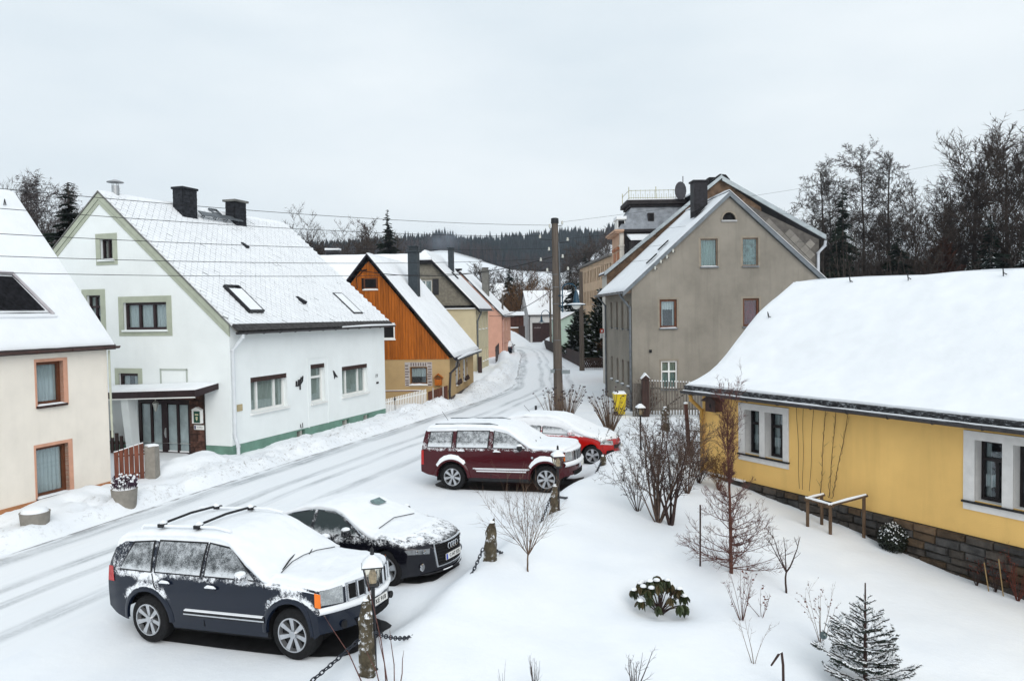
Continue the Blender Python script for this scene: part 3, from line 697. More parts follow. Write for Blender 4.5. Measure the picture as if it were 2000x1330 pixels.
pipe(H, [FW.p(.12, -EO-.1, z0r-.1), FW.p(.12, -EO-.08, z0r-.22), FW.p(.08, -.07, 3.85), FW.p(.08, -.06, 1.0), FW.p(.08, -.06, .9), FW.p(.12, -.14, .55), FW.p(.12, -.14, -.1)], .062, M_WPIPE)
mb = MB()
for i in range(26):
    x = i*.42; mb.hexa([FW.p(x, -EO+.02, z0r-.12), FW.p(x+.30, -EO+.02, z0r-.12), FW.p(x+.30, -.03, z0r+.12), FW.p(x, -.03, z0r+.12), FW.p(x, -EO+.02, z0r-.105), FW.p(x+.30, -EO+.02, z0r-.105), FW.p(x+.30, -.03, z0r+.135), FW.p(x, -.03, z0r+.135)])
# chimneys, vent pipe, roof fittings
ch1 = chimney(H, FW, 3.28, 4.08, 4.70, 5.18, 8.2, 10.12, M_SLATE, .05, M_SLATE, slates=.19)
ch2 = chimney(H, FW, 6.40, 7.17, 4.70, 5.18, 8.2, 10.02, M_SLATE, .09, pm('grey_cap', (.16, .16, .15), .8, .2), slates=.19)
mb = MB(); q = FW.p(.75, 5.5, 9.4); mb.lathe(q, [(.13, 0), (.13, .50), (.12, .50)], 12); mb.lathe(q+Vector((0, 0, .62)), [(.30, 0), (.28, .03), (.06, .10), (.05, .1)], 14)
for a in range(4): mb.tube([q+Vector((.12*math.cos(a*PI/2), .12*math.sin(a*PI/2), .48)), q+Vector((.12*math.cos(a*PI/2), .12*math.sin(a*PI/2), .65))], .012, 4)
mb.build('vent_pipe', pm('galvanised', (.45, .46, .47), .45, .12, metal=.7), H, smooth=True)
def rbox(mb, t0, t1, l0, l1, h0, h1, m=0): return mb.hexa([RP(t0, l0, h0), RP(t1, l0, h0), RP(t1, l1, h0), RP(t0, l1, h0), RP(t0, l0, h1), RP(t1, l0, h1), RP(t1, l1, h1), RP(t0, l1, h1)], m)
def slen_of(s): return (s+EO)/math.cos(ct)
for (t0, t1, s0, s1, open_) in ((1.38, 2.2, .28, 1.40, 1), (8.53, 9.3, .20, 1.28, 0)):
    mb = MB(); l0, l1 = slen_of(s0), slen_of(s1); h = .20 if open_ else .12
    rbox(mb, t0, t1, l0, l0+.06, .03, h); rbox(mb, t0, t1, l1-.05, l1, .03, h-.02); rbox(mb, t0, t0+.06, l0+.06, l1-.05, .03, h-.01); rbox(mb, t1-.06, t1, l0+.06, l1-.05, .03, h-.01)
    sk = mb.build('skylight', M_BLACKM, rf)
    mb = MB(); rbox(mb, t0+.07, t1-.0, l0+.07, l1-(.22 if open_ else .06), .05, h-.015 if open_ else h-.012); mb.build('snow_on_skylight', M_SNOW, H)
for (t, s) in ((5.45, .9), (5.5, 3.6)):
    mb = MB(); l = slen_of(s); sz = 1.0 if s < 2 else .8
    A = [RP(t-.13*sz, l-.28*sz, .03), RP(t+.13*sz, l-.28*sz, .03), RP(t+.11*sz, l+.22*sz, .05), RP(t-.11*sz, l+.22*sz, .05)]
    B = [RP(t-.10*sz, l-.28*sz, .20*sz), RP(t+.10*sz, l-.28*sz, .20*sz), RP(t+.06*sz, l+.18*sz, .10), RP(t-.06*sz, l+.18*sz, .10)]
    mb.hexa(A+B); v = mb.build('roof_vent', M_SLATE, rf)
mb = MB(); lw = slen_of(4.78); rbox(mb, 4.25, 6.85, lw, lw+.26, .24, .28)
for t in (4.5, 5.2, 5.9, 6.6): mb.tube([RP(t, lw+.05, .03), RP(t, lw+.05, .26)], .02, 4); mb.tube([RP(t, lw+.22, .03), RP(t, lw+.05, .24)], .018, 4)
mb.build('roof_walkway', M_ZINC, rf)
mb = MB(); l0 = slen_of(5.0); 
for (a, b, c, d) in ((5.55, 6.05, l0, l0+.05), (5.55, 6.05, l0+.55, l0+.6), (5.55, 5.6, l0, l0+.6), (6.0, 6.05, l0, l0+.6), (5.55, 6.05, l0+.28, l0+.31)): rbox(mb, a, b, c, d, .06, .14)
mb.build('roof_hatch', M_ZINC, rf)
# wall ornaments, plaques
def plaque(u0, u1, z0, z1, m, name, W_=S, d=.03): 
    b = MB(); b.wbox(W_, u0, u1, z0, z1, -d, .005); return b.build(name, m, H)
plaque(.28, .55, 1.72, 1.95, pm('sand_plaque', (.42, .34, .2), .8, .1), 'wall_plaque')
mb = MB()                                              # figures in cut metal: a bird on a branch, and a flying bird
for (pts, r) in (([(3.78, 2.28), (3.79, 2.46)], .04), ([(3.92, 2.26), (3.94, 2.50)], .045), ([(4.02, 2.10), (4.03, 2.36), (4.12, 2.58)], .035), ([(4.03, 2.30), (4.18, 2.42), (4.22, 2.62)], .03), ([(3.74, 2.27), (4.05, 2.27)], .025), ([(3.96, 2.42), (4.06, 2.5)], .03)):
    mb.tube([S(u, z, -.02) for u, z in pts], r, 5)
mb.build('wall_ornament', M_BLACKM, H)
mb = MB()
mb.prism([S(u, z, -.03) for u, z in ((6.42, 2.66), (6.50, 2.64), (6.62, 2.50), (6.78, 2.36), (6.70, 2.36), (6.60, 2.40), (6.52, 2.30), (6.50, 2.42))], [S(u, z, -.005) for u, z in ((6.42, 2.66), (6.50, 2.64), (6.62, 2.50), (6.78, 2.36), (6.70, 2.36), (6.60, 2.40), (6.52, 2.30), (6.50, 2.42))])
mb.build('wall_ornament', M_BLACKM, H)
nm = txt('19', .24)
Mtx = Matrix(((FW.u.x, 0, -FW.g.x, 0), (FW.u.y, 0, -FW.g.y, 0), (0, 1, 0, 0), (0, 0, 0, 1)))
nm.materials.append(M_BLACKM); put('house_number', nm, H, Matrix.Translation(S(10.15, 2.12, -.012)) @ Mtx)
plaque(10.13, 10.32, 1.76, 1.84, M_BLACKM, 'name_plate')
mb = MB(); mb.tube([S(3.98, .75, -.02), S(3.98, .62, -.03), S(4.12, .6, -.03), S(4.12, .78, -.02)], .014, 5); mb.build('boot_scraper', M_BLACKM, H)
# ---- entrance: brick surround, double door, canopy, slanted pillar
M_BRICK = pm('red_brown_stone', (.115, .055, .04), .75, .35, 6, .5, 45, rand=.45)
mb = MB(); mb.wbox(G, 1.10, 1.74, -.3, 2.08, -.035, -.004); mb.wbox(G, 1.10, 4.35, 2.082, 2.62, -.035, -.004); rec = mb.build('brick_surround', pm('dark_mortar', (.035, .026, .024), .9, .2), H)
def bricks(u0, u1, z0, z1, bw, bh, vert=False):
    z = z0; r = 0
    while z < z1-.02:
        hz = min(bh*random.uniform(.85, 1.15), z1-z); u = u0-(bw*.5 if r % 2 and not vert else 0)
        while u < u1-.01:
            wv = bw*random.uniform(.8, 1.2); a, b = max(u, u0), min(u+wv, u1)
            if b-a > .04:
                m_ = MB(); j = random.uniform(0, .015); m_.wbox(G, a+.008, b-.008, z+.008, z+hz-.008, -.055-j, -.02); m_.build('brick', M_BRICK, rec)
            u += wv
        z += hz; r += 1
bricks(1.12, 1.72, -.25, 2.10, .34, .24); bricks(1.12, 4.35, 2.12, 2.36, .20, .24, True); bricks(1.12, 4.35, 2.36, 2.60, .22, .24, True)
mb = MB(); mb.wbox(G, 1.76, 4.06, -.25, 2.07, .10, .15)
dr = mb.build('door', M_DKWIN, H)
mb = MB()
for (a, b, c, d) in ((1.75, 4.05, 1.97, 2.08), (1.75, 4.05, -.25, .25), (1.75, 1.86, .25, 1.97), (3.94, 4.05, .25, 1.97), (2.78, 3.02, .25, 1.97), (2.28, 2.36, .25, 1.97), (3.44, 3.52, .25, 1.97)): mb.wbox(G, a, b, c, d, .02, .099)
mb.build('door_frame', M_DKWIN, dr)
for (a, b) in ((1.88, 2.27), (2.37, 2.77), (3.03, 3.43), (3.53, 3.93)):
    mb = MB(); mb.wbox(G, a, b, .30, 1.92, .085, .095); mb.build('door_pane', pm('frosted_pane', (.36, .44, .46), .2, .15, 2, coat=.3, spec=.6) if 'frosted_pane' not in MAT else MAT['frosted_pane'], dr)
    mb = MB(); mb.wbox(G, a, b, .255, .30, .03, .084); mb.build('snow_ledge', M_SNOW, dr)
mb = MB(); mb.tube([G(2.84, 1.06, -.02), G(2.84, .92, -.05), G(2.84, .78, -.02)], .014, 6); mb.wbox(G, 2.815, 2.865, .75, 1.1, 0, .02); mb.build('door_handle', M_STEEL, dr)
# canopy
CZ = lambda s, d: 2.44-.058*(s-.55)
mb = MB(); s0, s1, d1 = .50, 6.6, -1.15
mb.hexa([G(s0, 2.52, .0), G(s0, 2.36, d1), G(s1, 2.10, d1), G(s1, 2.24, 0), G(s0, 2.72, 0), G(s0, 2.60, d1), G(s1, 2.34, d1), G(s1, 2.46, 0)])
cn = mb.build('canopy', M_DKWIN, H)
Gd = np.zeros((26, 6, 3))
for i, s in enumerate(np.linspace(s0+.02, s1, 26)):
    for j, d in enumerate((0, -.05, -.4, -.8, -1.08, d1+.02)):
        f = (s-s0)/(s1-s0); zt = lerp(lerp(2.72, 2.60, -d/1.15), lerp(2.46, 2.34, -d/1.15), f); Gd[i, j] = G(s, zt+(.0 if j in (0, 5) or i in (0, 25) else .07+.02*nse(s*2, d*3)), d-.0)
mb = MB(); mb.grid(Gd, flip=False); mb.build('canopy_snow', M_SNOWROOF, cn, smooth=True)
mb = MB(); mb.tube([G(s0, 2.36, d1+.0), G(4.2, 2.20, d1+.0)], .022, 6); mb.build('canopy_edge', M_WHITE, cn)
mb = MB(); mb.hexa([G(3.72, -.1, -.55), G(4.02, -.1, -.55), G(4.02, -.1, -.25), G(3.72, -.1, -.25), G(3.42, 2.30, -1.08), G(3.74, 2.30, -1.08), G(3.74, 2.36, -.72), G(3.42, 2.36, -.72)]); mb.build('canopy_pillar', M_WHITEW, H)
mb = MB(); q = G(2.72, 2.20, -.55); mb.tube([q, q+Vector((0, 0, -.08))], .02, 6); mb.lathe(q+Vector((0, 0, -.45)), [(.02, 0), (.05, .06), (.10, .28), (.115, .30), (.03, .38), (.02, .4)], 8); mb.build('porch_lantern', pm('pale_metal', (.5, .5, .46), .35, .1, metal=.5), H)
# letter box and sign
mb = MB(); mb.wbox(G, 1.13, 1.50, 1.33, 1.80, -.20, -.075); mb.prism([G(1.11, 1.80, -.22), G(1.52, 1.80, -.22), G(1.315, 1.90, -.22)], [G(1.11, 1.80, -.07), G(1.52, 1.80, -.07), G(1.315, 1.90, -.07)]); lb = mb.build('letter_box', M_WHITE, H)
mb = MB(); mb.wbox(G, 1.16, 1.42, 1.36, 1.76, -.206, -.2); mb.build('letter_box_door', pm('dark_green_paint', (.015, .07, .045), .4, .1), lb)
mb = MB(); mb.wbox(G, 1.22, 1.36, 1.62, 1.66, -.212, -.206); mb.prism([G(1.24, 1.52, -.212), G(1.34, 1.52, -.212), G(1.29, 1.42, -.212)], [G(1.24, 1.52, -.206), G(1.34, 1.52, -.206), G(1.29, 1.42, -.206)]); mb.wbox(G, 1.25, 1.33, 1.53, 1.57, -.212, -.206); mb.build('letter_box_emblem', pm('cream_emblem', (.7, .68, .45), .5, .05), lb)
mb = MB(); mb.wbox(G, 1.10, 1.52, 1.10, 1.26, -.09, -.075); mb.wbox(G, 1.44, 1.50, 1.12, 1.24, -.095, -.09, 1); 
for i in range(9): mb.wbox(G, 1.15+i*.028, 1.165+i*.028, 1.165, 1.165+random.choice((.03, .045)), -.093, -.09, 2)
mb.build('name_sign', [M_WHITE, pm('navy_print', (.03, .03, .12), .5, .1), pm('grey_print', (.25, .25, .25), .6, .1)], H)
# ---- gate things between the two houses
M_FENR = pm('red_brown_board', (.16, .05, .028), .6, .25, 5, .3, 40, stretch=(3, 3, .5), rand=.25)
q = Vector((-11.30, 22.35, 0)); dq = (Vector((-10.88, 22.75, 0))-q); 
t_ = thing('board_gate', (-11.2, 22.5, .1), 'red brown board gate between cream house and concrete post', 'gate')
for i in range(6):
    a = Vector((-11.55, 22.05, 0))+Vector((.115, .065, 0))*i; mb = MB(); n_ = Vector((.065, -.115, 0)).normalized()*.02; w_ = Vector((.10, .056, 0))
    zt = 1.16+.035*i; mb.prism([a-n_+Vector((0, 0, .1)), a+w_-n_+Vector((0, 0, .1)), a+w_-n_+Vector((0, 0, zt)), a-n_+Vector((0, 0, zt-.03))], [a+n_+Vector((0, 0, .1)), a+w_+n_+Vector((0, 0, .1)), a+w_+n_+Vector((0, 0, zt)), a+n_+Vector((0, 0, zt-.03))]); mb.build('board', M_FENR, t_)
    mb = MB(); mb.tube([a-n_*1+Vector((0, 0, zt-.02)), a+w_-n_*1+Vector((0, 0, zt+.0))], .02, 5); mb.build('snow_cap', M_SNOW, t_)
mb = MB()
for z in (.45, 1.0): a = Vector((-11.55, 22.12, z)); mb.tube([a, a+Vector((.7, .4, 0))], .03, 4)
mb.build('rail', M_FENR, t_)
mb = MB(); x, y = -10.72, 22.62; mb.hexa([(x-.16, y-.16, 0), (x+.16, y-.16, 0), (x+.16, y+.16, 0), (x-.16, y+.16, 0), (x-.15, y-.15, 1.22), (x+.15, y-.15, 1.22), (x+.15, y+.15, 1.22), (x-.15, y+.15, 1.22)])
t_ = thing('concrete_post', (x, y, 0), 'grey concrete gate post below the white pillar', 'post'); mb.build('shaft', pm('concrete', (.27, .25, .22), .9, .12, 6, .4, 50), t_)
mb = MB(); mb.lathe((x, y, 1.215), [(.22, 0), (.2, .04), (.1, .055), (.01, .06)], 4); mb.build('snow_cap', M_SNOW, t_)
# dark stair railing behind
t_ = thing('stair_railing', FW.p(-.9, 5.0, .4), 'dark slatted stair railing beside the white pillar of the entrance', 'railing')
for i in range(9):
    s = 5.9-i*.21; zt = 1.30 if i < 4 else 1.30-.09*(i-3); mb = MB(); mb.wbox(FW.gable(-.55), s, s+.13, .2, zt, -.02, .02); mb.build('slat', M_WOODD, t_)
mb = MB(); mb.wbox(FW.gable(-.53), 4.15, 6.0, .55, .62, -.0, .03); mb.build('rail', M_WOODD, t_)
# planters
for i, (x, y, lb) in enumerate(((-11.0, 17.45, 'round concrete planter full of snow below the cream house'), (-9.98, 19.5, 'round concrete planter with snowy heather near the board gate'))):
    z = gz(x, y)-.30; t_ = thing('planter', (x, y, z), lb, 'planter', 'concrete planters on the snowy verge')
    mb = MB(); mb.lathe((x, y, z), [(.26, 0), (.27, .02), (.31, .52), (.32, .56), (.27, .56), (.26, .5)], 24); mb.build('bowl', MAT['concrete'], t_, smooth=True)
    mb = MB(); mb.lathe((x, y, z+.50), [(.28, 0), (.29, .05), (.24, .09+.05*(1-i)), (.12, .13+.05*(1-i)), (.01, .14+.05*(1-i))], 20); mb.build('snow', M_SNOW, t_, smooth=True)
    if i == 1:
        mb = MB()
        for k_ in range(160):
            a = random.uniform(0, 2*PI); r = .27*math.sqrt(random.random()); c = Vector((x+r*math.cos(a), y+r*math.sin(a), z+.56)); h = random.uniform(.1, .34)
            mb.tube([c, c+Vector((math.cos(a)*.06, math.sin(a)*.06, h))], [.006, .012], 3)
            if k_ % 2: mb.lathe(c+Vector((math.cos(a)*.05, math.sin(a)*.05, h-.02)), [(.022, 0), (.03, .02), (.005, .04)], 5, m=1)
        mb.build('heather', [pm('heather_twig', (.07, .035, .06), .8, .3), M_SNOW], t_)
# ================================================================ timber-clad house
def polyroof(house, polys, rm, sm_, thick=.1, snow=.12, name='roof', part=None):
    mb = MB()
    for P in polys: mb.prism([Vector(p) for p in P], [Vector(p)+Vector((0, 0, thick)) for p in P])
    r = mb.build(name, rm, part or house)
    m2 = MB()
    for P in polys:
        c = sum((Vector(p) for p in P), Vector())/len(P); Q = [c+(Vector(p)-c)*.985 for p in P]
        m2.prism([q+Vector((0, 0, thick-.01)) for q in Q], [c+(q-c)*.99+Vector((0, 0, thick+snow)) for q in Q])
    m2.build('snow_cover', sm_, r, smooth=True, sharp=40); return r
FO = Frame((-3.3, 40.35), 1.475); G = FO.gable(); S = FO.long()
M_OCHRE = pm('ochre_render', (.46, .32, .16), .9, .06, 1.5, .3, 60)
M_BOARD = pm('orange_board', (.39, .108, .012), .55, .17, 2.5, .25, 40, stretch=(5, 5, .5), rand=.16, spec=.2)
M_STONEB = pm('brown_stone_base', (.10, .075, .065), .9, .3, 5, .5, 30)
H = thing('timber_clad_house', FO.p(4, 4, 0), 'ochre house with orange timber boards on its steep gable', 'house')
ZE, ZR, HW, L = 2.62, 7.95, 4.25, 8.5; k = (ZR-ZE)/(HW+.1)
mb = MB(); gws = [(1.22, 1.27, 2.13, 2.18)]
poly_wall(mb, G, [(0, .1), (8.5, .1), (8.5, 2.62), (0, 2.62)], gws, .14)
sws = [(1.95, 1.05, 3.0, 2.3), (4.55, 1.05, 5.7, 2.25)]
poly_wall(mb, S, [(0, .55), (L, .35), (L, 2.62), (0, 2.62)], sws, .14)
poly_wall(mb, FO.gablefar(L), [(0, -.2), (8.5, -.2), (8.5, 2.62), (4.25, ZR), (0, 2.62)], [], 0)
mb.build('wall', M_OCHRE, H)
mb = MB(); mb.wbox(S, -.03, L, -.3, .55, -.04, .05); mb.wbox(G, -.03, 1.0, -.3, .12, -.04, .05); mb.build('plinth', M_STONEB, H)
mb = MB(); mb.prism([G(s, z, .02) for s, z in ((0, 2.6), (8.5, 2.6), (4.25, ZR-.02))], [G(s, z, .06) for s, z in ((0, 2.6), (8.5, 2.6), (4.25, ZR-.02))]); bk = mb.build('gable_backing', M_DARK, H)
x = 0.0; bw = .145
topz = lambda s: 2.62+k*(min(s, 8.5-s)+.05)-.06
gwin = [(3.79, 6.33, 4.53, 6.92), (2.90, 3.68, 3.72, 4.54)]
while x < 8.5-.02:
    a, b = x+.007, min(x+bw, 8.5)-.007
    segs = [(2.58, None)]
    cut = [w for w in gwin if a < w[2]-.01 and b > w[0]+.01]
    zs = 2.58; rng = []
    if cut:
        w = cut[0]; rng = [(zs, w[1], w[1]), (w[3], topz(a), topz(b))]
    else: rng = [(zs, topz(a), topz(b))]
    for (z0, za, zb) in rng:
        if max(za, zb)-z0 < .03: continue
        m_ = MB(); d = -.03-random.uniform(0, .006)
        m_.prism([G(a, z0, d), G(b, z0, d), G(b, zb, d), G(a, za, d)], [G(a, z0, .03), G(b, z0, .03), G(b, zb, .03), G(a, za, .03)]); m_.build('board', M_BOARD, bk)
    x += bw
for w in gwin:
    window(H, G, *w, .03, M_BROWNW if w[0] > 3.5 else M_WHITE, curtain='half' if w[0] > 3.5 else 'full', fw=.07, sill=.05, sillm=M_WHITE, snow=True)
win = window(H, G, *gws[0], .14, pm('brown_frame', (.16, .07, .03), .5, .15), curtain='half', fw=.07, sill=.04, sillm=M_WHITE, snow=True)
M_QUOIN = pm('pale_quoin', (.46, .42, .40), .85, .12, 9); M_CLINK = pm('dark_clinker', (.13, .09, .085), .8, .2)
u0, z0, u1, z1 = gws[0]
def qb(W_, a, b, c, d, o0, o1, m_, nm_): b_ = MB(); b_.wbox(W_, a, b, c, d, o0, o1); b_.build(nm_, m_, H)
for (ua, ub) in ((u0-.28, u0-.02), (u1+.02, u1+.28)):
    qb(G, ua, ub, z0-.1, z1+.26, -.012, .005, M_QUOIN, 'jamb'); zz = z0-.06
    while zz < z1+.2: qb(G, ua+random.uniform(.0, .08), ub-random.uniform(.0, .06), zz, zz+.05, -.02, -.012, M_CLINK, 'brick'); zz += random.uniform(.10, .19)
qb(G, u0-.02, u1+.02, z1+.02, z1+.26, -.012, .005, M_QUOIN, 'lintel')
for i in range(7): a = u0+.04+i*.13; qb(G, a, a+.05, z1+.05, z1+.22, -.02, -.012, M_CLINK, 'brick')
for q in sws:
    for (ua, ub) in ((q[0]-.2, q[0]-.01), (q[2]+.01, q[2]+.2)):
        zz = q[1]
        while zz < q[3]-.05: qb(S, ua, ub, zz, zz+.095, -.02, .005, M_CLINK if random.random() < .4 else M_QUOIN, 'brick'); zz += .1
for q in sws:
    w = window(H, S, *q, .14, M_WHITE, bars=(.5,), curtain='full', fw=.07, sill=.05, sillm=M_WHITE)
    mb = MB(); 
    for i in range(26): c = S(random.uniform(q[0], q[2]), q[1]-.02, -.12); mb.lathe(c, [(.05, 0), (.09, .08), (.02, random.uniform(.14, .3))], 5)
    mb.build('flower_box', pm('dead_flowers', (.06, .035, .03), .9, .4), w)
rf = slope(H, FO, -.3, L+.5, -.35, ZE-.35*k+.32, HW, ZR+.12, pm('roof_black', (.02, .02, .03), .7, .3), snow=.07, step=.3, seed=8, noise_amp=.012)
slope(H, FO, -.3, L+.5, 8.5+.35, ZE-.35*k+.32, HW, ZR+.12, MAT['roof_black'], snow=.07, step=.6)
# seams of the roof sheets under the snow
mb = MB()
for i in range(22):
    t = -.1+i*.41; a = FO.p(t, -.2, ZE-.2*k+.32+.19); b = FO.p(t, HW-.1, ZR+.12-.1*k+.19); mb.tube([a, b], .022, 4)
mb.build('snow_seams', M_SNOWROOF, rf)
gutter(H, FO.p(-.3, -.45, ZE-.35*k+.36), FO.p(L+.5, -.45, ZE-.35*k+.36), .075, M_DGUT, hooks=6)
mb = MB(); zq = ZE-.35*k+.42; mb.tube([FO.p(.0, -.47, zq), FO.p(3, -.47, zq+.05), FO.p(L+.4, -.47, zq)], [.05, .085, .05], 6); mb.build('gutter_snow', M_SNOW, H, smooth=True)
pipe(H, [FO.p(-.05, -.45, ZE-.1), FO.p(-.05, -.42, 2.2), FO.p(-.05, -.05, 1.85), FO.p(-.05, .02, .9), FO.p(-.05, .0, .1)], .06, M_DGUT)
chimney(H, FO, 3.3, 3.95, 2.35, 2.9, 5.0, 8.5, pm('blue_grey_slate', (.034, .045, .054), .6, .2, 6, .3, 30), .09, None, flue=True)
# letter house on the gable wall
t_ = MB(); t_.wbox(G, .42, .78, 1.22, 1.60, -.22, -.01); t_ = t_.build('nesting_box', M_BOARD, H); t_['label'] = 'orange little house shaped letter box'
mb = MB(); mb.prism([G(.34, 1.60, -.28), G(.60, 1.84, -.28), G(.60, 1.79, -.28)], [G(.34, 1.60, -.0), G(.60, 1.84, -.0), G(.60, 1.79, -.0)]); mb.prism([G(.86, 1.60, -.28), G(.60, 1.79, -.28), G(.60, 1.84, -.28)], [G(.86, 1.60, 0), G(.60, 1.79, 0), G(.60, 1.84, 0)]); mb.wbox(G, .46, .74, 1.54, 1.58, -.225, -.2, 1); mb.build('box_roof', [M_BOARD, M_DARK], t_)
mb = MB(); mb.tube([G(4.55, 7.25, -.06), G(4.9, 6.95, -.06), G(4.85, 6.4, -.06), G(5.1, 6.2, -.06), G(5.15, 6.45, -.06)], .018, 5); mb.tube([G(4.3, 7.35, -.1), G(4.95, 7.3, -.1)], .03, 5); mb.build('cable_bracket', M_BLACKM, H)
# metal frame in front of the gable and the fences
t_ = thing('carpet_frame', G(4, .1, -.9), 'thin brown metal frame behind the white picket fence', 'frame')
mb = MB(); mb.tube([G(4.6, .1, -.9), G(4.6, .98, -.9), G(1.3, 1.0, -.9), G(1.3, .2, -.9)], .03, 6); mb.tube([G(4.2, .1, -.9), G(4.2, .95, -.9)], .05, 6); mb.build('pipe_frame', M_BROWNW, t_, smooth=True)
mb = MB(); mb.tube([G(4.6, 1.02, -.9), G(1.35, 1.04, -.9)], .022, 5); mb.build('snow_line', M_SNOW, t_)
def picket(name, a, b, n, h0, h1, w, z0f, m, label, cat, rails=(.3, .8), snow=.0, railm=None, group=None, tk=.02, topcut=0.):
    a, b = Vector((*a, 0)), Vector((*b, 0)); d = (b-a); Ld = d.length; d.normalize(); nrm_ = Vector((d.y, -d.x, 0))
    t_ = thing(name, (a.x, a.y, z0f), label, cat, group)
    ang = math.atan2(d.y, d.x)
    proto = MB(); proto.box(0, w, -tk/2, tk/2, 0, 1); me = proto.mesh('slat', m)
    sn = MB(); sn.lathe((w/2, 0, 0), [(w*.5, -.01), (w*.55, .012), (w*.2, .03), (.002, .034)], 6); ms = sn.mesh('slat_snow', M_SNOW)
    for i in range(n):
        p = a+d*(Ld*i/n); f = i/max(1, n-1); h = lerp(h0, h1, f)-topcut*math.sin(PI*f)
        sl = put('slat', me, t_, Matrix.Translation(p+Vector((0, 0, z0f))) @ Matrix.Rotation(ang, 4, 'Z') @ Matrix.Diagonal((1, 1, h, 1)))
        if snow: put('snow_tip', ms, t_, Matrix.Translation(p+Vector((0, 0, z0f+h))) @ Matrix.Rotation(ang, 4, 'Z'))
    for r in rails:
        mb = MB(); A, B = a+Vector((0, 0, z0f+h0*r)), b+Vector((0, 0, z0f+h1*r)); o = nrm_*(-tk*.5-.016)
        mb.hexa([A+o-nrm_*.015-Vector((0, 0, .03)), B+o-nrm_*.015-Vector((0, 0, .03)), B+o+nrm_*.012-Vector((0, 0, .03)), A+o+nrm_*.012-Vector((0, 0, .03)), A+o-nrm_*.015+Vector((0, 0, .03)), B+o-nrm_*.015+Vector((0, 0, .03)), B+o+nrm_*.012+Vector((0, 0, .03)), A+o+nrm_*.012+Vector((0, 0, .03))])
        mb.build('rail', railm or m, t_)
    return t_
t_ = picket('picket_fence', (-6.2, 36.5), (-4.35, 38.75), 27, 1.02, 1.28, .05, -.1, M_WHITE, 'white picket fence between the white house and the timber clad house', 'fence', (.2, .85))
mb = MB(); mb.tube([(-5.72, 37.08, .0), (-5.72, 37.08, 1.02)], .018, 6); mb.lathe((-5.72, 37.04, .88), [(.03, -.05), (.06, 0), (.03, .06)], 8); mb.build('gate_latch', M_BLACKM, t_)
t_ = thing('board_gate', (-3.9, 39.3, 0), 'brown board gate beside the white picket fence', 'gate')
a, b = Vector((-4.30, 38.85, 0)), Vector((-3.42, 40.1, 0)); M_BGATE = pm('brown_gate_board', (.115, .042, .025), .6, .2, 4, .3, 40, stretch=(3, 3, .5), rand=.15)
for i in range(10):
    p, q = lerp(a, b, i/10+.006), lerp(a, b, (i+1)/10-.004); n_ = Vector((.82, -.57, 0))*.02; zt = 1.02+.02*i; mb = MB()
    mb.prism([p-n_, q-n_, q-n_+Vector((0, 0, zt+.02)), p-n_+Vector((0, 0, zt))], [p+n_, q+n_, q+n_+Vector((0, 0, zt+.02)), p+n_+Vector((0, 0, zt))]); mb.build('board', M_BGATE, t_)
for f in (.22, .74): p = lerp(a, b, f)+Vector((.03, -.05, 0)); mb = MB(); mb.tube([p, p+Vector((0, 0, 1.2))], .04, 6); mb.build('gate_post', pm('pale_post', (.42, .38, .36), .8, .1) if 'pale_post' not in MAT else MAT['pale_post'], t_)
# ================================================================ long roof behind
H = thing('rear_house', (-12, 60, 0), 'low house behind the white house, only its snowy roof and chimney showing', 'house')
mb = MB(); mb.box(-17, -7.6, 55, 63, 0, 6.0); mb.build('wall', M_OCHRE, H)
FR = Frame((-17.2, 54.8), 0.0); slope(H, FR, 0, 9.9, 0, 5.8, 4.2, 9.35, M_TILE, snow=.12, step=.5, seed=4); slope(H, FR, 0, 9.9, 8.4, 5.8, 4.2, 9.35, M_TILE, snow=.12, step=1)
chimney(H, FR, 3.0, 3.9, 4.6, 5.2, 8.5, 9.75, pm('dark_chimney', (.03, .03, .035), .8, .2), .05)
mb = MB(); mb.box(-14.3, -13.2, 59.3, 60.1, 9.95, 10.0, 0); mb.tube([(-14.2, 59.7, 9.8), (-14.2, 59.7, 9.98)], .03); mb.tube([(-13.3, 59.7, 9.8), (-13.3, 59.7, 9.98)], .03); mb.box(-14.3, -13.2, 59.3, 60.1, 10.0, 10.14, 1); mb.build('chimney_hood', [M_ZINC, M_SNOW], H)
# ================================================================ cream house with grey shingled gable
FC = Frame((-2.9, 62.5), 1.461); G = FC.gable(); S = FC.long()
M_CREAM2 = pm('pale_yellow_render', (.60, .53, .36), .9, .06, 1.2, .2, 50)
M_SHING = pm('grey_shingle', (.215, .20, .165), .8, .18, 5, .3, 30)
H = thing('shingled_house', FC.p(4, 4, 0), 'cream house with grey shingled half hipped gable and long snowy roof', 'house')
L = 7.0; mb = MB()
sws = [(1.5, 3.62, 2.2, 4.85), (3.45, 3.62, 4.15, 4.85), (5.4, 3.62, 6.1, 4.85), (1.2, .85, 1.8, 1.95), (3.2, .85, 3.8, 1.95), (4.6, .85, 5.2, 1.95), (5.9, .85, 6.5, 1.95)]
poly_wall(mb, S, [(0, -.2), (L, -.2), (L, 5.35), (0, 5.35)], sws, .14); poly_wall(mb, G, [(0, -.2), (8.6, -.2), (8.6, 5.42), (0, 5.42)], [], 0); mb.build('wall', M_CREAM2, H)
for q in sws: window(H, S, *q, .14, M_WHITE, bars=(.5,), curtain='full', fw=.07, sill=.04, sillm=M_WHITE, room=True)
gz_ = lambda s: min(9.3, 5.42+1.03*min(s+.02, 8.62-s)*1.04)
mb = MB(); poly_wall(mb, FC.gable(-.02), [(0, 5.42), (8.6, 5.42), (4.95, 9.3), (3.65, 9.3)], [(3.59, 6.58, 4.55, 7.72)], .12); bk = mb.build('gable', M_SHING, H)
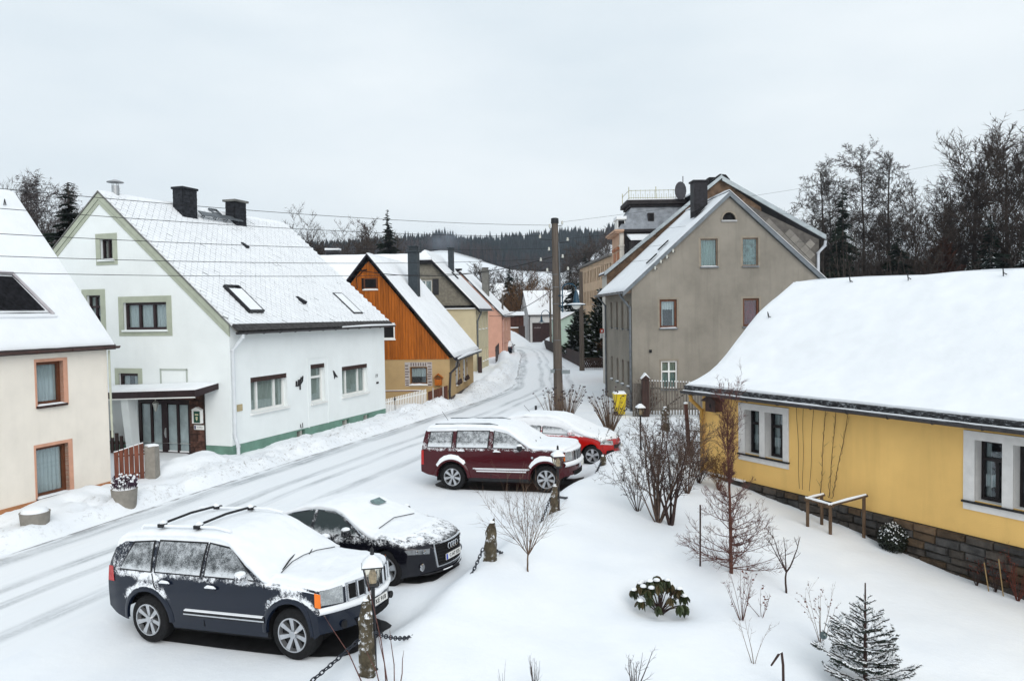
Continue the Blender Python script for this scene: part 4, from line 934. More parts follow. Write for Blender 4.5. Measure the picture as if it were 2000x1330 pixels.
mb = MB(); slate_face(mb, FC.gable(-.025), 0, 8.6, 5.45, 9.28, .40, .26, clip=lambda u, z: z < gz_(u)-.25 and z > 5.4 and not (3.3 < u < 4.6 and 6.3 < z < 7.75)); mb.build('shingles', M_SHING, bk)['kind'] = 'stuff'
w = window(H, FC.gable(-.02), 3.59, 6.58, 4.55, 7.72, .12, M_WHITE, bars=(.55,), curtain='full', fw=.08)
mb = MB(); mb.wbox(FC.gable(-.04), 3.02, 3.50, 6.5, 7.8, -.04, 0); mb.build('shutter', pm('dark_shutter', (.03, .03, .035), .6, .1), w)
mb = MB(); mb.wbox(G, -.1, 8.7, 5.40, 5.60, -.10, -.03, 0); mb.wbox(G, -.1, 8.7, 5.30, 5.39, -.22, -.03, 1); mb.build('ledge', [M_DARK, M_SNOW], H)
ev, rd = (-.35, 5.15), (4.3, 10.05); kk = (rd[1]-ev[1])/(rd[0]-ev[0]); zs = lambda s: ev[1]+(s-ev[0])*kk
hs = (9.22-ev[1])/kk+ev[0]
polyroof(H, [[FC.p(-.3, ev[0], ev[1]), FC.p(L+.3, ev[0], ev[1]), FC.p(L+.3, rd[0], rd[1]), FC.p(.9, rd[0], rd[1]), FC.p(-.3, hs, 9.22)], [FC.p(-.3, hs, 9.22), FC.p(.9, rd[0], rd[1]), FC.p(-.3, 8.6-hs, 9.22)], [FC.p(-.3, 8.6-ev[0], ev[1]), FC.p(-.3, 8.6-hs, 9.22), FC.p(.9, rd[0], rd[1]), FC.p(L+.3, rd[0], rd[1]), FC.p(L+.3, 8.6-ev[0], ev[1])]], MAT['roof_black'], M_SNOWROOF, .12, .14)
mb = MB()
for (a, b) in (((-.35, 5.1), (hs, 9.12)), ((hs, 9.12), (8.6-hs, 9.12))): mb.hexa([FC.p(-.34, a[0], a[1]-.1), FC.p(-.34, b[0], b[1]-.1), FC.p(-.04, b[0], b[1]-.1), FC.p(-.04, a[0], a[1]-.1), FC.p(-.34, a[0], a[1]+.12), FC.p(-.34, b[0], b[1]+.12), FC.p(-.04, b[0], b[1]+.1), FC.p(-.04, a[0], a[1]+.1)])
mb.build('verge_board', M_DARK, H)
mb = MB(); rr = (4.0-1.7); mb.hexa([FC.p(2.9, 2.0, zs(2.0)+.28), FC.p(3.5, 2.0, zs(2.0)+.28), FC.p(3.5, 2.5, zs(2.5)+.28), FC.p(2.9, 2.5, zs(2.5)+.28), FC.p(2.9, 2.0, zs(2.0)+.36), FC.p(3.5, 2.0, zs(2.0)+.36), FC.p(3.5, 2.5, zs(2.5)+.36), FC.p(2.9, 2.5, zs(2.5)+.36)]); mb.build('skylight', M_DARK, H)
gutter(H, FC.p(-.35, ev[0]-.08, ev[1]+.05), FC.p(L+.35, ev[0]-.08, ev[1]+.05), .09, M_ZINC); pipe(H, [FC.p(.3, ev[0]-.05, 5.1), FC.p(.3, ev[0], 4.9), FC.p(.1, -.1, 4.3), FC.p(.1, -.1, 0)], .065, M_ZINC)
chimney(H, FC, 4.3, 4.8, 2.6, 3.05, 8.0, 10.6, MAT['blue_grey_slate'], .08)
# dark gate by its corner and the black fence beyond
picket('slat_fence', (-1.55, 71.2), (-1.35, 79.5), 16, 1.7, 1.75, .38, .1, M_WOODD, 'dark slat fence between the cream house and the pink house', 'fence', (.3, .8))
mb = MB(); mb.box(-2.75, -2.45, 61.2, 61.9, 0, 1.45); t_ = mb.build('garden_door', M_WOODD, loc=(-2.6, 61.5, 0)); tag(t_, 'small dark garden door at the corner of the cream shingled house', 'door')
# ================================================================ pink house
FP = Frame((-1.08, 82.5), 1.461); G = FP.gable(); S = FP.long()
M_PINK = pm('pink_render', (.62, .34, .25), .9, .06, 1.2, .2, 50)
H = thing('pink_house', FP.p(4, 4, 0), 'pink rendered house farther down the street with grey chimney', 'house')
ZE, ZR, HW = 4.65, 9.25, 4.4; mb = MB(); L = 8.5
sws = [(1.6, 2.9, 2.3, 4.0), (4.6, 2.9, 5.3, 4.0), (4.6, .9, 5.3, 2.0)]
poly_wall(mb, G, [(0, -.2), (8.8, -.2), (8.8, ZE), (HW, ZR), (0, ZE)], [], 0); poly_wall(mb, S, [(0, -.2), (L, -.2), (L, ZE), (0, ZE)], sws, .12); mb.build('wall', M_PINK, H)
for q in sws: window(H, S, *q, .12, M_WHITE, curtain='full', fw=.07)
slope(H, FP, -.25, L+.3, -.3, ZE-.2, HW, ZR+.1, MAT['roof_black'], snow=.14, step=.6, seed=3); slope(H, FP, -.25, L+.3, 9.1, ZE-.2, HW, ZR+.1, MAT['roof_black'], snow=.14, step=1.0)
chimney(H, FP, 2.2, 3.0, 1.7, 2.4, 6.0, 9.6, pm('grey_render', (.17, .165, .15), .9, .15, 4), .07, flue=True)
pipe(H, [FP.p(.2, -.3, ZE-.1), FP.p(.2, -.1, 3.9), FP.p(.2, -.1, 0)], .07, pm('pink_pipe', (.55, .33, .27), .6, .1)); gutter(H, FP.p(-.2, -.4, ZE-.1), FP.p(L, -.4, ZE-.1), .09, M_ZINC)
mb = MB(); 
mb.wbox(S, -.02, L, 1.55, 1.6, -.03, .01); mb.build('string_course', pm('rose_band', (.45, .24, .19), .9, .1), H)
chimney(H, FP, 0.4, 1.0, 4.4, 5.0, 8.6, 9.7, M_DARK, .04)
# ================================================================ far cluster at the bend
H = thing('far_cottage', (-4, 104, 0), 'small far cottage with snowy roof behind the pink house', 'house')
FX = Frame((-1.2, 103), PI/2+.1, 1); mb = MB(); poly_wall(mb, FX.gable(), [(0, 0), (7, 0), (7, 4.6), (3.5, 7.2), (0, 4.6)], [], 0); poly_wall(mb, FX.long(), [(0, 0), (6, 0), (6, 4.6), (0, 4.6)], [], 0); mb.build('wall', M_CREAM2, H)
slope(H, FX, -.3, 6.3, -.3, 4.4, 3.5, 7.3, M_TILE, snow=.15, step=.8); slope(H, FX, -.3, 6.3, 7.3, 4.4, 3.5, 7.3, M_TILE, snow=.15, step=.8)
mb = MB(); mb.wbox(FX.gable(), .6, 1.4, 3.3, 4.2, -.02, .02); mb.build('window', M_DARK, H)
mb = MB(); mb.box(-.9, 1.8, 116, 120, 0, 4.4); H = thing('brown_shed', (.4, 118, 0), 'red brown timber shed left of the white barn', 'shed'); mb.build('wall', pm('red_brown_timber', (.075, .028, .02), .8, .25, 3), H)
polyroof(H, [[(-1.2, 115.6, 4.4), (2.0, 115.6, 4.4), (2.0, 120.3, 4.9), (-1.2, 120.3, 4.9)]], M_TILE, M_SNOWROOF, .08, .1)
mb = MB(); mb.box(-1.0, 1.9, 114.2, 114.5, 0, 2.6); t_ = thing('yard_wall', (.4, 114.3, 0), 'brown board yard wall with snow on top before the shed', 'wall'); mb.build('boards', pm('rust_board', (.16, .075, .04), .8, .25, 3), t_)
mb = MB(); mb.box(-1.05, 1.0, 114.1, 114.6, 2.6, 2.75); mb.build('snow_cap', M_SNOW, t_)
mb = MB(); mb.box(1.0, 1.95, 113.8, 114.1, 0, 2.9); mb.build('gate', M_WOODD, t_)
for i, (x, y, w_, z0, zr, lb) in enumerate(((-5.5, 150, 6.0, 7.5, 10.5, 'distant snowy roofed house among the bare trees'), (-1.0, 175, 6.0, 8.5, 11.5, 'farthest snowy roofed house left of the dark spruce'))):
    H = thing('distant_house', (x, y, 0), lb, 'house', 'distant houses at the foot of the hill'); FX = Frame((x, y), .25); mb = MB()
    poly_wall(mb, FX.long(), [(0, 0), (w_, 0), (w_, z0), (0, z0)], [], 0); poly_wall(mb, FX.gable(), [(0, 0), (6, 0), (6, z0), (3, zr), (0, z0)], [], 0); poly_wall(mb, FX.gablefar(w_), [(0, 0), (6, 0), (6, z0), (3, zr), (0, z0)], [], 0); mb.build('wall', pm('far_wall%d' % i, (.25, .22, .2), .9, .1), H)
    slope(H, FX, -.3, w_+.3, -.3, z0-.2, 3, zr, M_TILE, snow=.18, step=1); slope(H, FX, -.3, w_+.3, 6.3, z0-.2, 3, zr, M_TILE, snow=.18, step=1)
    mb = MB(); mb.wbox(FX.long(), 2.5, 3.3, z0-1.6, z0-.6, -.02, .02); mb.build('window', M_DARK, H)
# white barn
FB = Frame((2.66, 120), .16, 1)
H = thing('white_barn', FB.p(4, 4, 0), 'white barn with dark garage door at the bend of the road', 'barn')
mb = MB(); poly_wall(mb, FB.long(), [(0, 0), (9, 0), (9, 4.55), (0, 4.55)], [(.55, 0.0, 3.4, 3.25)], .25); poly_wall(mb, FB.gable(), [(0, 0), (8, 0), (8, 4.55), (4, 8.1), (0, 4.55)], [(2.4, 4.0, 2.9, 5.4)], .2); mb.build('wall', pm('barn_white', (.66, .65, .64), .9, .06, 1, .2), H)
mb = MB(); mb.wbox(FB.long(), .55, 3.4, 0, 3.25, .22, .28); dr = mb.build('garage_door', pm('garage_brown', (.045, .022, .022), .6, .2), H)
mb = MB()
for i in range(7): mb.wbox(FB.long(), .85+i*.16, .96+i*.16, 2.40, 2.40+random.choice((.12, .17)), .21, .22)
mb.build('door_lettering', pm('faded_letters', (.35, .3, .3), .8, .1), dr)
mb = MB(); mb.wbox(FB.gable(), 2.4, 2.9, 4.0, 5.4, .18, .22); mb.build('window', M_DARK, H)
slope(H, FB, -.15, 9.3, -.35, 4.35, 4, 8.15, M_TILE, snow=.16, step=.7, seed=6); slope(H, FB, -.15, 9.3, 8.35, 4.35, 4, 8.15, M_TILE, snow=.16, step=1)
pipe(H, [FB.p(.15, -.3, 4.3), FB.p(.12, -.08, 3.9), FB.p(.12, -.08, 0)], .07, M_ZINC)
# mint green outbuildings
M_MINT = pm('mint_render', (.46, .60, .52), .9, .06, 1.5, .2)
H = thing('mint_house', (6.5, 80, 0), 'low mint green house end behind the plank fence', 'house')
FM = Frame((6.0, 95), 0.12, 1); mb = MB(); poly_wall(mb, FM.long(), [(0, 0), (3.1, 0), (3.1, 4.15), (1.7, 4.7), (0, 3.9)], [], 0); poly_wall(mb, FM.gable(), [(0, 0), (6, 0), (6, 4.0), (0, 4.0)], [], 0); mb.build('wall', M_MINT, H)
polyroof(H, [[FM.p(-.2, -.25, 3.83), FM.p(1.7, -.25, 4.73), FM.p(1.7, 6, 4.73), FM.p(-.2, 6, 3.83)], [FM.p(3.3, -.25, 4.05), FM.p(3.3, 6, 4.05), FM.p(1.7, 6, 4.73), FM.p(1.7, -.25, 4.73)]], M_TILE, M_SNOWROOF, .06, .14)
H = thing('mint_annex', (9.4, 72, 0), 'mint green wall corner with snowy roof left of the grey house', 'house')
mb = MB(); mb.box(8.65, 11.5, 70, 76, 0, 5.2); mb.build('wall', M_MINT, H); polyroof(H, [[(8.35, 69.6, 5.2), (11.8, 69.6, 5.2), (11.8, 76.4, 5.5), (8.35, 76.4, 5.5)]], M_TILE, M_SNOWROOF, .06, .16)
# long ochre factory
FF = Frame((11.15, 84.5), math.atan2(25.5, -1.1), -1); S = FF.long()
H = thing('factory_building', FF.p(12, 3, 0), 'long tan factory block with rows of tall windows', 'building')
L = 27; rows = ((2.4, 4.3), (5.7, 7.6), (8.7, 10.3)); sws = [(1.0+i*1.52+(.25 if i % 2 else 0), z0, 1.72+i*1.52+(.25 if i % 2 else 0), z1) for (z0, z1) in rows for i in range(17)]
mb = MB(); poly_wall(mb, S, [(0, 0), (L, 0), (L, 11.0), (0, 11.0)], sws, .2); poly_wall(mb, FF.gablefar(L), [(0, 0), (9, 0), (9, 11), (0, 11)], [], 0); poly_wall(mb, FF.gable(0), [(0, 0), (9, 0), (9, 11), (0, 11)], [], 0); mb.build('wall', pm('tan_render', (.60, .43, .29), .9, .1, .8, .2, 30, streak=.2), H)
for q in sws:
    mb = MB(); mb.wbox(S, q[0], q[2], q[1], q[3], .16, .2); mb.wbox(S, (q[0]+q[2])/2-.04, (q[0]+q[2])/2+.04, q[1], q[3], .12, .16, 1); mb.build('window', [pm('far_glass', (.03, .02, .018), .9, .3, spec=0.) if 'far_glass' not in MAT else MAT['far_glass'], M_BROWNW], H)
mb = MB(); mb.hexa([FF.p(-.3, -.4, 11.0), FF.p(L+.3, -.4, 11.0), FF.p(L+.3, 9, 11.0), FF.p(-.3, 9, 11.0), FF.p(-.3, -.4, 11.25), FF.p(L+.3, -.4, 11.25), FF.p(L+.3, 9, 11.25), FF.p(-.3, 9, 11.25)]); rf = mb.build('roof', pm('grey_eave', (.16, .15, .14), .8, .2), H)
mb = MB(); mb.hexa([FF.p(-.2, -.3, 11.255), FF.p(L+.2, -.3, 11.255), FF.p(L+.2, 9, 11.256), FF.p(-.2, 9, 11.256), FF.p(-.2, -.3, 11.30), FF.p(L+.2, -.3, 11.30), FF.p(L+.2, 9, 11.30), FF.p(-.2, 9, 11.30)]); mb.build('snow_cover', M_SNOWROOF, rf)
# ================================================================ grey rendered house
FG = Frame((5.81, 37.13), 1.6257, -1); G = FG.gable(); S = FG.long()
def grey_mat():
    m = pm('grey_brown_render', (.255, .232, .198), .95, .13, .5, .5, 45, streak=.35, spec=.1); return m
M_GREY = grey_mat()
H = thing('grey_house', FG.p(3.5, 4.8, 0), 'tall grey brown rendered house with weathered gable facing the camera', 'house')
ZE, ZR, HW, L = 6.05, 10.4, 4.81, 7.2; k = (ZR-ZE)/HW
gws = [(3.39, 7.05, 4.24, 8.39), (5.46, 7.06, 6.24, 8.41), (1.36, 4.11, 2.21, 5.49), (5.47, 4.12, 6.28, 5.48), (1.41, 1.15, 2.21, 2.51)]
arch = [(4.48+.325*(1-math.cos(a)), 9.29+.36*math.sin(a)) for a in np.linspace(0, PI, 13)]
sws = [(t-.52, z0, t, z1) for (z0, z1) in ((4.08, 5.45), (1.24, 2.47)) for t in (1.15, 2.6, 4.0, 5.6)]
mb = MB(); poly_wall(mb, G, [(0, -.2), (9.62, -.2), (9.62, ZE), (HW, ZR), (0, ZE)], gws+[arch], .13)
poly_wall(mb, S, [(0, -.2), (L, -.2), (L, 5.9), (0, 5.9)], sws, .13); poly_wall(mb, FG.longfar(9.62), [(0, -.2), (L, -.2), (L, 6), (0, 6)], [], 0)
mb.build('wall', M_GREY, H)
M_LB = pm('pale_brown_frame', (.24, .17, .12), .6, .2)
M_REDC = pm('red_curtain', (.16, .012, .025), .9, .3, 8); M_TEALC = pm('teal_curtain', (.22, .30, .29), .9, .2, 4, stretch=(4, 4, .5)); M_MOTC = pm('mottled_curtain', (.15, .22, .22), .9, .6, 5)
for i, q in enumerate(gws):
    window(H, G, *q, .13, [M_LB, M_LB, M_BROWNW, M_BROWNW, M_WHITE][i], bars=(.5,) if i == 4 else (), trans=(.62,) if i == 4 else (), curtain=['full', 'full', 'swag', 'full', 'full'][i], cm=[M_TEALC, M_MOTC, None, M_REDC, M_TEALC][i], fw=[.05, .05, .1, .1, .07][i], sill=.03, sillm=M_ZINC, surround=(.09, .004), sm=pm('pale_render', (.26, .225, .18), .95, .1, 3) if 'pale_render' not in MAT else MAT['pale_render'], snow=i in (0, 2, 4))
mb = MB(); poly_wall(mb, FG.gable(.11), arch, [], 0); aw = mb.build('arched_window', M_DARK, H)
mb = MB(); mb.wbox(G, 4.42, 5.19, 9.20, 9.28, -.06, .1); mb.build('sill', pm('snowy_sill', (.4, .4, .4), .8, .1), aw)
arch2 = [(4.40+.405*(1-math.cos(a)), 9.29+.45*math.sin(a)) for a in np.linspace(0, PI, 13)]
mb = MB()
for i in range(12): mb.prism([G(*arch[i], -.03), G(*arch[i+1], -.03), G(*arch2[i+1], -.03), G(*arch2[i], -.03)], [G(*arch[i], .02), G(*arch[i+1], .02), G(*arch2[i+1], .02), G(*arch2[i], .02)])
mb.build('surround', MAT['pale_render'], aw)
for q in sws: window(H, S, *q, .13, M_LB, bars=(), curtain='full', fw=.06, sill=.03, sillm=M_ZINC, snow=q[1] < 3, cm=M_MOTC)
rf = slope(H, FG, -.12, L+.55, -.42, ZE-.42*k+.14, HW, ZR+.14, M_SLATE, thick=.08, snow=.05, step=.35, seed=11)
slope(H, FG, -.12, L+.4, 9.62+.4, ZE-.4*k+.18, HW, ZR+.18, M_SLATE, snow=.09, step=.6, seed=12)
mb = MB()
for sg in (0, 1):
    f = (lambda s: s) if sg == 0 else (lambda s: 9.62-s); z = lambda s: ZE+.14+k*s
    mb.hexa([G(f(-.45), z(-.45)-.12, -.16), G(f(HW), z(HW)-.12, -.16), G(f(HW), z(HW)-.12, 0), G(f(-.45), z(-.45)-.12, 0), G(f(-.45), z(-.45)+.10, -.16), G(f(HW), z(HW)+.10, -.16), G(f(HW), z(HW)+.08, 0), G(f(-.45), z(-.45)+.08, 0)])
mb.build('verge_board', pm('blue_grey_metal', (.15, .17, .19), .5, .15, metal=.3), H)
zg = ZE-.42*k+.2; gutter(H, FG.p(-.15, -.5, zg), FG.p(L+.6, -.5, zg), .085, M_ZINC, hooks=5)
mb = MB()
for i in range(14): t = .1+i*.5; mb.hexa([FG.p(t, -.4, zg-.12), FG.p(t+.12, -.4, zg-.12), FG.p(t+.12, .02, zg-.02), FG.p(t, .02, zg-.02), FG.p(t, -.4, zg), FG.p(t+.12, -.4, zg), FG.p(t+.12, .02, zg+.2), FG.p(t, .02, zg+.2)])
mb.build('rafter_ends', M_LB, H)
pipe(H, [FG.p(.5, -.5, zg-.05), FG.p(.45, -.4, zg-.25), FG.p(.05, -.08, zg-.75), FG.p(.05, -.08, 3), FG.p(.05, -.08, 0)], .06, M_ZINC)
pipe(H, [FG.p(L-.3, -.5, zg-.05), FG.p(L-.4, -.08, zg-.6), FG.p(L-.4, -.08, 0)], .05, M_ZINC)
chimney(H, FG, 2.2, 2.9, 3.75, 4.45, 8.6, 11.5, pm('black_clad', (.014, .013, .018), .6, .4, 8, .3, 40), .06)
for (t, s) in ((.75, .95), (1.6, 1.75)):
    zz = lambda s: ZE+.3+k*s+.06; mb = MB(); mb.hexa([FG.p(t, s, zz(s)), FG.p(t+.25, s, zz(s)), FG.p(t+.25, s+.5, zz(s+.5)), FG.p(t, s+.5, zz(s+.5)), FG.p(t, s, zz(s)+.06), FG.p(t+.25, s, zz(s)+.06), FG.p(t+.25, s+.5, zz(s+.5)+.06), FG.p(t, s+.5, zz(s+.5)+.06)]); mb.build('roof_vent', M_DARK, rf)
mb = MB(); s, t = 3.55, 1.4; mb.hexa([FG.p(t, s, zz(s)), FG.p(t+.7, s, zz(s)), FG.p(t+.7, s+.5, zz(s+.5)), FG.p(t, s+.5, zz(s+.5)), FG.p(t, s, zz(s)+.3), FG.p(t+.7, s, zz(s)+.3), FG.p(t+.7, s+.5, zz(s+.5)+.12), FG.p(t, s+.5, zz(s+.5)+.12)]); mb.build('roof_hatch', M_DARK, rf)
for (s, z) in ((1.12, 6.98), (1.40, 7.29), (1.70, 7.51), (2.0, 7.80)):
    mb = MB(); mb.tube([G(s+.12, z-.02, 0), G(s+.10, z-.02, -.16), G(s, z, -.16)], .018, 5, 1); mb.lathe(G(s, z-.06, -.16), [(.035, 0), (.06, .04), (.04, .08), (.06, .12), (.02, .16)], 8); mb.build('insulator', [pm('porcelain', (.55, .55, .5), .2, .05) if 'porcelain' not in MAT else MAT['porcelain'], M_BLACKM], H)
mb = MB(); mb.wbox(G, .83, .95, 2.93, 3.07, -.06, .01); mb.build('meter_box', M_DARK, H)
# small red and white sign on the left wall's far end
t_ = thing('wall_sign', FG.p(L+.1, -.3, 3), 'small red and white notice sign projecting from the grey house', 'sign')
mb = MB(); W_ = FG.gable(L+.15); mb.wbox(W_, -.30, -.08, 3.70, 3.95, -.02, .02, 0); mb.wbox(W_, -.30, -.08, 3.42, 3.69, -.02, .02, 1); mb.wbox(W_, -.25, -.15, 3.77, 3.88, -.03, -.02, 1)
for i in range(3): mb.wbox(W_, -.27, -.12, 3.47+i*.07, 3.50+i*.07, -.03, -.02, 2)
mb.build('panel', [pm('sign_red', (.5, .04, .015), .5, .1), M_WHITE, MAT['grey_print']], t_)
# ================================================================ neighbour with brick gable behind
W = FG.gable(7.75); M_BRK = pm('soft_brick', (.14, .09, .058), .95, .3, 3, .3, 40)
H = thing('brick_gable_house', FG.p(12, 7, 0), 'taller brick gabled house with slate hung flank right behind the grey house', 'house')
mb = MB(); poly_wall(mb, W, [(.2, 0), (9.4, 0), (9.4, 10.9), (7.0, 12.55), (.2, 7.1)], [], 0); mb.build('wall', M_BRK, H)
mb = MB(); poly_wall(mb, FG.gable(7.72), [(8.0, 0), (12.85, 0), (12.85, 9.0), (8.0, 11.35)], [], 0); pm('pale_slate', (.20, .185, .165), .8, .12, 2, rand=.15); bk = mb.build('slate_flank', pm('slate_joint', (.11, .10, .09), .9, .2), H)
Wd = FG.gable(7.71); M_PSL = MAT['pale_slate']; r = 0; zz_ = 5.0; ds = .62
proto = None
while zz_ < 11.6:
    u = 8.6+(ds/2 if r % 2 else 0)
    while u < 12.9:
        lim = 9.0+(12.85-u)*(2.35/4.85)-.1
        if zz_+ds*.5 < lim and u+ds*.48 < 12.83:
            h = ds*.5*.945; mb = MB(); o = random.uniform(.01, .03)
            A = [Wd(u, zz_-h, -.02-o), Wd(u+h, zz_, -.02), Wd(u, zz_+h, -.012), Wd(u-h, zz_, -.02)]; B = [Wd(u, zz_-h, 0), Wd(u+h, zz_, 0), Wd(u, zz_+h, 0), Wd(u-h, zz_, 0)]
            mb.prism(A, B); mb.build('slate', M_PSL, bk)
        u += ds
    zz_ += ds/2; r += 1
slope(H, FG, 7.74, 8.0, .1, 7.0, 7.0, 12.6, M_SLATE, snow=0, step=.7, thick=.1, seed=14)
slope(H, FG, 7.6, 16, 13.15, 9.05, 7.0, 12.5, M_SLATE, snow=.12, step=.7, thick=.1, seed=15)
mb = MB(); mb.hexa([FG.p(7.5, 0.05, 7.03), FG.p(7.5, 7.0, 12.6), FG.p(7.74, 7.0, 12.6), FG.p(7.74, .05, 7.03), FG.p(7.5, .05, 7.25), FG.p(7.5, 7.0, 12.82), FG.p(7.74, 7.0, 12.82), FG.p(7.74, .05, 7.25)]); mb.hexa([FG.p(7.5, 13.2, 8.97), FG.p(7.5, 7.0, 12.45), FG.p(7.62, 7.0, 12.45), FG.p(7.62, 13.2, 8.97), FG.p(7.5, 13.2, 9.24), FG.p(7.5, 7.0, 12.72), FG.p(7.62, 7.0, 12.72), FG.p(7.62, 13.2, 9.24)]); mb.build('verge_board', pm('zinc_verge', (.33, .37, .39), .4, .1, metal=.4), H)
pipe(H, [FG.p(7.6, 13.2, 8.9), FG.p(7.6, 13.15, 8.6), FG.p(7.65, 12.78, 8.2), FG.p(7.65, 12.78, 5)], .09, pm('pale_pipe2', (.5, .52, .56), .5, .1))
mb = MB(); mb.box(12.0, 12.6, 46.5, 47.2, 11.6, 12.9); mb.build('chimney', M_DARK, H)
mb = MB(); q = FG.p(7.6, 7.0, 12.5); mb.hexa([q+Vector((-.5, 0, .0)), q+Vector((.5, 0, 0)), q+Vector((.5, .8, 0)), q+Vector((-.5, .8, 0)), q+Vector((-.1, 0, .35)), q+Vector((.25, 0, .3)), q+Vector((.25, .8, .3)), q+Vector((-.1, .8, .35))]); mb.build('ridge_cap', M_DARK, H)
# pale wing between grey house and villa
H = thing('pale_wing', (6.6, 49, 0), 'pale rendered low wing with snowy tiles below the villa', 'house')
mb = MB(); mb.box(6.15, 9.5, 47.6, 52, 0, 7.3); mb.build('wall', pm('pale_plaster', (.52, .50, .46), .9, .08, 2, .3), H)
polyroof(H, [[(5.9, 47.4, 7.25), (9.6, 47.4, 8.9), (9.6, 52, 8.9), (5.9, 52, 7.25)]], M_SLATE, M_SNOWROOF, .1, .1)
pipe(H, [(5.95, 47.45, 7.2), (6.02, 47.5, 6.8), (6.1, 47.5, 6.4), (6.1, 47.5, 0)], .06, M_ZINC)
# ================================================================ villa with mansard roof
H = thing('mansard_villa', (10, 56, 0), 'peach villa with dark mansard roof and railed roof deck', 'house')
M_PEACH = pm('peach_render', (.55, .36, .25), .85, .08, 1.5); M_DKSL = pm('dark_slate_wall', (.028, .024, .026), .75, .3, 5, .4, 30)
x0, x1, y0, y1 = 7.45, 14.6, 52.0, 56.5
mb = MB(); mb.box(x0, x1, y0+.02, y1, 0, 10.3, 0); mb.build('wall', M_PEACH, H)
mb = MB(); mb.box(x0+.22, x1, y0-.06, y0+.01, 6.5, 10.25); mb.build('slate_wall', M_DKSL, H)
mb = MB(); mb.box(x0-.08, x0+.2, y0-.05, y0+.015, 0, 9.3); mb.box(x0-.10, x0+.22, y0-.12, y0+.4, 9.3, 9.42); mb.box(x0-.06, x0+.19, y0-.04, y0+.3, 9.42, 10.2); mb.build('corner_pilaster', pm('cream_pilaster', (.62, .58, .52), .85, .06), H)
mb = MB(); mb.box(x0+.2, x1, y0-.3, y0+.5, 10.25, 10.42); mb.build('eave_board', M_DKSL, H)
mb = MB(); mb.box(x0-.45, x0+.19, y0-.3, y1+.2, 10.3, 10.42); mb.box(x0-.35, x0+.15, y0-.2, y1+.1, 10.2, 10.3); mb.build('cornice', pm('peach_cornice', (.52, .34, .24), .8, .1), H)
for i in range(2):
    y = 53.0+i*1.7; mb = MB(); mb.box(x0-.04, x0+.02, y, y+.9, 6.6, 9.0); w = mb.build('window', pm('orange_shutter', (.42, .16, .07), .7, .15) if 'orange_shutter' not in MAT else MAT['orange_shutter'], H)
    mb = MB(); mb.box(x0-.12, x0+.0, y-.2, y+1.1, 9.15, 9.35); mb.build('hood', MAT['orange_shutter'], w)
zt_ = 12.05; b0 = [(x0-.2, y0-.1), (x1, y0-.1), (x1, y1), (x0-.2, y1)]; t0 = [(8.35, y0+1.0), (x1, y0+1.0), (x1, y1-.8), (8.35, y1-.8)]
mb = MB(); mb.hexa([(*p, 10.42) for p in b0]+[(*p, zt_) for p in t0]); rf = mb.build('mansard_roof', pm('snow_dusted_slate', (.27, .29, .32), .7, .22, 2.2, .4, 14), H)
mb = MB(); mb.box(8.2, x1+.1, y0+.85, y1-.6, 12.05, 12.22, 0); mb.box(8.0, x1+.1, y0+.7, y1-.5, 12.22, 12.5, 0); mb.box(8.05, x1, y0+.78, y1-.6, 12.5, 12.57, 1); mb.build('roof_deck', [M_DKSL, M_SNOW], rf)
mb = MB()
for z in (12.65, 13.15): mb.tube([(8.15, y1-.6, z), (8.15, y0+.85, z), (11.85, y0+.85, z)], .02, 4)
for i in range(24): x = 8.15+i*.16; mb.tube([(x, y0+.85, 12.5), (x, y0+.85, 13.2 if i % 2 else 12.92)], .012, 3)
for (x, y) in ((8.15, y0+.85), (10.0, y0+.85), (11.85, y0+.85), (8.15, y1-.6)): mb.tube([(x, y, 12.5), (x, y, 13.4)], .03, 4)
mb.build('roof_railing', pm('pale_yellow_rail', (.35, .33, .16), .6, .2), H)
mb = MB(); c = Vector((11.62, y0+.6, 13.05)); n = 16
ring = [c+Vector((math.cos(2*PI*i/n)*.40, -.05, math.sin(2*PI*i/n)*.62)) for i in range(n)]; r2 = [c+Vector((math.cos(2*PI*i/n)*.25, .10, math.sin(2*PI*i/n)*.4)) for i in range(n)]; mb.prism(ring, r2); mb.tube([c+Vector((.2, .1, -.6)), c+Vector((.2, .1, 1.0))], .03, 5); mb.build('satellite_dish', pm('dish_grey', (.05, .05, .06), .6, .2), H)
mb = MB(); mb.box(9.35, 9.75, y0+.25, y0+.75, 11.0, 11.55); mb.box(9.42, 9.68, y0+.22, y0+.25, 11.08, 11.45, 1); mb.build('roof_window', [M_DKSL, M_DARK], rf)
mb = MB(); mb.box(7.25, 7.78, y0+.2, y0+1.6, 10.5, 11.12, 0); mb.box(7.18, 7.86, y0+.05, y0+1.7, 11.12, 11.18, 0); mb.box(7.18, 7.86, y0+.05, y0+1.7, 11.18, 11.34, 2); mb.box(7.32, 7.72, y0+.17, y0+.2, 10.58, 11.05, 1); mb.build('dormer', [M_WHITE, M_DARK, M_SNOW], rf)
mb = MB(); mb.box(7.95, 9.7, y0-1.5, y0-.06, 7.9, 9.55, 0); mb.hexa([(7.85, y0-1.7, 9.55), (9.8, y0-1.7, 9.55), (9.8, y0-.06, 10.0), (7.85, y0-.06, 10.0), (7.85, y0-1.7, 9.68), (9.8, y0-1.7, 9.68), (9.8, y0-.06, 10.12), (7.85, y0-.06, 10.12)], 1); mb.build('lean_to', [M_DKSL, M_SNOWROOF], H)
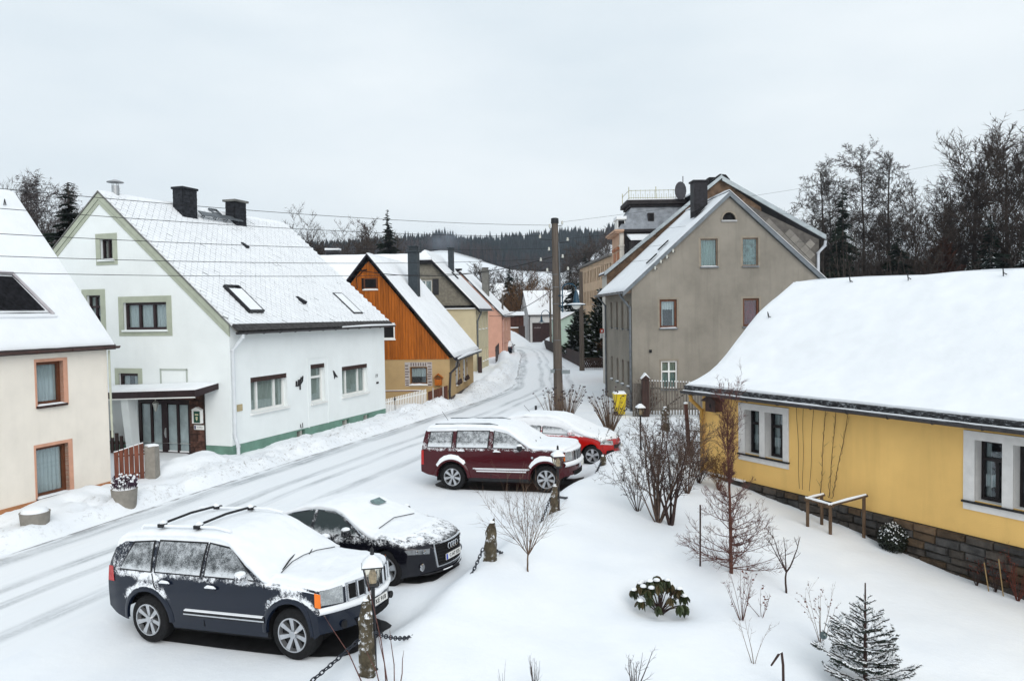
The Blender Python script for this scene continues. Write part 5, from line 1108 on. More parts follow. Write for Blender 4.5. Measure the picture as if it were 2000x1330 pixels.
# ================================================================ yellow house on the right
FY = Frame((6.071, 20.501), -1.053, 1); S = FY.long()
def yellow_mat(): return pm('yellow_render', (.79, .50, .17), .9, .06, .6, .5, 45, streak=.16, spec=.15)
M_YEL = yellow_mat(); T0, T1 = -1.40, 12.0
H = thing('yellow_house', FY.p(3, 3, 0), 'long yellow house with dark stone base and deep snow on its roof', 'house')
wq = [(.20, 1.16, .70, 2.32), (.88, 1.16, 1.46, 2.32), (6.20, 1.12, 6.72, 2.33), (6.92, 1.12, 7.45, 2.33)]
mb = MB(); poly_wall(mb, S, [(T0, .40), (T1, .40), (T1, 2.80), (T0, 2.80)], wq, .26, 0, 1); poly_wall(mb, FY.gable(T0), [(0, -.3), (8, -.3), (8, 2.7), (4, 5.4), (3, 4.8), (2.1, 4.15), (1.25, 3.35), (.5, 2.85), (0, 2.7)], [], 0); poly_wall(mb, FY.gablefar(T1), [(0, -1.5), (8, -1.5), (8, 2.9), (4, 5.4), (0, 2.7)], [], 0); mb.build('wall', [M_YEL, M_WHITE], H)
M_FRAMEW = pm('white_stone_frame', (.66, .64, .62), .85, .05, 6, .3, 70)
for i, (a, b) in enumerate(((-.02, 1.64), (5.98, 7.68))):
    mb = MB(); z0, z1 = (1.16, 2.32) if i == 0 else (1.12, 2.33); q = wq[2*i:2*i+2]; o = -.03
    mb.wbox(S, a, b, z1, z1+.17, o, .02); mb.wbox(S, a, b, z0-.2, z0-.06, o, .02); mb.wbox(S, a, q[0][0], z0-.06, z1, o, .02); mb.wbox(S, q[1][2], b, z0-.06, z1, o, .02); mb.wbox(S, q[0][2], q[1][0], z0-.06, z1, o, .30)
    mb.wbox(S, q[0][0]-.01, q[0][0]+.004, z0, z1, .02, .27); mb.wbox(S, q[1][0]-.01, q[1][0]+.004, z0, z1, .02, .27)
    fr = mb.build('window_surround', M_FRAMEW, H)
    mb = MB(); mb.wbox(S, a-.02, b+.02, z0-.06, z0-.02, -.07, .24); mb.build('sill', M_BLACKM, fr)
    for j in range(2):
        G_ = np.zeros((9, 4, 3))
        for ii, u in enumerate(np.linspace(q[j][0]+.03, q[j][2]-.03, 9)):
            for jj, d in enumerate((.02, .06, .18, .21)): G_[ii, jj] = S(u, z0-.02+(0 if jj in (0, 3) or ii in (0, 8) else .012+.012*nse(u*9, d*9)), d)
        mb = MB(); mb.grid(G_); mb.build('sill_snow', M_SNOW, fr, smooth=True)
M_BLKW = pm('black_window_wood', (.014, .010, .011), .45, .2)
for q in wq: window(H, S, *q, .26, M_BLKW, bars=(.6,), trans=(.68,), curtain='lace', fw=.065, name='window')
prof = [(-.38, 2.70), (.1, 2.84), (.5, 3.00), (.84, 3.19), (1.25, 3.52), (1.67, 3.92), (2.1, 4.29), (2.53, 4.65), (2.97, 4.94), (4.04, 5.58)]
rf = slope(H, FY, T0-.28, T1, -.38, 2.70, 4.04, 5.58, M_SLATE, thick=.10, snow=.16, step=.16, prof=prof, seed=21, noise_amp=.018, eave_gap=.0, verge_gap=0.)
slope(H, FY, T0-.28, T1, 8.4, 2.7, 4.04, 5.58, M_SLATE, snow=.16, step=.8)
mb = MB(); mb.hexa([FY.p(T0-.27, -.42, 2.70), FY.p(T1, -.42, 2.70), FY.p(T1, -.36, 2.70), FY.p(T0-.27, -.36, 2.70), FY.p(T0-.27, -.44, 2.835), FY.p(T1, -.44, 2.835), FY.p(T1, -.30, 2.87), FY.p(T0-.27, -.30, 2.87)])
def fleck_mat():
    m, nt, bs, out = _nt('flecked_eave'); n = noisen(nt, 9, 6, .8, stretch=(1, 1, 3)); nt.links.new(mixc(nt, mapr(nt, n, .52, .62), (.012, .012, .014), (.32, .34, .36)), bs.inputs['Base Color']); bs.inputs['Roughness'].default_value = .7; return m
mb.build('eave_course', fleck_mat(), rf)
gutter(H, FY.p(T0-.30, -.50, 2.70), FY.p(T1, -.50, 2.70), .085, M_DGUT, hooks=14)
mb = MB(); pts = [FY.p(t, -.50+.01*nse(t*2, 0), 2.715+.008*nse(t*3, 1)) for t in np.arange(T0-.25, T1, .3)]; mb.tube(pts, [.010+.018*max(0, .5+nse(t*1.7, 3)) for t in np.arange(T0-.25, T1, .3)], 5); mb.build('gutter_snow', M_SNOW, H, smooth=True)
pipe(H, [FY.p(T0+.02, -.48, 2.6), FY.p(T0+.02, -.44, 2.45), FY.p(T0+.06, -.10, 2.15), FY.p(T0+.06, -.09, 1.2), FY.p(T0+.06, -.09, .3)], .055, pm('ochre_pipe', (.46, .26, .06), .5, .1))
for t in (-.55, .55, 2.3, 4.7, 6.5):
    zq, sq = (5.42, 3.80) if t > 0 else (4.45, 2.28); q = FY.p(t if t > 0 else -1.05, sq, zq+.30); mb = MB(); mb.tube([q+Vector((.02, .02, -.1)), q+Vector((0, 0, .08)), q+Vector((-.03, -.04, .13)), q+Vector((-.03, -.06, .02)), q+Vector((.04, -.08, -.02))], .014, 5); mb.build('snow_hook', M_BLACKM, rf)
# stone base, stone by stone
mb = MB(); mb.wbox(S, T0, T1, -1.6, .39, -.03, .1); bk = mb.build('stone_base', pm('stone_mortar', (.045, .038, .03), .95, .3, 8, .4, 40), H)
M_STN = pm('dark_fieldstone', (.060, .050, .042), .75, .35, 5, .6, 26, rand=.5); M_STN2 = pm('rust_fieldstone', (.105, .068, .040), .8, .3, 5, .6, 26, rand=.4); M_STN3 = pm('blue_fieldstone', (.062, .058, .055), .7, .3, 5, .6, 26, rand=.4)
z = .385; r = 0; rs = random.Random(5)
while z > -1.05:
    hz = rs.uniform(.11, .2); t = T0+rs.uniform(-.2, 0)
    while t < 7.6:
        w_ = rs.uniform(.22, .62)*(1 if hz > .14 else 1.25); a, b = max(t, T0)+.008, t+w_-.008
        gl = .36-.105*(t+1.4)                       # rough snow level there
        if b-a > .06 and z > gl-.16:
            P = MB(); d = -.055-rs.uniform(0, .05); zb = z-hz+.012; c0, c1, c2, c3 = [rs.uniform(-.018, .018) for _ in range(4)]; e = .018
            A = [S(a, zb+c0, -.03), S(b, zb+c1, -.03), S(b, z+c2*.4, -.03), S(a, z+c3*.4, -.03)]
            B = [S(a+e, zb+c0+e, d), S(b-e, zb+c1+e, d-rs.uniform(-.015, .015)), S(b-e, z+c2*.4-e, d), S(a+e, z+c3*.4-e, d-rs.uniform(-.015, .015))]
            P.prism(A, B); P.build('stone', rs.choice((M_STN, M_STN, M_STN2, M_STN3)), bk)
        t += w_
    z -= hz
mb = MB(); mb.wbox(S, T0, T0+1.6, .385, .42, -.11, .02); mb.build('snow_ledge', M_SNOW, H)
# bird box, climbing wires
t_ = thing('bird_box', FY.p(-.83, -.1, 2.2), 'dark wooden nesting box under the gutter of the yellow house', 'box')
mb = MB(); mb.wbox(S, -1.0, -.62, 2.17, 2.48, -.28, -.002); mb.build('box', M_WOODD, t_)
mb = MB(); mb.prism([S(-1.08, 2.45, -.36), S(-.54, 2.45, -.36), S(-.54, 2.475, -.36), S(-.81, 2.64, -.36), S(-1.08, 2.475, -.36)], [S(-1.08, 2.45, .0), S(-.54, 2.45, .0), S(-.54, 2.475, .0), S(-.81, 2.64, .0), S(-1.08, 2.475, .0)]); mb.build('roof', M_WOODD, t_)
mb = MB(); mb.wbox(S, -.84, -.78, 2.28, 2.38, -.284, -.28); mb.build('hole', M_DARK, t_)
t_ = thing('climbing_wires', FY.p(2.4, -.05, .5), 'thin climbing wires with withered vines on the yellow wall', 'trellis')
for i, (ta, tb) in enumerate(((1.92, 2.0), (2.12, 2.1), (2.42, 2.30), (2.75, 2.62), (3.05, 2.85), (3.40, 2.95))):
    mb = MB(); pts = [S(lerp(tb, ta, f), lerp(.55, 2.68, f), -.06-.015*math.sin(f*9+i)) for f in np.linspace(0, 1, 12)]; mb.tube(pts, .006, 4); mb.build('wire', pm('wire_dark', (.05, .035, .025), .8, .2) if 'wire_dark' not in MAT else MAT['wire_dark'], t_)
mb = MB(); rr = random.Random(3)
for (ta, tb) in ((2.75, 2.62), (3.05, 2.85), (3.40, 2.95)):
    pts = []
    for f in np.linspace(0, .95, 26): pts.append(S(lerp(tb, ta, f)+rr.uniform(-.03, .03), lerp(.5, 2.6, f), -.075+rr.uniform(-.02, .02)))
    mb.tube(pts, [.0055*(1-.6*i/26) for i in range(26)], 4)
    for p in pts[::3]: mb.tube([p, p+Vector((rr.uniform(-.1, .1), rr.uniform(-.1, .1), rr.uniform(.03, .15)))], [.005, .002], 3)
mb.build('vine', MAT['wire_dark'], t_)
# open timber frame leaning out from the wall
t_ = thing('plant_frame', FY.p(2.9, -.8, -.1), 'low timber plant frame with snowy rails before the yellow wall', 'frame')
A_, B_, C_, D_ = Vector((6.73, 17.49, 0)), Vector((7.07, 17.05, 0)), Vector((7.81, 17.02, 0)), Vector((7.12, 17.65, 0)); M_POST = pm('weathered_post', (.12, .075, .045), .85, .25, 6, .4, 30, stretch=(3, 3, .5))
tops = {'a': (A_, .62), 'b': (B_, .58), 'c': (C_, .78), 'd': (D_, .66)}
for (p, zt) in tops.values(): mb = MB(); mb.tube([(p.x, p.y, -.5), (p.x, p.y, zt)], .038, 7); mb.build('post', M_POST, t_)
for (p, q) in ((tops['a'], tops['b']), (tops['b'], tops['c']), (tops['a'], tops['d'])):
    a, b = Vector((*p[0].xy, p[1]-.02)), Vector((*q[0].xy, q[1]-.02)); e = (b-a).normalized()*.08; mb = MB(); mb.tube([a-e, b+e], .036, 6); mb.build('rail', M_POST, t_)
    mb = MB(); mb.tube([a-e*.6+Vector((0, 0, .03)), lerp(a, b, .5)+Vector((0, 0, .038)), b+e*.6+Vector((0, 0, .03))], [.026, .034, .026], 6); mb.build('rail_snow', M_SNOW, t_)
# ================================================================ vehicles
def car_snow_paint(name, col, rough=.22, metal=.0, belt=(.9, 1.08), dens=1.0, side=.0, coat=.6, upw=.62):
    """car paint with blown snow: sticks to ledges that face up, to the belt line, and in loose flecks"""
    m, nt, bs, out = _nt(name)
    geo = nt.nodes.new('ShaderNodeNewGeometry'); sn = nt.nodes.new('ShaderNodeSeparateXYZ'); nt.links.new(geo.outputs['Normal'], sn.inputs[0])
    tcn = nt.nodes.new('ShaderNodeTexCoord'); sp = nt.nodes.new('ShaderNodeSeparateXYZ'); nt.links.new(tcn.outputs['Object'], sp.inputs[0])
    up = mapr(nt, sn.outputs[2], .34, .85); zc = sp.outputs[2]
    band = mathn(nt, 'MULTIPLY', mapr(nt, zc, belt[0]-.05, belt[0]+.09, 0, 1, True), dens)
    hi = mapr(nt, zc, belt[1]-.06, belt[1]+.05, 0, -.12*dens)
    n1 = noisen(nt, 120, 2, .7); n2 = noisen(nt, 7, 3, .6); n3 = noisen(nt, 26, 3, .7)
    d = mathn(nt, 'ADD', mathn(nt, 'MULTIPLY', band, .55), mathn(nt, 'MULTIPLY', up, upw)); d = mathn(nt, 'ADD', d, mathn(nt, 'MULTIPLY', mathn(nt, 'SUBTRACT', n2, .5), .62)); d = mathn(nt, 'ADD', d, hi)
    ax = mathn(nt, 'SUBTRACT', mathn(nt, 'ABSOLUTE', sp.outputs[0]), 1.39); az = mathn(nt, 'SUBTRACT', zc, .372); rad = mathn(nt, 'SQRT', mathn(nt, 'ADD', mathn(nt, 'MULTIPLY', ax, ax), mathn(nt, 'MULTIPLY', az, az)))
    ring = mathn(nt, 'MULTIPLY', mathn(nt, 'MULTIPLY', mapr(nt, rad, .50, .53), mapr(nt, rad, .74, .56)), mapr(nt, az, .15, .40)); d = mathn(nt, 'ADD', d, mathn(nt, 'MULTIPLY', ring, side))
    fl = mathn(nt, 'ADD', mathn(nt, 'MULTIPLY', n1, .55), mathn(nt, 'MULTIPLY', n3, .45))
    mask = mapr(nt, mathn(nt, 'ADD', d, fl), .90, 1.02)
    nt.links.new(mixc(nt, mask, col, (.82, .84, .87)), bs.inputs['Base Color'])
    nt.links.new(mapr(nt, mask, 0, 1, rough, .9), bs.inputs['Roughness']); nt.links.new(mapr(nt, mask, 0, 1, metal, 0), bs.inputs['Metallic'])
    nt.links.new(mapr(nt, mask, 0, 1, coat*.35, 0), bs.inputs['Coat Weight']); bs.inputs['Specular IOR Level'].default_value = .3; bs.inputs['Coat Roughness'].default_value = .08
    bumpn(nt, bs, mask, .4, .006)
    return m
def frost_glass(name, amount=.5, base=(.012, .016, .018), zlo=1.0, zhi=1.5, grad=.25, tint=None):
    m, nt, bs, out = _nt(name)
    tcn = nt.nodes.new('ShaderNodeTexCoord'); sp = nt.nodes.new('ShaderNodeSeparateXYZ'); nt.links.new(tcn.outputs['Object'], sp.inputs[0])
    n1 = noisen(nt, 130, 3, .7); n2 = noisen(nt, 9, 3, .6)
    lower = mapr(nt, sp.outputs[2], zlo, zlo+.14, .35, 0)
    g = mapr(nt, sp.outputs[2], zlo, zhi, -grad, grad)
    d = mathn(nt, 'ADD', mathn(nt, 'ADD', n1, mathn(nt, 'MULTIPLY', mathn(nt, 'SUBTRACT', n2, .5), .5)), mathn(nt, 'ADD', g, lower))
    mask = mapr(nt, d, .70-amount*.5, .98-amount*.5, 0, .85)
    nt.links.new(mixc(nt, mask, base, (.74, .77, .80)), bs.inputs['Base Color']); nt.links.new(mapr(nt, mask, 0, 1, .05, .9), bs.inputs['Roughness'])
    bs.inputs['Specular IOR Level'].default_value = .55
    return m
M_TYRE = pm('tyre_rubber', (.012, .012, .013), .8, .3, 30, .5, 60, spec=.2); M_RIM = pm('alloy_rim', (.55, .56, .58), .3, .08, 5, metal=.85)
M_PLAST = pm('black_plastic', (.014, .014, .016), .55, .2, 8); M_UNDER = pm('underbody', (.006, .006, .007), .9, .2)
M_CHROME = pm('chrome', (.65, .66, .68), .15, .03, 3, metal=1.0); M_LAMPR = pm('tail_lamp_red', (.45, .01, .01), .15, .1, coat=.5); M_AMBER = pm('amber_lens', (.85, .19, .01), .2, .1, coat=.5)
M_HEADL = frost_glass('frosted_lamp', .45, (.25, .27, .28), .6, .9, 0); M_PLATE = pm('plate_white', (.72, .72, .70), .5, .04); M_EUB = pm('plate_blue', (.02, .06, .45), .4, .05); M_INK = pm('plate_ink', (.01, .01, .012), .6, .1)

class Car:
    def __init__(c, spec): c.__dict__.update(spec); c.build_sections()
    def warp(c, x, y, z):
        hw = c.hw_max; q = (abs(y)/hw)**2.2
        if x > c.xf0: f = (x-c.xf0)/(c.xf-c.xf0); x -= c.curv_f*f*f*q
        if x < c.xr0: f = (c.xr0-x)/(c.xr0-c.xr); x += c.curv_r*f*f*q
        return (x, y, z)
    def top(c, x): return float(np.interp(x, *zip(*c.prof)))
    def bot(c, x): return float(np.interp(x, *zip(*c.lower)))
    def hw(c, x): return float(np.interp(x, *zip(*c.plan)))
    def beltz(c, x): return float(np.interp(x, *zip(*c.belt)))
    def arch(c, x):
        z = c.bot(x)
        for xw in (c.wb/2, -c.wb/2):
            d = abs(x-xw)
            if d < c.ra: z = max(z, c.rw+math.sqrt(c.ra*c.ra-d*d)-.01)
        return z
    def side_y(c, x, z):
        """half width of the bodyside at height z"""
        hw = c.hw(x); zb = c.beltz(x)
        if z <= zb:
            f = (z-.25)/(zb-.25); f = max(0, min(1, f)); return hw*(.955+.045*math.sin(PI*min(1, f*.62+.12))*1.0) if f < .62 else hw*(1.0-.035*((f-.62)/.38)**1.6)
        f = (z-zb)/(c.zroof-zb); return lerp(hw*.965, c.rhw, min(1.1, f)) + .02*math.sin(PI*min(1, f))
    def section(c, x):
        zt, zb = c.top(x), c.arch(x); zbelt = min(c.beltz(x), zt-.05)
        zbelt = max(zbelt, zb+.02); P = []
        for i in range(9): z = lerp(zb, zbelt, i/8); P.append((c.side_y(x, z), z))
        zsh = max(zt-c.rnd, zbelt+.004)
        for i in range(1, 6): z = lerp(zbelt, zsh, i/5); P.append((c.side_y(x, z) if zt-zbelt > .12 else lerp(P[8][0], P[8][0]*.985, i/5), z))
        y0, z0 = P[-1]; zc = zt
        for i in range(1, 10):
            f = i/9; a = f*PI/2; y = y0*(1-f) if False else y0*math.cos(a)**.75 if i < 9 else 0.0; z = z0+(zc-z0)*math.sin(a)**.55; P.append((y, z))
        return P
    def build_sections(c):
        xs = set(np.linspace(c.xr, c.xf, 46).tolist())
        for xw in (c.wb/2, -c.wb/2):
            for a in np.linspace(0, PI, 19): xs.add(xw+c.ra*math.cos(a))
        for p in c.prof: xs.add(p[0])
        c.xs = sorted(x for x in xs if c.xr <= x <= c.xf); xs2 = [c.xs[0]]
        for x in c.xs[1:]:
            if x-xs2[-1] > .012: xs2.append(x)
        xs2[-1] = c.xf; c.xs = xs2
        R = []
        for x in c.xs:
            P = c.section(x); ring = [c.warp(x, -y, z) for y, z in P]+[c.warp(x, y, z) for y, z in P[-2::-1]]; R.append(ring)
        c.R = np.array(R)            # ring from right sill over the roof to left sill
    def surf(c, x, z, off=0.): return c.warp(x, -(c.side_y(x, z)+off), z)
    def front(c, y, z, off=0.):
        x, y_, z_ = c.warp(c.xf, y, z); return (x+off, y_, z_)

def build_car(name, spec, loc, ang, tilt, roll, label, group):
    c = Car(spec)
    t_ = thing(name, (0, 0, 0), label, 'car', group); ORG[t_] = Vector((0, 0, 0))
    # body shell
    mb = MB(); n = c.R.shape[1]; mb.grid(c.R, flip=False)
    for end, fl in ((0, 1), (-1, 0)):
        ring = c.R[end]; x = c.xs[end]; half = n//2; rows = []
        for j in range(half+1):
            y0, z0 = ring[j][1], ring[j][2]; row = [c.warp(x, lerp(y0, -y0, i/12), z0) for i in range(13)]; rows.append(row)
        mb.grid(np.array(rows), flip=not fl)
    bd = mb.build('body', c.paint, t_, smooth=True, sharp=42)
    # underside
    mb = MB(); mb.box(c.xr+.45, c.xf-.55, -c.hw_max+.30, c.hw_max-.30, .2, c.zfloor); mb.box(c.xr+.14, c.xr+.45, -c.hw_max+.12, c.hw_max-.12, .5, c.zfloor-.15); mb.box(-c.wb/2-.42, -c.wb/2+.42, -c.hw_max+.24, c.hw_max-.24, .3, c.zfloor); mb.box(c.wb/2-.42, c.wb/2+.42, -c.hw_max+.24, c.hw_max-.24, .3, c.zfloor-.1); mb.box(c.wb/2-c.ra+.02-.02, c.wb/2+c.ra, -c.hw_max+.05, c.hw_max-.05, .75, .95) if False else None
    mb.box(-c.wb/2+c.ra, c.wb/2-c.ra, -c.hw_max+.08, c.hw_max-.08, .24, .6)
    mb.build('underbody', M_UNDER, t_)
    # wheels
    for xw in (c.wb/2, -c.wb/2):
        for sg in (-1, 1):
            cy = sg*(c.hw_max-.135); mb = MB(); R, w = c.rw, .125
            pr = [(R*.66, -w), (R*.9, -w), (R*.985, -w*.8), (R, -w*.45), (R, w*.45), (R*.985, w*.8), (R*.9, w), (R*.66, w), (R*.62, w*.5), (R*.62, -w*.5), (R*.66, -w)]
            mb.lathe((xw, cy, R), pr, 40, axis='Y', cap=False); wh = mb.build('wheel', M_TYRE, t_, smooth=True, sharp=50)
            if sg == -1:
                mb = MB(); yo = cy-w-.004; Rr = R*.665
                def at(r, a, d): return (xw+r*math.cos(a), yo+d, R+r*math.sin(a))
                nn = 36; prr = [(Rr*1.02, .03), (Rr*1.0, -.012), (Rr*.93, -.012), (Rr*.88, .06)]
                b = len(mb.v)
                for (r, d) in prr:
                    for k_ in range(nn): mb.v.append(at(r, 2*PI*k_/nn, d))
                for i in range(len(prr)-1):
                    for k_ in range(nn): mb.f.append((b+i*nn+k_, b+i*nn+(k_+1) % nn, b+(i+1)*nn+(k_+1) % nn, b+(i+1)*nn+k_)); mb.m.append(0)
                for k_ in range(c.spokes):
                    a = 2*PI*k_/c.spokes+PI/2; w0, w1 = c.spw; 
                    pa = lambda r, s, d: (xw+r*math.cos(a)-s*math.sin(a), yo+d, R+r*math.sin(a)+s*math.cos(a))
                    A = [pa(.05, -w0, .02), pa(.05, w0, .02), pa(Rr*.92, w1, -.004), pa(Rr*.92, -w1, -.004)]; B = [pa(.05, -w0*1.1, .07), pa(.05, w0*1.1, .07), pa(Rr*.92, w1*1.1, .06), pa(Rr*.92, -w1*1.1, .06)]
                    mb.prism(A, B)
                ring = [at(.055, 2*PI*k_/12, -.004) for k_ in range(12)]; mb.prism(ring, [at(.065, 2*PI*k_/12, .06) for k_ in range(12)])
                mb.build('rim', M_RIM, wh, smooth=True, sharp=30)
                mb = MB(); mb.prism([at(Rr*.9, 2*PI*k_/20, .075) for k_ in range(20)], [at(Rr*.9, 2*PI*k_/20, .1) for k_ in range(20)]); mb.build('brake_disc', M_PLAST, wh)
    # side glass, pillars and trim live on the tumblehome
    def patch(poly, off, m, name, parent, n_=8, both=True, nm=None):
        """quadrilateral in (x, z) mapped to the bodyside: corners lower-rear, lower-front, upper-front, upper-rear"""
        o = None
        for sg in ((-1, 1) if both else (-1,)):
            G = np.zeros((n_+1, n_+1, 3))
            for i in range(n_+1):
                for j in range(n_+1):
                    a = np.array(poly[0])*(1-i/n_)+np.array(poly[1])*(i/n_); b = np.array(poly[3])*(1-i/n_)+np.array(poly[2])*(i/n_); q = a*(1-j/n_)+b*(j/n_)
                    p = c.surf(q[0], q[1], off); G[i, j] = (p[0], p[1]*(-sg), p[2])
            mb = MB(); mb.grid(G, flip=sg > 0); o = mb.build(name, m, parent, smooth=True)
        return o
    for wv in c.windows:
        patch([(wv[0][0]-.03, wv[0][1]-.02), (wv[1][0]+.03, wv[1][1]-.02), (wv[2][0]+.03, wv[2][1]+.022), (wv[3][0]-.03, wv[3][1]+.022)], .006, c.trimm, 'window_trim', bd)
        patch(wv, .011, c.glass, 'side_window', bd)
    for ln in c.doorlines:
        for sg in (-1, 1):
            mb = MB(); pts = [c.surf(x, z, .004) for x, z in ln]; mb.tube([(p[0], p[1]*(-sg), p[2]) for p in pts], .009, 4); mb.build('door_gap', M_UNDER, bd)
    for (x, z) in c.handles:
        for sg in (-1, 1):
            p = c.surf(x, z, .035); mb = MB(); mb.hexa([(p[0]-.11, p[1]*-sg-.012*1, z-.018), (p[0]+.11, p[1]*-sg-.012, z-.018), (p[0]+.11, p[1]*-sg+.012, z-.018), (p[0]-.11, p[1]*-sg+.012, z-.018), (p[0]-.10, p[1]*-sg-.012, z+.018), (p[0]+.10, p[1]*-sg-.012, z+.018), (p[0]+.10, p[1]*-sg+.012, z+.018), (p[0]-.10, p[1]*-sg+.012, z+.018)])
            h = mb.build('door_handle', c.paint, t_)
            if sg == 1 or True:
                mb = MB(); q = (p[0], p[1]*-sg, z+.02)
                mb.tube([(q[0]-.1, q[1], z+.01), (q[0]-.04, q[1], z+.03), (q[0]+.06, q[1], z+.025), (q[0]+.11, q[1], z+.01)], [.012, .026, .022, .01], 6)
                mb.build('handle_snow', M_SNOW, h, smooth=True)
    # mirrors
    for sg in (-1, 1):
        x, z = c.mirror; p = c.surf(x, z, .0); yb = p[1]*-sg; yo = yb-sg*-.24 if False else yb+(-.24 if yb < 0 else .24); ym = (yb+yo)/2
        ring1 = []; mb = MB(); K = 10
        prof = [(0.0, .35), (.03, .8), (.08, 1.0), (.15, .95), (.2, .7), (.22, .3)]
        for (dd, sc_) in prof:
            yy = yb+(yo-yb)*(.25+.75*dd/.22); ring1.append([(x+.085*sc_*math.cos(2*PI*k_/K)*.9, yy, z+.08*sc_*math.sin(2*PI*k_/K)) for k_ in range(K)])
        for a, b in zip(ring1[:-1], ring1[1:]): mb.add(a+b, [(i, (i+1) % K, (i+1) % K+K, i+K) for i in range(K)])
        mb.add(ring1[-1], [tuple(range(K))]); mb.add(ring1[0], [tuple(range(K))]); mb.tube([(x, yb+(.03 if yb < 0 else -.03), z-.07), (x, lerp(yb, yo, .4), z-.04)], .035, 6)
        mr = mb.build('wing_mirror', c.mirrm, t_, smooth=True, sharp=60)
        mb = MB(); mb.lathe((x, lerp(yb, yo, .58), z+.055), [(.05, 0), (.085, .008), (.07, .035), (.03, .05), (.004, .054)], 10); s_ = mb.build('mirror_snow', M_SNOW, mr, smooth=True)
    # arch flares
    if c.flare:
        for xw in (c.wb/2, -c.wb/2):
            for sg in (-1, 1):
                A = []; n_ = 22
                for i in range(n_+1):
                    a = PI*i/n_; row = []
                    for (rr, off) in ((c.ra-.015, -.02), (c.ra, c.flare), (c.ra+.05, c.flare), (c.ra+.085, .004)):
                        x = xw+rr*math.cos(a); z = max(c.bot(x)+.0, c.rw+rr*math.sin(a)); p = c.surf(x, z, off); row.append((p[0], p[1]*-sg, p[2]))
                    A.append(row)
                mb = MB(); mb.grid(np.array(A), flip=sg > 0); mb.build('arch_flare', c.paint, t_, smooth=True, sharp=60)
    # lamps
    for lp in c.lamps_rear:
        patch(lp, .012, M_LAMPR, 'tail_lamp', t_, 3)
    # number plate, grille etc. on the nose
    c.nose(c, t_, bd)
    # snow lying on the bonnet, windscreen and roof
    j0 = c.snowj[0]; n = c.R.shape[1]; S_ = c.R[:, j0:n-j0]; ii = [i for i, x in enumerate(c.xs) if c.snowx[0] <= x <= c.snowx[1]]; S_ = S_[ii[0]:ii[-1]+1]
    # refine
    def refine(A):
        B = np.zeros((A.shape[0]*2-1, A.shape[1], 3)); B[::2] = A; B[1::2] = (A[1:]+A[:-1])/2
        D = np.zeros((B.shape[0], B.shape[1]*2-1, 3)); D[:, ::2] = B; D[:, 1::2] = (B[:, 1:]+B[:, :-1])/2; return D
    S_ = refine(S_); du = np.gradient(S_, axis=0); dv = np.gradient(S_, axis=1); nr = np.cross(du, dv); nr /= np.linalg.norm(nr, axis=2, keepdims=True)+1e-9
    if nr[len(nr)//2, nr.shape[1]//2, 2] < 0: nr = -nr
    a, b = S_.shape[:2]; th = np.zeros((a, b))
    for i in range(a):
        for j in range(b):
            x, y, z = S_[i, j]; e = min(1, min(j, b-1-j)/4.0)*min(1, min(i, a-1-i)/2.5); e = e*e*(3-2*e)
            th[i, j] = c.snowh*(.75+.5*nse(x*1.5, y*1.5, c.seed))*e+.006*nse(x*9, y*9, c.seed)*e-.006*(1-e)-c.snowgap(x, y, z)-(.05*smooth01((abs(y)/c.hw(x)-.76-.05*nse(x*5, y, 7))/.05) if x > c.hoodx else 0)
    V = S_+nr*th[..., None]; mb = MB(); mb.grid(V); sn = mb.build('snow_cover', M_SNOWCAR, t_, smooth=True, sharp=180)
    # place
    t_.rotation_euler = Matrix.Rotation(ang, 3, 'Z').to_4x4().to_euler()
    t_.matrix_world = Matrix.Translation(loc) @ Matrix.Rotation(ang, 4, 'Z') @ Matrix.Rotation(-tilt, 4, 'Y') @ Matrix.Rotation(roll, 4, 'X')
    return t_, c
M_SNOWCAR = snow_mat('car_snow', bump=.3, grain=70, soft=5)
def plate(c, t_, z, text, h=.11, w=.52, off=.02, y=0., size=.085, eu=True):
    x = c.front(0, z)[0]+off; mb = MB(); mb.hexa([(x-.012, y-w/2, z-h/2), (x-.012, y+w/2, z-h/2), (x-.012, y+w/2, z+h/2), (x-.012, y-w/2, z+h/2), (x, y-w/2, z-h/2), (x, y+w/2, z-h/2), (x, y+w/2, z+h/2), (x, y-w/2, z+h/2)]); p = mb.build('number_plate', M_PLATE, t_)
    if eu: mb = MB(); mb.box(x, x+.002, y-w/2+.005, y-w/2+.055, z-h/2+.005, z+h/2-.005); mb.build('plate_band', M_EUB, p)
    if text:
        me = txt(text, size); me.materials.append(M_INK)
        Mx = Matrix(((0, 0, 1, 0), (1, 0, 0, 0), (0, 1, 0, 0), (0, 0, 0, 1)))
        put('plate_text', me, p, Matrix.Translation((x+.003, y+.03, z)) @ Mx)
    return p
def nose_patch(c, poly, off, m, name, parent, n_=6, thick=.0):
    """quad on the nose in (y, z): lower-right, lower-left, upper-left, upper-right"""
    G = np.zeros((n_+1, n_+1, 3))
    for i in range(n_+1):
        for j in range(n_+1):
            a = np.array(poly[0])*(1-i/n_)+np.array(poly[1])*(i/n_); b = np.array(poly[3])*(1-i/n_)+np.array(poly[2])*(i/n_); q = a*(1-j/n_)+b*(j/n_); G[i, j] = c.front(q[0], q[1], off)
    mb = MB(); mb.grid(G)
    if thick:
        B = G.copy(); B[..., 0] -= thick; k = n_
        for e in range(k):
            mb.quad(G[e, 0], G[e+1, 0], B[e+1, 0], B[e, 0]); mb.quad(G[e, k], G[e+1, k], B[e+1, k], B[e, k]); mb.quad(G[0, e], G[0, e+1], B[0, e+1], B[0, e]); mb.quad(G[k, e], G[k, e+1], B[k, e+1], B[k, e])
    return mb.build(name, m, parent, smooth=True)
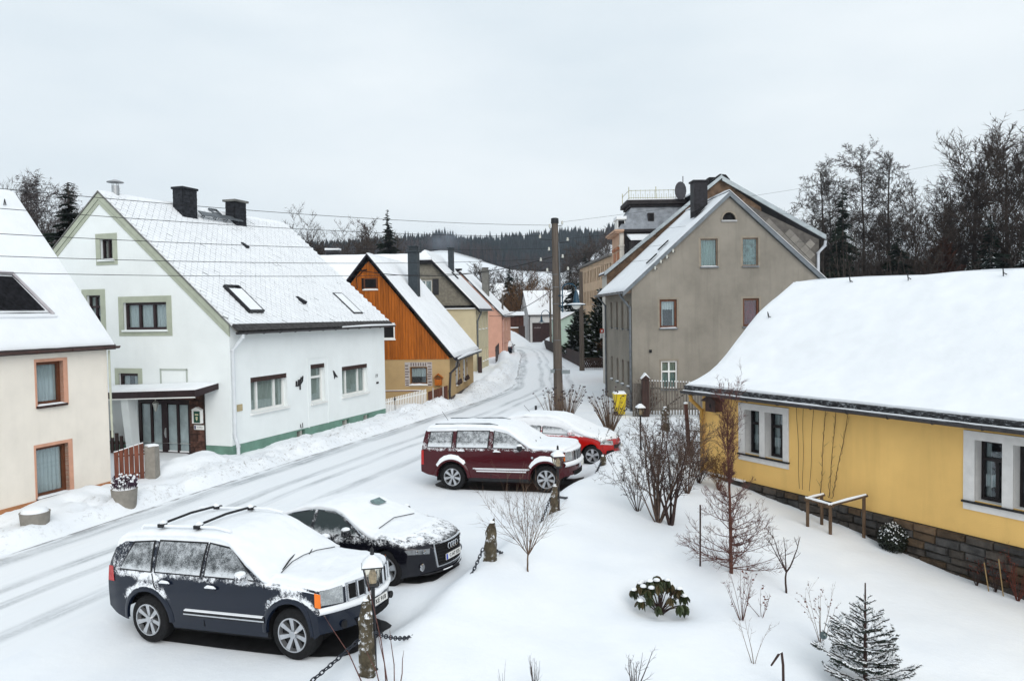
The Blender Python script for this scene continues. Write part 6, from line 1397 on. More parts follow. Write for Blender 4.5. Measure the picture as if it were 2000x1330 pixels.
def side_mould(c, t_, x0, x1, z0, z1, off, m, name='side_moulding', both=True):
    for sg in (-1, 1):
        n_ = 10; rows = []
        for x in np.linspace(x0, x1, n_):
            rows.append([(lambda p: (p[0], p[1]*-sg, p[2]))(c.surf(x, z, o)) for z, o in ((z0, 0), (z0+.01, off), (z1-.01, off), (z1, 0))])
        mb = MB(); mb.grid(np.array(rows), flip=sg > 0); mb.build(name, m, t_, smooth=True, sharp=40)
def flare_snow(c, t_, k):
    for xw in (c.wb/2, -c.wb/2):
        A = []
        for a in np.linspace(.25*PI, .80*PI, 16):
            e = math.sin((a-.25*PI)/(.55*PI)*PI); row = []
            for rr, off in ((c.ra+.03, .03), (c.ra+.06, .05*k), (c.ra+.06+(.04+.04*e)*k, .035*k), (c.ra+.06+(.07+.05*e+.02*nse(a*9, xw))*k, .0)): x = xw+rr*math.cos(a); row.append(c.surf(x, c.rw+rr*math.sin(a), off))
            A.append(row)
        mb = MB(); mb.grid(np.array(A)); mb.build('flare_snow', M_SNOWCAR, t_, smooth=True, sharp=180)
# ---------------------------------------------------------------- dark blue off-roader in front
M_BLUEP = car_snow_paint('blue_car_paint', (.005, .009, .020), .2, .0, belt=(.98, 1.15), dens=.85, side=.5, upw=.45)
def nose_gc(c, t_, bd):
    mb = MB(); mb.tube([(1.05, -.66, 1.165), (.97, -.3, 1.215), (.95, 0, 1.225), (.97, .3, 1.215), (1.05, .66, 1.165)], .007, 4); mb.build('cowl_seal', M_PLAST, t_)
    for y in np.linspace(-.46, .46, 7):
        w = .05
        mb = MB(); 
        nose_patch(c, [(y-w, .80), (y+w, .80), (y+w, 1.01), (y-w, 1.01)], .012, M_UNDER, 'grille_slot', bd)
    fr = nose_patch(c, [(-.56, .765), (.56, .765), (.56, 1.045), (-.56, 1.045)], .006, M_CHROME, 'grille', bd, 10)
    for y in np.linspace(-.535, .535, 8):
        mb = MB(); p0, p1 = c.front(y, .78, .02), c.front(y, 1.03, .015); mb.tube([p0, p1], .017, 6); mb.build('grille_bar', M_CHROME, bd)
    for sg in (-1, 1):
        nose_patch(c, [(sg*.60, .78), (sg*.86, .80), (sg*.87, 1.0), (sg*.60, 1.03)] if sg > 0 else [(-.86, .80), (-.60, .78), (-.60, 1.03), (-.87, 1.0)], .012, M_HEADL, 'headlight', t_)
        nose_patch(c, [(sg*.875, .80), (sg*.925, .86), (sg*.93, 1.0), (sg*.88, 1.0)] if sg > 0 else [(-.93, .80), (-.87, .76), (-.865, .96), (-.925, 1.0)], .02, M_AMBER, 'indicator', t_)
        mb = MB(); p = c.front(sg*.62, .47, .01); mb.lathe((0, 0, 0), [(.055, 0), (.055, .03), (.045, .03)], 14); me = mb.mesh('fog', M_PLAST); put('fog_lamp', me, t_, Matrix.Translation(p) @ Matrix.Rotation(PI/2, 4, 'Y'))
    nose_patch(c, [(-.42, .40), (.42, .40), (.46, .50), (-.46, .50)], .012, M_UNDER, 'air_intake', bd)
    plate(c, t_, .60, 'A KE 918', off=.03, size=.095)
    # snow shelf on the bumper
    A = []
    for y in np.linspace(-.90, .90, 25):
        p = c.front(y, .72, .0); h = .05+.02*nse(y*4, 2); A.append([(p[0]-.02, y, .765), (p[0]+.03, y, .75+h*.3), (p[0]+.05, y, .715), (p[0]+.03, y, .68-.02*nse(y*7, 1)), (p[0]-.02, y, .66)])
    mb = MB(); mb.grid(np.array(A), flip=True); mb.build('bumper_snow', M_SNOWCAR, t_, smooth=True, sharp=180)
    side_mould(c, t_, -.62, .93, .50, .60, .028, M_PLAST); side_mould(c, t_, -.62, .92, .515, .555, .033, M_CHROME, 'moulding_trim')
    side_mould(c, t_, -.60, .90, .575, .608, .036, M_SNOWCAR, 'moulding_snow')
    for sg in (-1, 1):                      # roof rails with crossbars
        mb = MB(); mb.tube([(-1.75, sg*.60, 1.70), (-1.70, sg*.60, 1.76), (-.2, sg*.60, 1.775), (.10, sg*.60, 1.72)], .022, 6); mb.build('roof_rail', M_SNOWCAR, t_, smooth=True)
    for x in (-1.30, -.55):
        mb = MB(); mb.tube([(x, -.63, 1.765), (x, -.56, 1.80), (x, 0, 1.825), (x, .56, 1.80), (x, .63, 1.765)], .020, 6); mb.build('roof_bar', M_PLAST, t_, smooth=True)
        for sg in (-1, 1): mb = MB(); mb.box(x-.055, x+.055, sg*.60-.05, sg*.60+.05, 1.745, 1.80); mb.build('bar_foot', M_PLAST, t_)
        for y in (-.58, .56): mb = MB(); mb.lathe((x, y, 1.80), [(.06, 0), (.065, .02), (.02, .05), (.003, .055)], 7); mb.build('bar_snow', M_SNOWCAR, t_, smooth=True)
    mb = MB()
    for (a, b) in (((.98, -.55, 1.16), (.80, .02, 1.25)), ((.98, .05, 1.17), (.78, .55, 1.24))): mb.tube([a, lerp(Vector(a), Vector(b), .5)+Vector((0, 0, .02)), b], .012, 5)
    mb.build('wiper', M_PLAST, t_)
    mb = MB(); mb.lathe((0, 0, 0), [(.03, 0), (.03, .012), (.012, .018)], 12); me = mb.mesh('badge', M_CHROME); put('wing_badge', me, t_, Matrix.Translation(c.surf(1.02, .83, .005)) @ Matrix.Rotation(PI/2, 4, 'X'))
def gap_gc(x, y, z):
    g = 0.
    if 1.30 < x < 1.62: 
        for (px, py) in ((1.42, -.05), (1.50, -.22)): g += .07*math.exp(-(((x-px)/.05)**2+((y-py)/.07)**2))
    return g
SPEC_GC = dict(wb=2.78, rw=.372, ra=.455, xf=2.22, xr=-2.42, xf0=1.35, xr0=-1.7, curv_f=.42, curv_r=.16, hw_max=.93, zroof=1.70, rhw=.665, rnd=.085,
    hoodx=.98, zfloor=.9, prof=[(-2.42, 1.02), (-2.38, 1.22), (-2.12, 1.60), (-1.98, 1.665), (-1.5, 1.70), (-.6, 1.715), (.0, 1.69), (.16, 1.65), (.90, 1.175), (1.02, 1.135), (1.6, 1.095), (2.05, 1.06), (2.17, 1.04), (2.22, 1.0)],
    lower=[(-2.42, .52), (-2.2, .42), (-1.9, .34), (-.9, .29), (.9, .29), (1.9, .33), (2.22, .40)], plan=[(-2.42, .86), (-2.1, .905), (-1.4, .93), (1.4, .93), (2.0, .92), (2.22, .90)], belt=[(-2.42, 1.10), (-1.5, 1.10), (.8, 1.06), (1.6, 1.0), (2.22, .96)],
    windows=[[(-1.98, 1.14), (-1.30, 1.13), (-1.34, 1.55), (-1.74, 1.52)], [(-1.20, 1.13), (-.30, 1.12), (-.26, 1.56), (-1.20, 1.56)], [(-.20, 1.12), (.74, 1.11), (.26, 1.50), (-.18, 1.56)]],
    doorlines=[[(-.25, 1.10), (-.25, .36)], [(.92, 1.06), (.93, .36)], [(-1.27, 1.10), (-1.22, .92), (-.98, .62)]], handles=[(-.98, .97), (-.06, .95)], mirror=(.60, 1.16), flare=.022,
    lamps_rear=[[(-2.40, .93), (-2.16, .93), (-2.22, 1.16), (-2.38, 1.16)]], paint=M_BLUEP, glass=frost_glass('frosted_side_glass', .52, zlo=1.1, zhi=1.55, grad=.05), trimm=M_PLAST, mirrm=M_BLUEP, spokes=7, spw=(.022, .036), snowj=13, snowx=(-2.22, 2.06), snowh=.042, snowgap=gap_gc, seed=2, nose=nose_gc)
SPEC_GC['snowj'] = (12, 0)
car1, c1 = build_car('parked_car', SPEC_GC, (-4.10, 12.16, 0.0), -.395, .06, 0, 'dark blue off-roader with roof bars parked nearest the camera', 'cars parked along the chain')
# ---------------------------------------------------------------- maroon off-roader
M_MAROON = car_snow_paint('maroon_car_paint', (.052, .0025, .006), .25, .0, belt=(1.05, 1.3), dens=.75)
def nose_kk(c, t_, bd):
    nose_patch(c, [(-.50, .80), (.50, .80), (.50, 1.10), (-.50, 1.10)], .004, M_CHROME, 'grille', bd, 10)
    for y in np.linspace(-.42, .42, 7): nose_patch(c, [(y-.028, .83), (y+.028, .83), (y+.028, 1.07), (y-.028, 1.07)], .012, M_UNDER, 'grille_slot', bd)
    for sg in (-1, 1):
        nose_patch(c, [(.55, .84), (.83, .86), (.83, 1.08), (.55, 1.08)] if sg > 0 else [(-.83, .86), (-.55, .84), (-.55, 1.08), (-.83, 1.08)], .012, M_HEADL, 'headlight', t_)
        nose_patch(c, [(.84, .86), (.90, .88), (.90, 1.02), (.84, 1.05)] if sg > 0 else [(-.90, .88), (-.84, .86), (-.84, 1.05), (-.90, 1.02)], .015, M_AMBER, 'indicator', t_)
    nose_patch(c, [(-.5, .42), (.5, .42), (.55, .54), (-.55, .54)], .012, M_UNDER, 'air_intake', bd)
    plate(c, t_, .66, None, off=.045)
    A = []
    for y in np.linspace(-.88, .88, 25):
        p = c.front(y, .74, .0); h = .06+.02*nse(y*4, 2); A.append([(p[0]-.02, y, .83), (p[0]+.04, y, .80+h*.2), (p[0]+.07, y, .76), (p[0]+.035, y, .70), (p[0]-.02, y, .69)])
    mb = MB(); mb.grid(np.array(A), flip=True); mb.build('bumper_snow', M_SNOWCAR, t_, smooth=True, sharp=180)
    side_mould(c, t_, -.66, .84, .50, .605, .03, M_MAROON); side_mould(c, t_, -.62, .80, .535, .58, .035, M_SNOWCAR, 'moulding_trim'); side_mould(c, t_, -.72, .90, .61, .64, .033, M_SNOWCAR, 'moulding_snow')
    for sg in (-1, 1):
        mb = MB(); mb.tube([(-1.95, sg*.60, 1.75), (-1.9, sg*.60, 1.80), (-.3, sg*.60, 1.82), (-.05, sg*.60, 1.77)], .02, 6); mb.build('roof_rail', M_ZINC, t_, smooth=True)
    mb = MB(); 
    for (a, b) in (((1.02, -.55, 1.24), (.84, .0, 1.33)), ((1.02, .0, 1.25), (.82, .5, 1.32))): mb.tube([a, lerp(Vector(a), Vector(b), .5)+Vector((0, 0, .02)), b], .014, 5)
    mb.build('wiper', M_PLAST, t_)
    mb = MB(); mb.tube([(-1.75, .0, 1.80), (-1.95, .02, 2.08)], .006, 4); mb.build('aerial', M_PLAST, t_)
    side_mould(c, t_, -.86, .86, .27, .36, .012, M_PLAST, 'sill_cover')
    p = c.surf(.98, .95, .006); mb = MB(); mb.lathe((0, 0, 0), [(.03, 0), (.03, .012), (.012, .018)], 12); me = mb.mesh('badge', M_CHROME); put('wing_badge', me, t_, Matrix.Translation(p) @ Matrix.Rotation(PI/2, 4, 'X'))
    flare_snow(c, t_, 1.0)
SPEC_KK = dict(wb=2.694, rw=.368, ra=.455, xf=2.10, xr=-2.38, xf0=1.45, xr0=-1.9, curv_f=.30, curv_r=.10, hw_max=.92, zroof=1.76, rhw=.70, rnd=.075,
    hoodx=9, zfloor=.9, prof=[(-2.38, .70), (-2.36, 1.05), (-2.30, 1.30), (-2.17, 1.70), (-2.05, 1.755), (-1.2, 1.785), (-.2, 1.77), (.12, 1.72), (.30, 1.66), (.90, 1.27), (1.02, 1.235), (1.5, 1.215), (1.92, 1.18), (2.04, 1.15), (2.10, 1.08)],
    lower=[(-2.38, .50), (-2.1, .42), (-1.8, .38), (-.9, .33), (.9, .33), (1.8, .38), (2.10, .44)], plan=[(-2.38, .87), (-2.0, .91), (-1.3, .92), (1.3, .92), (1.9, .91), (2.10, .89)], belt=[(-2.38, 1.16), (.9, 1.15), (1.5, 1.10), (2.10, 1.06)],
    windows=[[(-2.08, 1.20), (-1.36, 1.20), (-1.34, 1.61), (-1.98, 1.60)], [(-1.20, 1.20), (-.30, 1.20), (-.27, 1.63), (-1.18, 1.63)], [(-.12, 1.20), (.80, 1.19), (.36, 1.57), (-.10, 1.63)]],
    doorlines=[[(-.21, 1.17), (-.21, .38)], [(.90, 1.14), (.92, .38)], [(-1.26, 1.17), (-1.20, .95), (-.98, .64)]], handles=[(-1.06, 1.09), (-.02, 1.08)], mirror=(.66, 1.22), flare=.045,
    lamps_rear=[[(-2.37, .70), (-2.24, .70), (-2.24, 1.10), (-2.35, 1.10)]], paint=M_MAROON, glass=frost_glass('snowy_side_glass', .62, zlo=1.2, zhi=1.6, grad=.0), trimm=M_PLAST, mirrm=M_PLAST, spokes=7, spw=(.02, .042), snowj=(12, 0), snowx=(-2.2, 2.05), snowh=.06, snowgap=lambda x, y, z: 0., seed=5, nose=nose_kk)
# ---------------------------------------------------------------- black coupe
M_BLACKP = car_snow_paint('black_car_paint', (.006, .006, .010), .15, .2, belt=(.70, .95), dens=.72, coat=1.0, upw=.12)
def nose_a5(c, t_, bd):
    fr = nose_patch(c, [(-.40, .30), (.40, .30), (.46, .74), (-.46, .74)], .014, M_CHROME, 'grille_frame', bd, 8, .03)
    nose_patch(c, [(-.375, .32), (.375, .32), (.43, .715), (-.43, .715)], .020, M_UNDER, 'grille', bd, 8)
    for z in np.linspace(.35, .69, 7):
        w = lerp(.375, .425, (z-.32)/.4); mb = MB(); mb.tube([c.front(y, z, .026) for y in np.linspace(-w, w, 9)], .006, 4); mb.build('grille_bar', M_PLAST, bd)
    for i in range(4):                                        # the four rings
        cy = (i-1.5)*.078; p = c.front(cy, .635, .042); mb = MB(); K = 20; pts = [(p[0], cy+.052*math.cos(2*PI*k_/K), .635+.052*math.sin(2*PI*k_/K)) for k_ in range(K+1)]; mb.tube(pts, .0085, 5, cap=False); mb.build('badge_ring', M_CHROME, t_)
    plate(c, t_, .455, 'C·A7 525', off=.045, size=.09)
    for sg in (-1, 1):
        f = (lambda L_: L_ if sg > 0 else [(-L_[1][0], L_[1][1]), (-L_[0][0], L_[0][1]), (-L_[3][0], L_[3][1]), (-L_[2][0], L_[2][1])])
        hl = nose_patch(c, f([(.53, .575), (.84, .62), (.88, .705), (.52, .675)]), .010, pm('headlamp_housing', (.16, .17, .18), .12, .5, 9, coat=1., spec=.6) if 'headlamp_housing' not in MAT else MAT['headlamp_housing'], 'headlight', t_)
        for (yy, zz, r) in ((.62, .63, .036), (.73, .65, .032)): p = c.front(sg*yy, zz, .016); mb = MB(); mb.lathe((0, 0, 0), [(r, 0), (r*.95, .012), (r*.4, .018)], 12); put('lamp_lens', mb.mesh('lens', M_CHROME), hl, Matrix.Translation(p) @ Matrix.Rotation(PI/2, 4, 'Y'))
        p = c.front(sg*.66, .36, .012); mb = MB(); mb.lathe((0, 0, 0), [(.07, 0), (.07, .015), (.055, .02)], 18); fg = put('fog_lamp', mb.mesh('fog', M_CHROME), t_, Matrix.Translation(p) @ Matrix.Rotation(PI/2, 4, 'Y')); ORG[fg] = Vector((0, 0, 0))
        mb = MB(); mb.lathe((0, 0, 0), [(.05, 0), (.05, .006)], 14); put('fog_glass', mb.mesh('fogg', MAT['headlamp_housing']), t_, Matrix.Translation(Vector(p)+Vector((.02, 0, 0))) @ Matrix.Rotation(PI/2, 4, 'Y'))
    nose_patch(c, [(-.62, .205), (.62, .205), (.70, .235), (-.70, .235)], .03, M_PLAST, 'front_lip', bd)
    nose_patch(c, [(-.30, .222), (-.05, .222), (-.05, .24), (-.30, .24)], .034, M_SNOWCAR, 'lip_snow', bd)
    # bright line round the side glass
    for sg in (-1, 1):
        mb = MB(); pts = [(-1.48, .99), (-1.30, 1.08), (-.95, 1.20), (-.45, 1.285), (.05, 1.27), (.40, 1.16), (.72, .98), (.90, .87)]; mb.tube([(lambda p: (p[0], p[1]*-sg, p[2]))(c.surf(x, z, .016)) for x, z in pts], .010, 5); mb.build('window_chrome', M_CHROME, bd, smooth=True)
    mb = MB(); mb.tube([(1.02, -.58, .985), (.95, 0, 1.04), (1.02, .58, .985)], .008, 5); mb.build('wiper', M_PLAST, t_)
    mb = MB(); mb.box(.30, .42, -.18, -.02, 1.20, 1.215)
    A = np.array([[(x, y, float(c.top(x))+.045) for y in np.linspace(.12-.05*math.sin(i), .42, 5)] for i, x in enumerate(np.linspace(.30, .48, 5))]); mb = MB(); mb.grid(A); mb.build('clear_patch', pm('bare_windscreen', (.16, .24, .24), .15, .3, 8), t_)
def gap_a5(x, y, z):
    if x > 1.25: 
        n_ = nse(x*4.2, y*4.2, 11); f = smooth01((x-1.35)/.4); g = (.16*max(0, n_+.04+.5*smooth01((x-1.8)/.2))*f+.06*max(0, nse(x*9, y*9, 4))*f)
        return g + .08*smooth01((x-2.02)/.08)
    return 0.
SPEC_A5 = dict(wb=2.751, rw=.335, ra=.395, xf=2.22, xr=-2.40, xf0=1.2, xr0=-1.5, curv_f=.50, curv_r=.35, hw_max=.925, zroof=1.355, rhw=.58, rnd=.07,
    hoodx=1.15, zfloor=.62, prof=[(-2.40, .60), (-2.36, .88), (-2.28, .945), (-1.7, 1.0), (-1.2, 1.20), (-.7, 1.335), (-.3, 1.365), (.05, 1.34), (.25, 1.29), (.95, .965), (1.08, .93), (1.5, .895), (1.95, .80), (2.14, .74), (2.22, .66)],
    lower=[(-2.40, .32), (-1.9, .24), (-.9, .20), (.9, .20), (1.9, .20), (2.22, .22)], plan=[(-2.40, .80), (-2.0, .89), (-1.3, .925), (1.3, .925), (1.9, .91), (2.22, .86)], belt=[(-2.40, .80), (-1.0, .86), (.6, .84), (1.3, .78), (2.22, .64)],
    windows=[[(-1.30, .99), (-.42, .91), (-.42, 1.27), (-1.02, 1.16)], [(-.34, .91), (.78, .89), (.18, 1.22), (-.34, 1.27)]],
    doorlines=[[(-.52, .88), (-.50, .35)], [(.86, .86), (.88, .30)]], handles=[(-.30, .76)], mirror=(.55, .96), flare=0,
    lamps_rear=[[(-2.36, .62), (-2.05, .66), (-2.05, .80), (-2.34, .80)]], paint=M_BLACKP, glass=frost_glass('lightly_frosted_glass', .02, (.008, .018, .018), zlo=.9, zhi=1.25, grad=-.08), trimm=M_BLACKP, mirrm=M_BLACKP, spokes=5, spw=(.035, .055), snowj=(12, 0), snowx=(-2.3, 2.16), snowh=.032, snowgap=gap_a5, seed=9, nose=nose_a5)
# ---------------------------------------------------------------- red hatchback
M_REDP = car_snow_paint('red_car_paint', (.42, .008, .006), .18, .1, belt=(.86, 1.0), dens=1.0, coat=1.)
def nose_vw(c, t_, bd):
    for sg in (-1, 1):
        nose_patch(c, [(.48, .62), (.86, .68), (.84, .82), (.50, .76)] if sg > 0 else [(-.86, .68), (-.48, .62), (-.50, .76), (-.84, .82)], .012, M_HEADL, 'headlight', t_)
        nose_patch(c, [(.42, .32), (.70, .34), (.70, .46), (.46, .46)] if sg > 0 else [(-.72, .34), (-.42, .32), (-.46, .46), (-.70, .46)], .012, M_UNDER, 'fog_vent', t_)
    nose_patch(c, [(-.44, .50), (.44, .50), (.44, .62), (-.44, .62)], .012, M_PLAST, 'grille', bd); plate(c, t_, .52, None, off=.03)
    mb = MB(); mb.tube([(1.15, -.5, .99), (1.02, 0, 1.06), (1.15, .45, .99)], .014, 5); mb.build('wiper', M_PLAST, t_)
    mb = MB(); mb.tube([(-1.0, .0, 1.49), (-1.25, .0, 1.75)], .006, 4); mb.build('aerial', M_PLAST, t_)
    nose_patch(c, [(-.60, .235), (-.2, .235), (-.2, .26), (-.60, .26)], .02, M_SNOWCAR, 'lip_snow', bd)
SPEC_VW = dict(wb=2.578, rw=.32, ra=.38, xf=2.0, xr=-2.1, xf0=1.1, xr0=-1.6, curv_f=.50, curv_r=.2, hw_max=.885, zroof=1.48, rhw=.60, rnd=.07,
    hoodx=9, zfloor=.62, prof=[(-2.10, .75), (-2.06, 1.0), (-1.95, 1.15), (-1.55, 1.44), (-1.0, 1.50), (-.3, 1.51), (.05, 1.47), (.25, 1.41), (1.05, 1.02), (1.2, .985), (1.55, .93), (1.85, .84), (1.95, .77), (2.0, .68)],
    lower=[(-2.10, .34), (-1.7, .25), (.9, .22), (1.7, .22), (2.0, .24)], plan=[(-2.1, .80), (-1.7, .86), (-1.2, .885), (1.2, .885), (1.7, .87), (2.0, .83)], belt=[(-2.1, .98), (-1.2, .95), (.6, .91), (1.3, .83), (2.0, .66)],
    windows=[[(-1.42, 1.02), (-.45, .99), (-.45, 1.37), (-1.25, 1.35)], [(-.35, .98), (.70, .96), (.16, 1.32), (-.35, 1.37)]],
    doorlines=[[(-.40, .93), (-.40, .34)], [(.80, .90), (.82, .30)]], handles=[(-.25, .86)], mirror=(.58, 1.02), flare=0,
    lamps_rear=[[(-2.06, .72), (-1.85, .74), (-1.85, .96), (-2.02, .96)]], paint=M_REDP, glass=frost_glass('crusted_side_glass', .60, zlo=1.0, zhi=1.35, grad=.0), trimm=M_PLAST, mirrm=M_REDP, spokes=5, spw=(.03, .05), snowj=(10, 0), snowx=(-2.05, 1.93), snowh=.07, snowgap=lambda x, y, z: 0., seed=13, nose=nose_vw)
for sp_ in (SPEC_GC, SPEC_KK, SPEC_A5, SPEC_VW): sp_['snowj'] = sp_['snowj']
car2, _ = build_car('parked_car', SPEC_A5, (-3.15, 15.2, -.03), -.47, .045, 0, 'black coupe with snow covered roof parked behind the dark blue off-roader', 'cars parked along the chain')
car3, _ = build_car('parked_car', SPEC_KK, (-.165, 21.72, .10), -.29, .021, 0, 'maroon boxy off-roader with snowy roof in the middle of the row', 'cars parked along the chain')
car4, _ = build_car('parked_car', SPEC_VW, (1.55, 25.4, .10), -.33, .0, 0, 'bright red hatchback under thick snow behind the maroon off-roader', 'cars parked along the chain')
SPEC_FAR = dict(SPEC_VW); SPEC_FAR.update(paint=car_snow_paint('dark_car_paint', (.01, .014, .025), .2, .2, belt=(.9, 1.0)), mirrm=M_PLAST)
car5, _ = build_car('far_car', SPEC_FAR, (-.72, 90, .1), 1.5, 0, 0, 'small dark car parked far off beside the pink house', None)

# snow-free asphalt under the parked cars
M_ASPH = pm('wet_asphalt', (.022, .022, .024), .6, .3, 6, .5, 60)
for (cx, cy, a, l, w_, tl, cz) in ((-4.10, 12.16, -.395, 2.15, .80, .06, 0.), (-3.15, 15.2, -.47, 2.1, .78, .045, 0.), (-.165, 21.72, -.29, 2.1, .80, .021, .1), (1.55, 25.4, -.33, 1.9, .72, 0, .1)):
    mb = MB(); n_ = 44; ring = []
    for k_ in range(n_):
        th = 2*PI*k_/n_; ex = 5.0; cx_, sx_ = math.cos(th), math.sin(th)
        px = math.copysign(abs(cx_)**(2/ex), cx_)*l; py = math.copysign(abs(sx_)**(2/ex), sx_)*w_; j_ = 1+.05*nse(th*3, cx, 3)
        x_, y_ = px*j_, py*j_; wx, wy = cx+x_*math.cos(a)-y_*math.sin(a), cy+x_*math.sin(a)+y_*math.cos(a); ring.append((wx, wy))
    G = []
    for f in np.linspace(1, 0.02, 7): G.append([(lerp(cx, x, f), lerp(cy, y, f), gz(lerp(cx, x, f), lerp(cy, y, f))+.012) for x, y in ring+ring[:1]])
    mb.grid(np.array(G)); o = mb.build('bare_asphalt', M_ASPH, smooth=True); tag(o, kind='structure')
# ================================================================ poles, lamps, wires
M_POLE = pm('weathered_pole', (.115, .094, .078), .9, .25, 3, .5, 30, stretch=(6, 6, .25)); M_BLUEL = pm('lamp_blue', (.012, .05, .085), .35, .1)
M_PORC = MAT['porcelain']
px, py = 2.14, 37.0
t_ = thing('utility_pole', (px, py, 0), 'tall weathered wooden utility pole with insulators in the middle', 'pole')
mb = MB(); mb.tube([(px+.08, py, -.2), (px+.05, py, 2), (px, py, 9.25)], [.225, .215, .155], 14); mb.build('shaft', M_POLE, t_, smooth=True)
mb = MB(); mb.lathe((px, py, 9.2), [(.185, 0), (.19, .05), (.18, .24), (.10, .27)], 14); mb.build('cap', M_BLACKM, t_)
mb = MB()
for z in (2.2, 3.6, 5.35, 6.15, 6.75): mb.lathe((px+.05-.03*z/5, py, z), [(.255-.011*z, 0), (.255-.011*z, .03)], 14, cap=False)
mb.build('band', M_ZINC, t_)
mb = MB(); mb.tube([(px+.22, py-.12, 5.0), (px+.19, py-.12, 7.0), (px+.17, py-.08, 8.3)], .03, 6); mb.build('conduit', M_ZINC, t_)
INS = [9.05, 8.55, 7.95, 7.45, 6.95]; att = []
for i, z in enumerate(INS):
    sx = -1; L_ = [.15, .62, .2, .60, .3][i]
    q = Vector((px-L_-.1, py-.1, z)); att.append(q+Vector((0, 0, .06)))
    mb = MB(); mb.tube([(px-.1, py, z-.12), (px-L_-.1, py-.1, z-.1), q], .016, 5, 1); mb.lathe(q-Vector((0, 0, .04)), [(.045, 0), (.06, .04), (.04, .08), (.055, .12), (.02, .16)], 8); mb.build('insulator', [M_PORC, M_BLACKM], t_)
attr = []
for i, z in enumerate((9.2, 8.4, 7.6, 7.0)):
    q = Vector((px+.35+.25*(i % 2), py-.05, z)); attr.append(q+Vector((0, 0, .06))); mb = MB(); mb.tube([(px+.1, py, z-.12), (q.x, q.y, z-.1), q], .016, 5, 1); mb.lathe(q-Vector((0, 0, .04)), [(.045, 0), (.06, .04), (.04, .08), (.055, .12), (.02, .16)], 8); mb.build('insulator', [M_PORC, M_BLACKM], t_)
mb = MB(); mb.box(px-.32, px-.12, py-.26, py-.22, 2.05, 2.22); mb.box(px+.22, px+.62, py-.26, py-.22, 2.0, 2.18); mb.build('street_sign', pm('grey_sign', (.2, .23, .24), .5, .1), t_)
# lamp on the pole
t_ = thing('street_lamp', (px+.3, py-.25, 5.1), 'blue bell shaped street lamp on a curved bracket of the wooden pole', 'lamp', 'blue street lamps')
mb = MB(); bx_ = px+.30; pts = [(bx_, py-.25, 4.95), (bx_, py-.25, 6.05)]+[(bx_+.33*(1-math.cos(a)), py-.25, 6.05+.26*math.sin(a)) for a in np.linspace(.2, PI, 9)]+[(bx_+.66, py-.25, 5.95)]; mb.tube(pts, .032, 7)
for z in (5.25, 5.75): mb.tube([(px+.12, py-.15, z), (bx_, py-.25, z)], .028, 6)
mb.build('bracket', M_BLUEL, t_, smooth=True)
mb = MB(); lc = (bx_+.66, py-.25, 5.28); mb.lathe(lc, [(.46, 0), (.45, .03), (.20, .07), (.15, .20), (.12, .42), (.08, .60), (.05, .68)], 20, cap=True); mb.build('shade', M_BLUEL, t_, smooth=True, sharp=50)
mb = MB(); mb.lathe((lc[0], lc[1], 5.10), [(.04, -.02), (.15, .03), (.21, .12), (.22, .18)], 16); mb.build('globe', pm('milk_glass', (.7, .7, .66), .3, .05, coat=.4), t_, smooth=True)
mb = MB(); mb.lathe((lc[0], lc[1], 5.315), [(.44, 0), (.40, .03), (.2, .06), (.17, .02)], 18); mb.build('snow_rim', M_SNOW, t_, smooth=True)
def plain_pole(x, y, h, r, lb, name='utility_pole'):
    t = thing(name, (x, y, gz(x, y)), lb, 'pole'); mb = MB(); mb.tube([(x, y, -.2), (x, y, h)], [r*1.25, r*.85], 10); mb.build('shaft', M_POLE, t, smooth=True); return t
plain_pole(5.72, 63.0, 8.2, .18, 'plain grey wooden pole beside the dark plank fence')
mb = MB(); 
tp = plain_pole(4.82, 95.5, 7.3, .13, 'thin far pole with a small lamp before the white barn')
t_ = thing('street_lamp', (4.6, 95.4, 5), 'small blue street lamp hanging from the far pole by the barn', 'lamp', 'blue street lamps')
mb = MB(); pts = [(4.7, 95.3, 4.2)]+[(4.7-1.0*(1-math.cos(a))*.5, 95.3, 4.6+.55*math.sin(a)) for a in np.linspace(.0, PI, 9)]+[(3.7, 95.3, 4.3)]; mb.tube(pts, .04, 5); mb.lathe((3.7, 95.3, 3.7), [(.42, 0), (.16, .15), (.08, .7)], 12); mb.build('shade', M_BLUEL, t_); mb = MB(); mb.lathe((3.7, 95.3, 3.5), [(.06, 0), (.2, .15), (.2, .2)], 10); mb.build('globe', MAT['milk_glass'], t_)
plain_pole(-1.0, 86, 7.0, .12, 'thin dark pole at the corner of the pink house')
# wires
M_WIRE = pm('wire_black', (.012, .012, .014), .6, .1)
def wire(a, b, sag, r, lb, group='overhead wires', n=26):
    a, b = Vector(a), Vector(b); mb = MB(); pts = [lerp(a, b, f)-Vector((0, 0, 4*sag*f*(1-f))) for f in np.linspace(0, 1, n)]; mb.tube(pts, r, 5); o = mb.build('overhead_wire', M_WIRE, loc=tuple(a)); return tag(o, lb, 'wire', group)
ends = [(-17.0, 11.0, 8.05), (-17.0, 11.0, 7.62), (-17.0, 11.0, 7.02), (-17.0, 11.0, 6.50), (-17.0, 11.0, 6.15)]
nth = ('topmost', 'second highest', 'middle', 'second lowest', 'lowest')
for e, q, w_ in zip(ends, att, nth): wire(q, e, .35, .0085, '%s of the five wires running left from the wooden pole' % w_)
rends = [(33, 48, 14.9), (33, 48, 13.1), (33, 48, 12.1), (33, 48, 11.2)]
for e, q, w_ in zip(rends, attr, ('highest', 'second', 'third', 'lowest')): wire(q, e, .3, .006, '%s wire running right from the pole past the grey house' % w_)
wire((px-.15, py-.1, 7.6), FO.p(-.15, 4.6, 7.3), .55, .02, 'thick black cable from the pole to the timber gable', None)
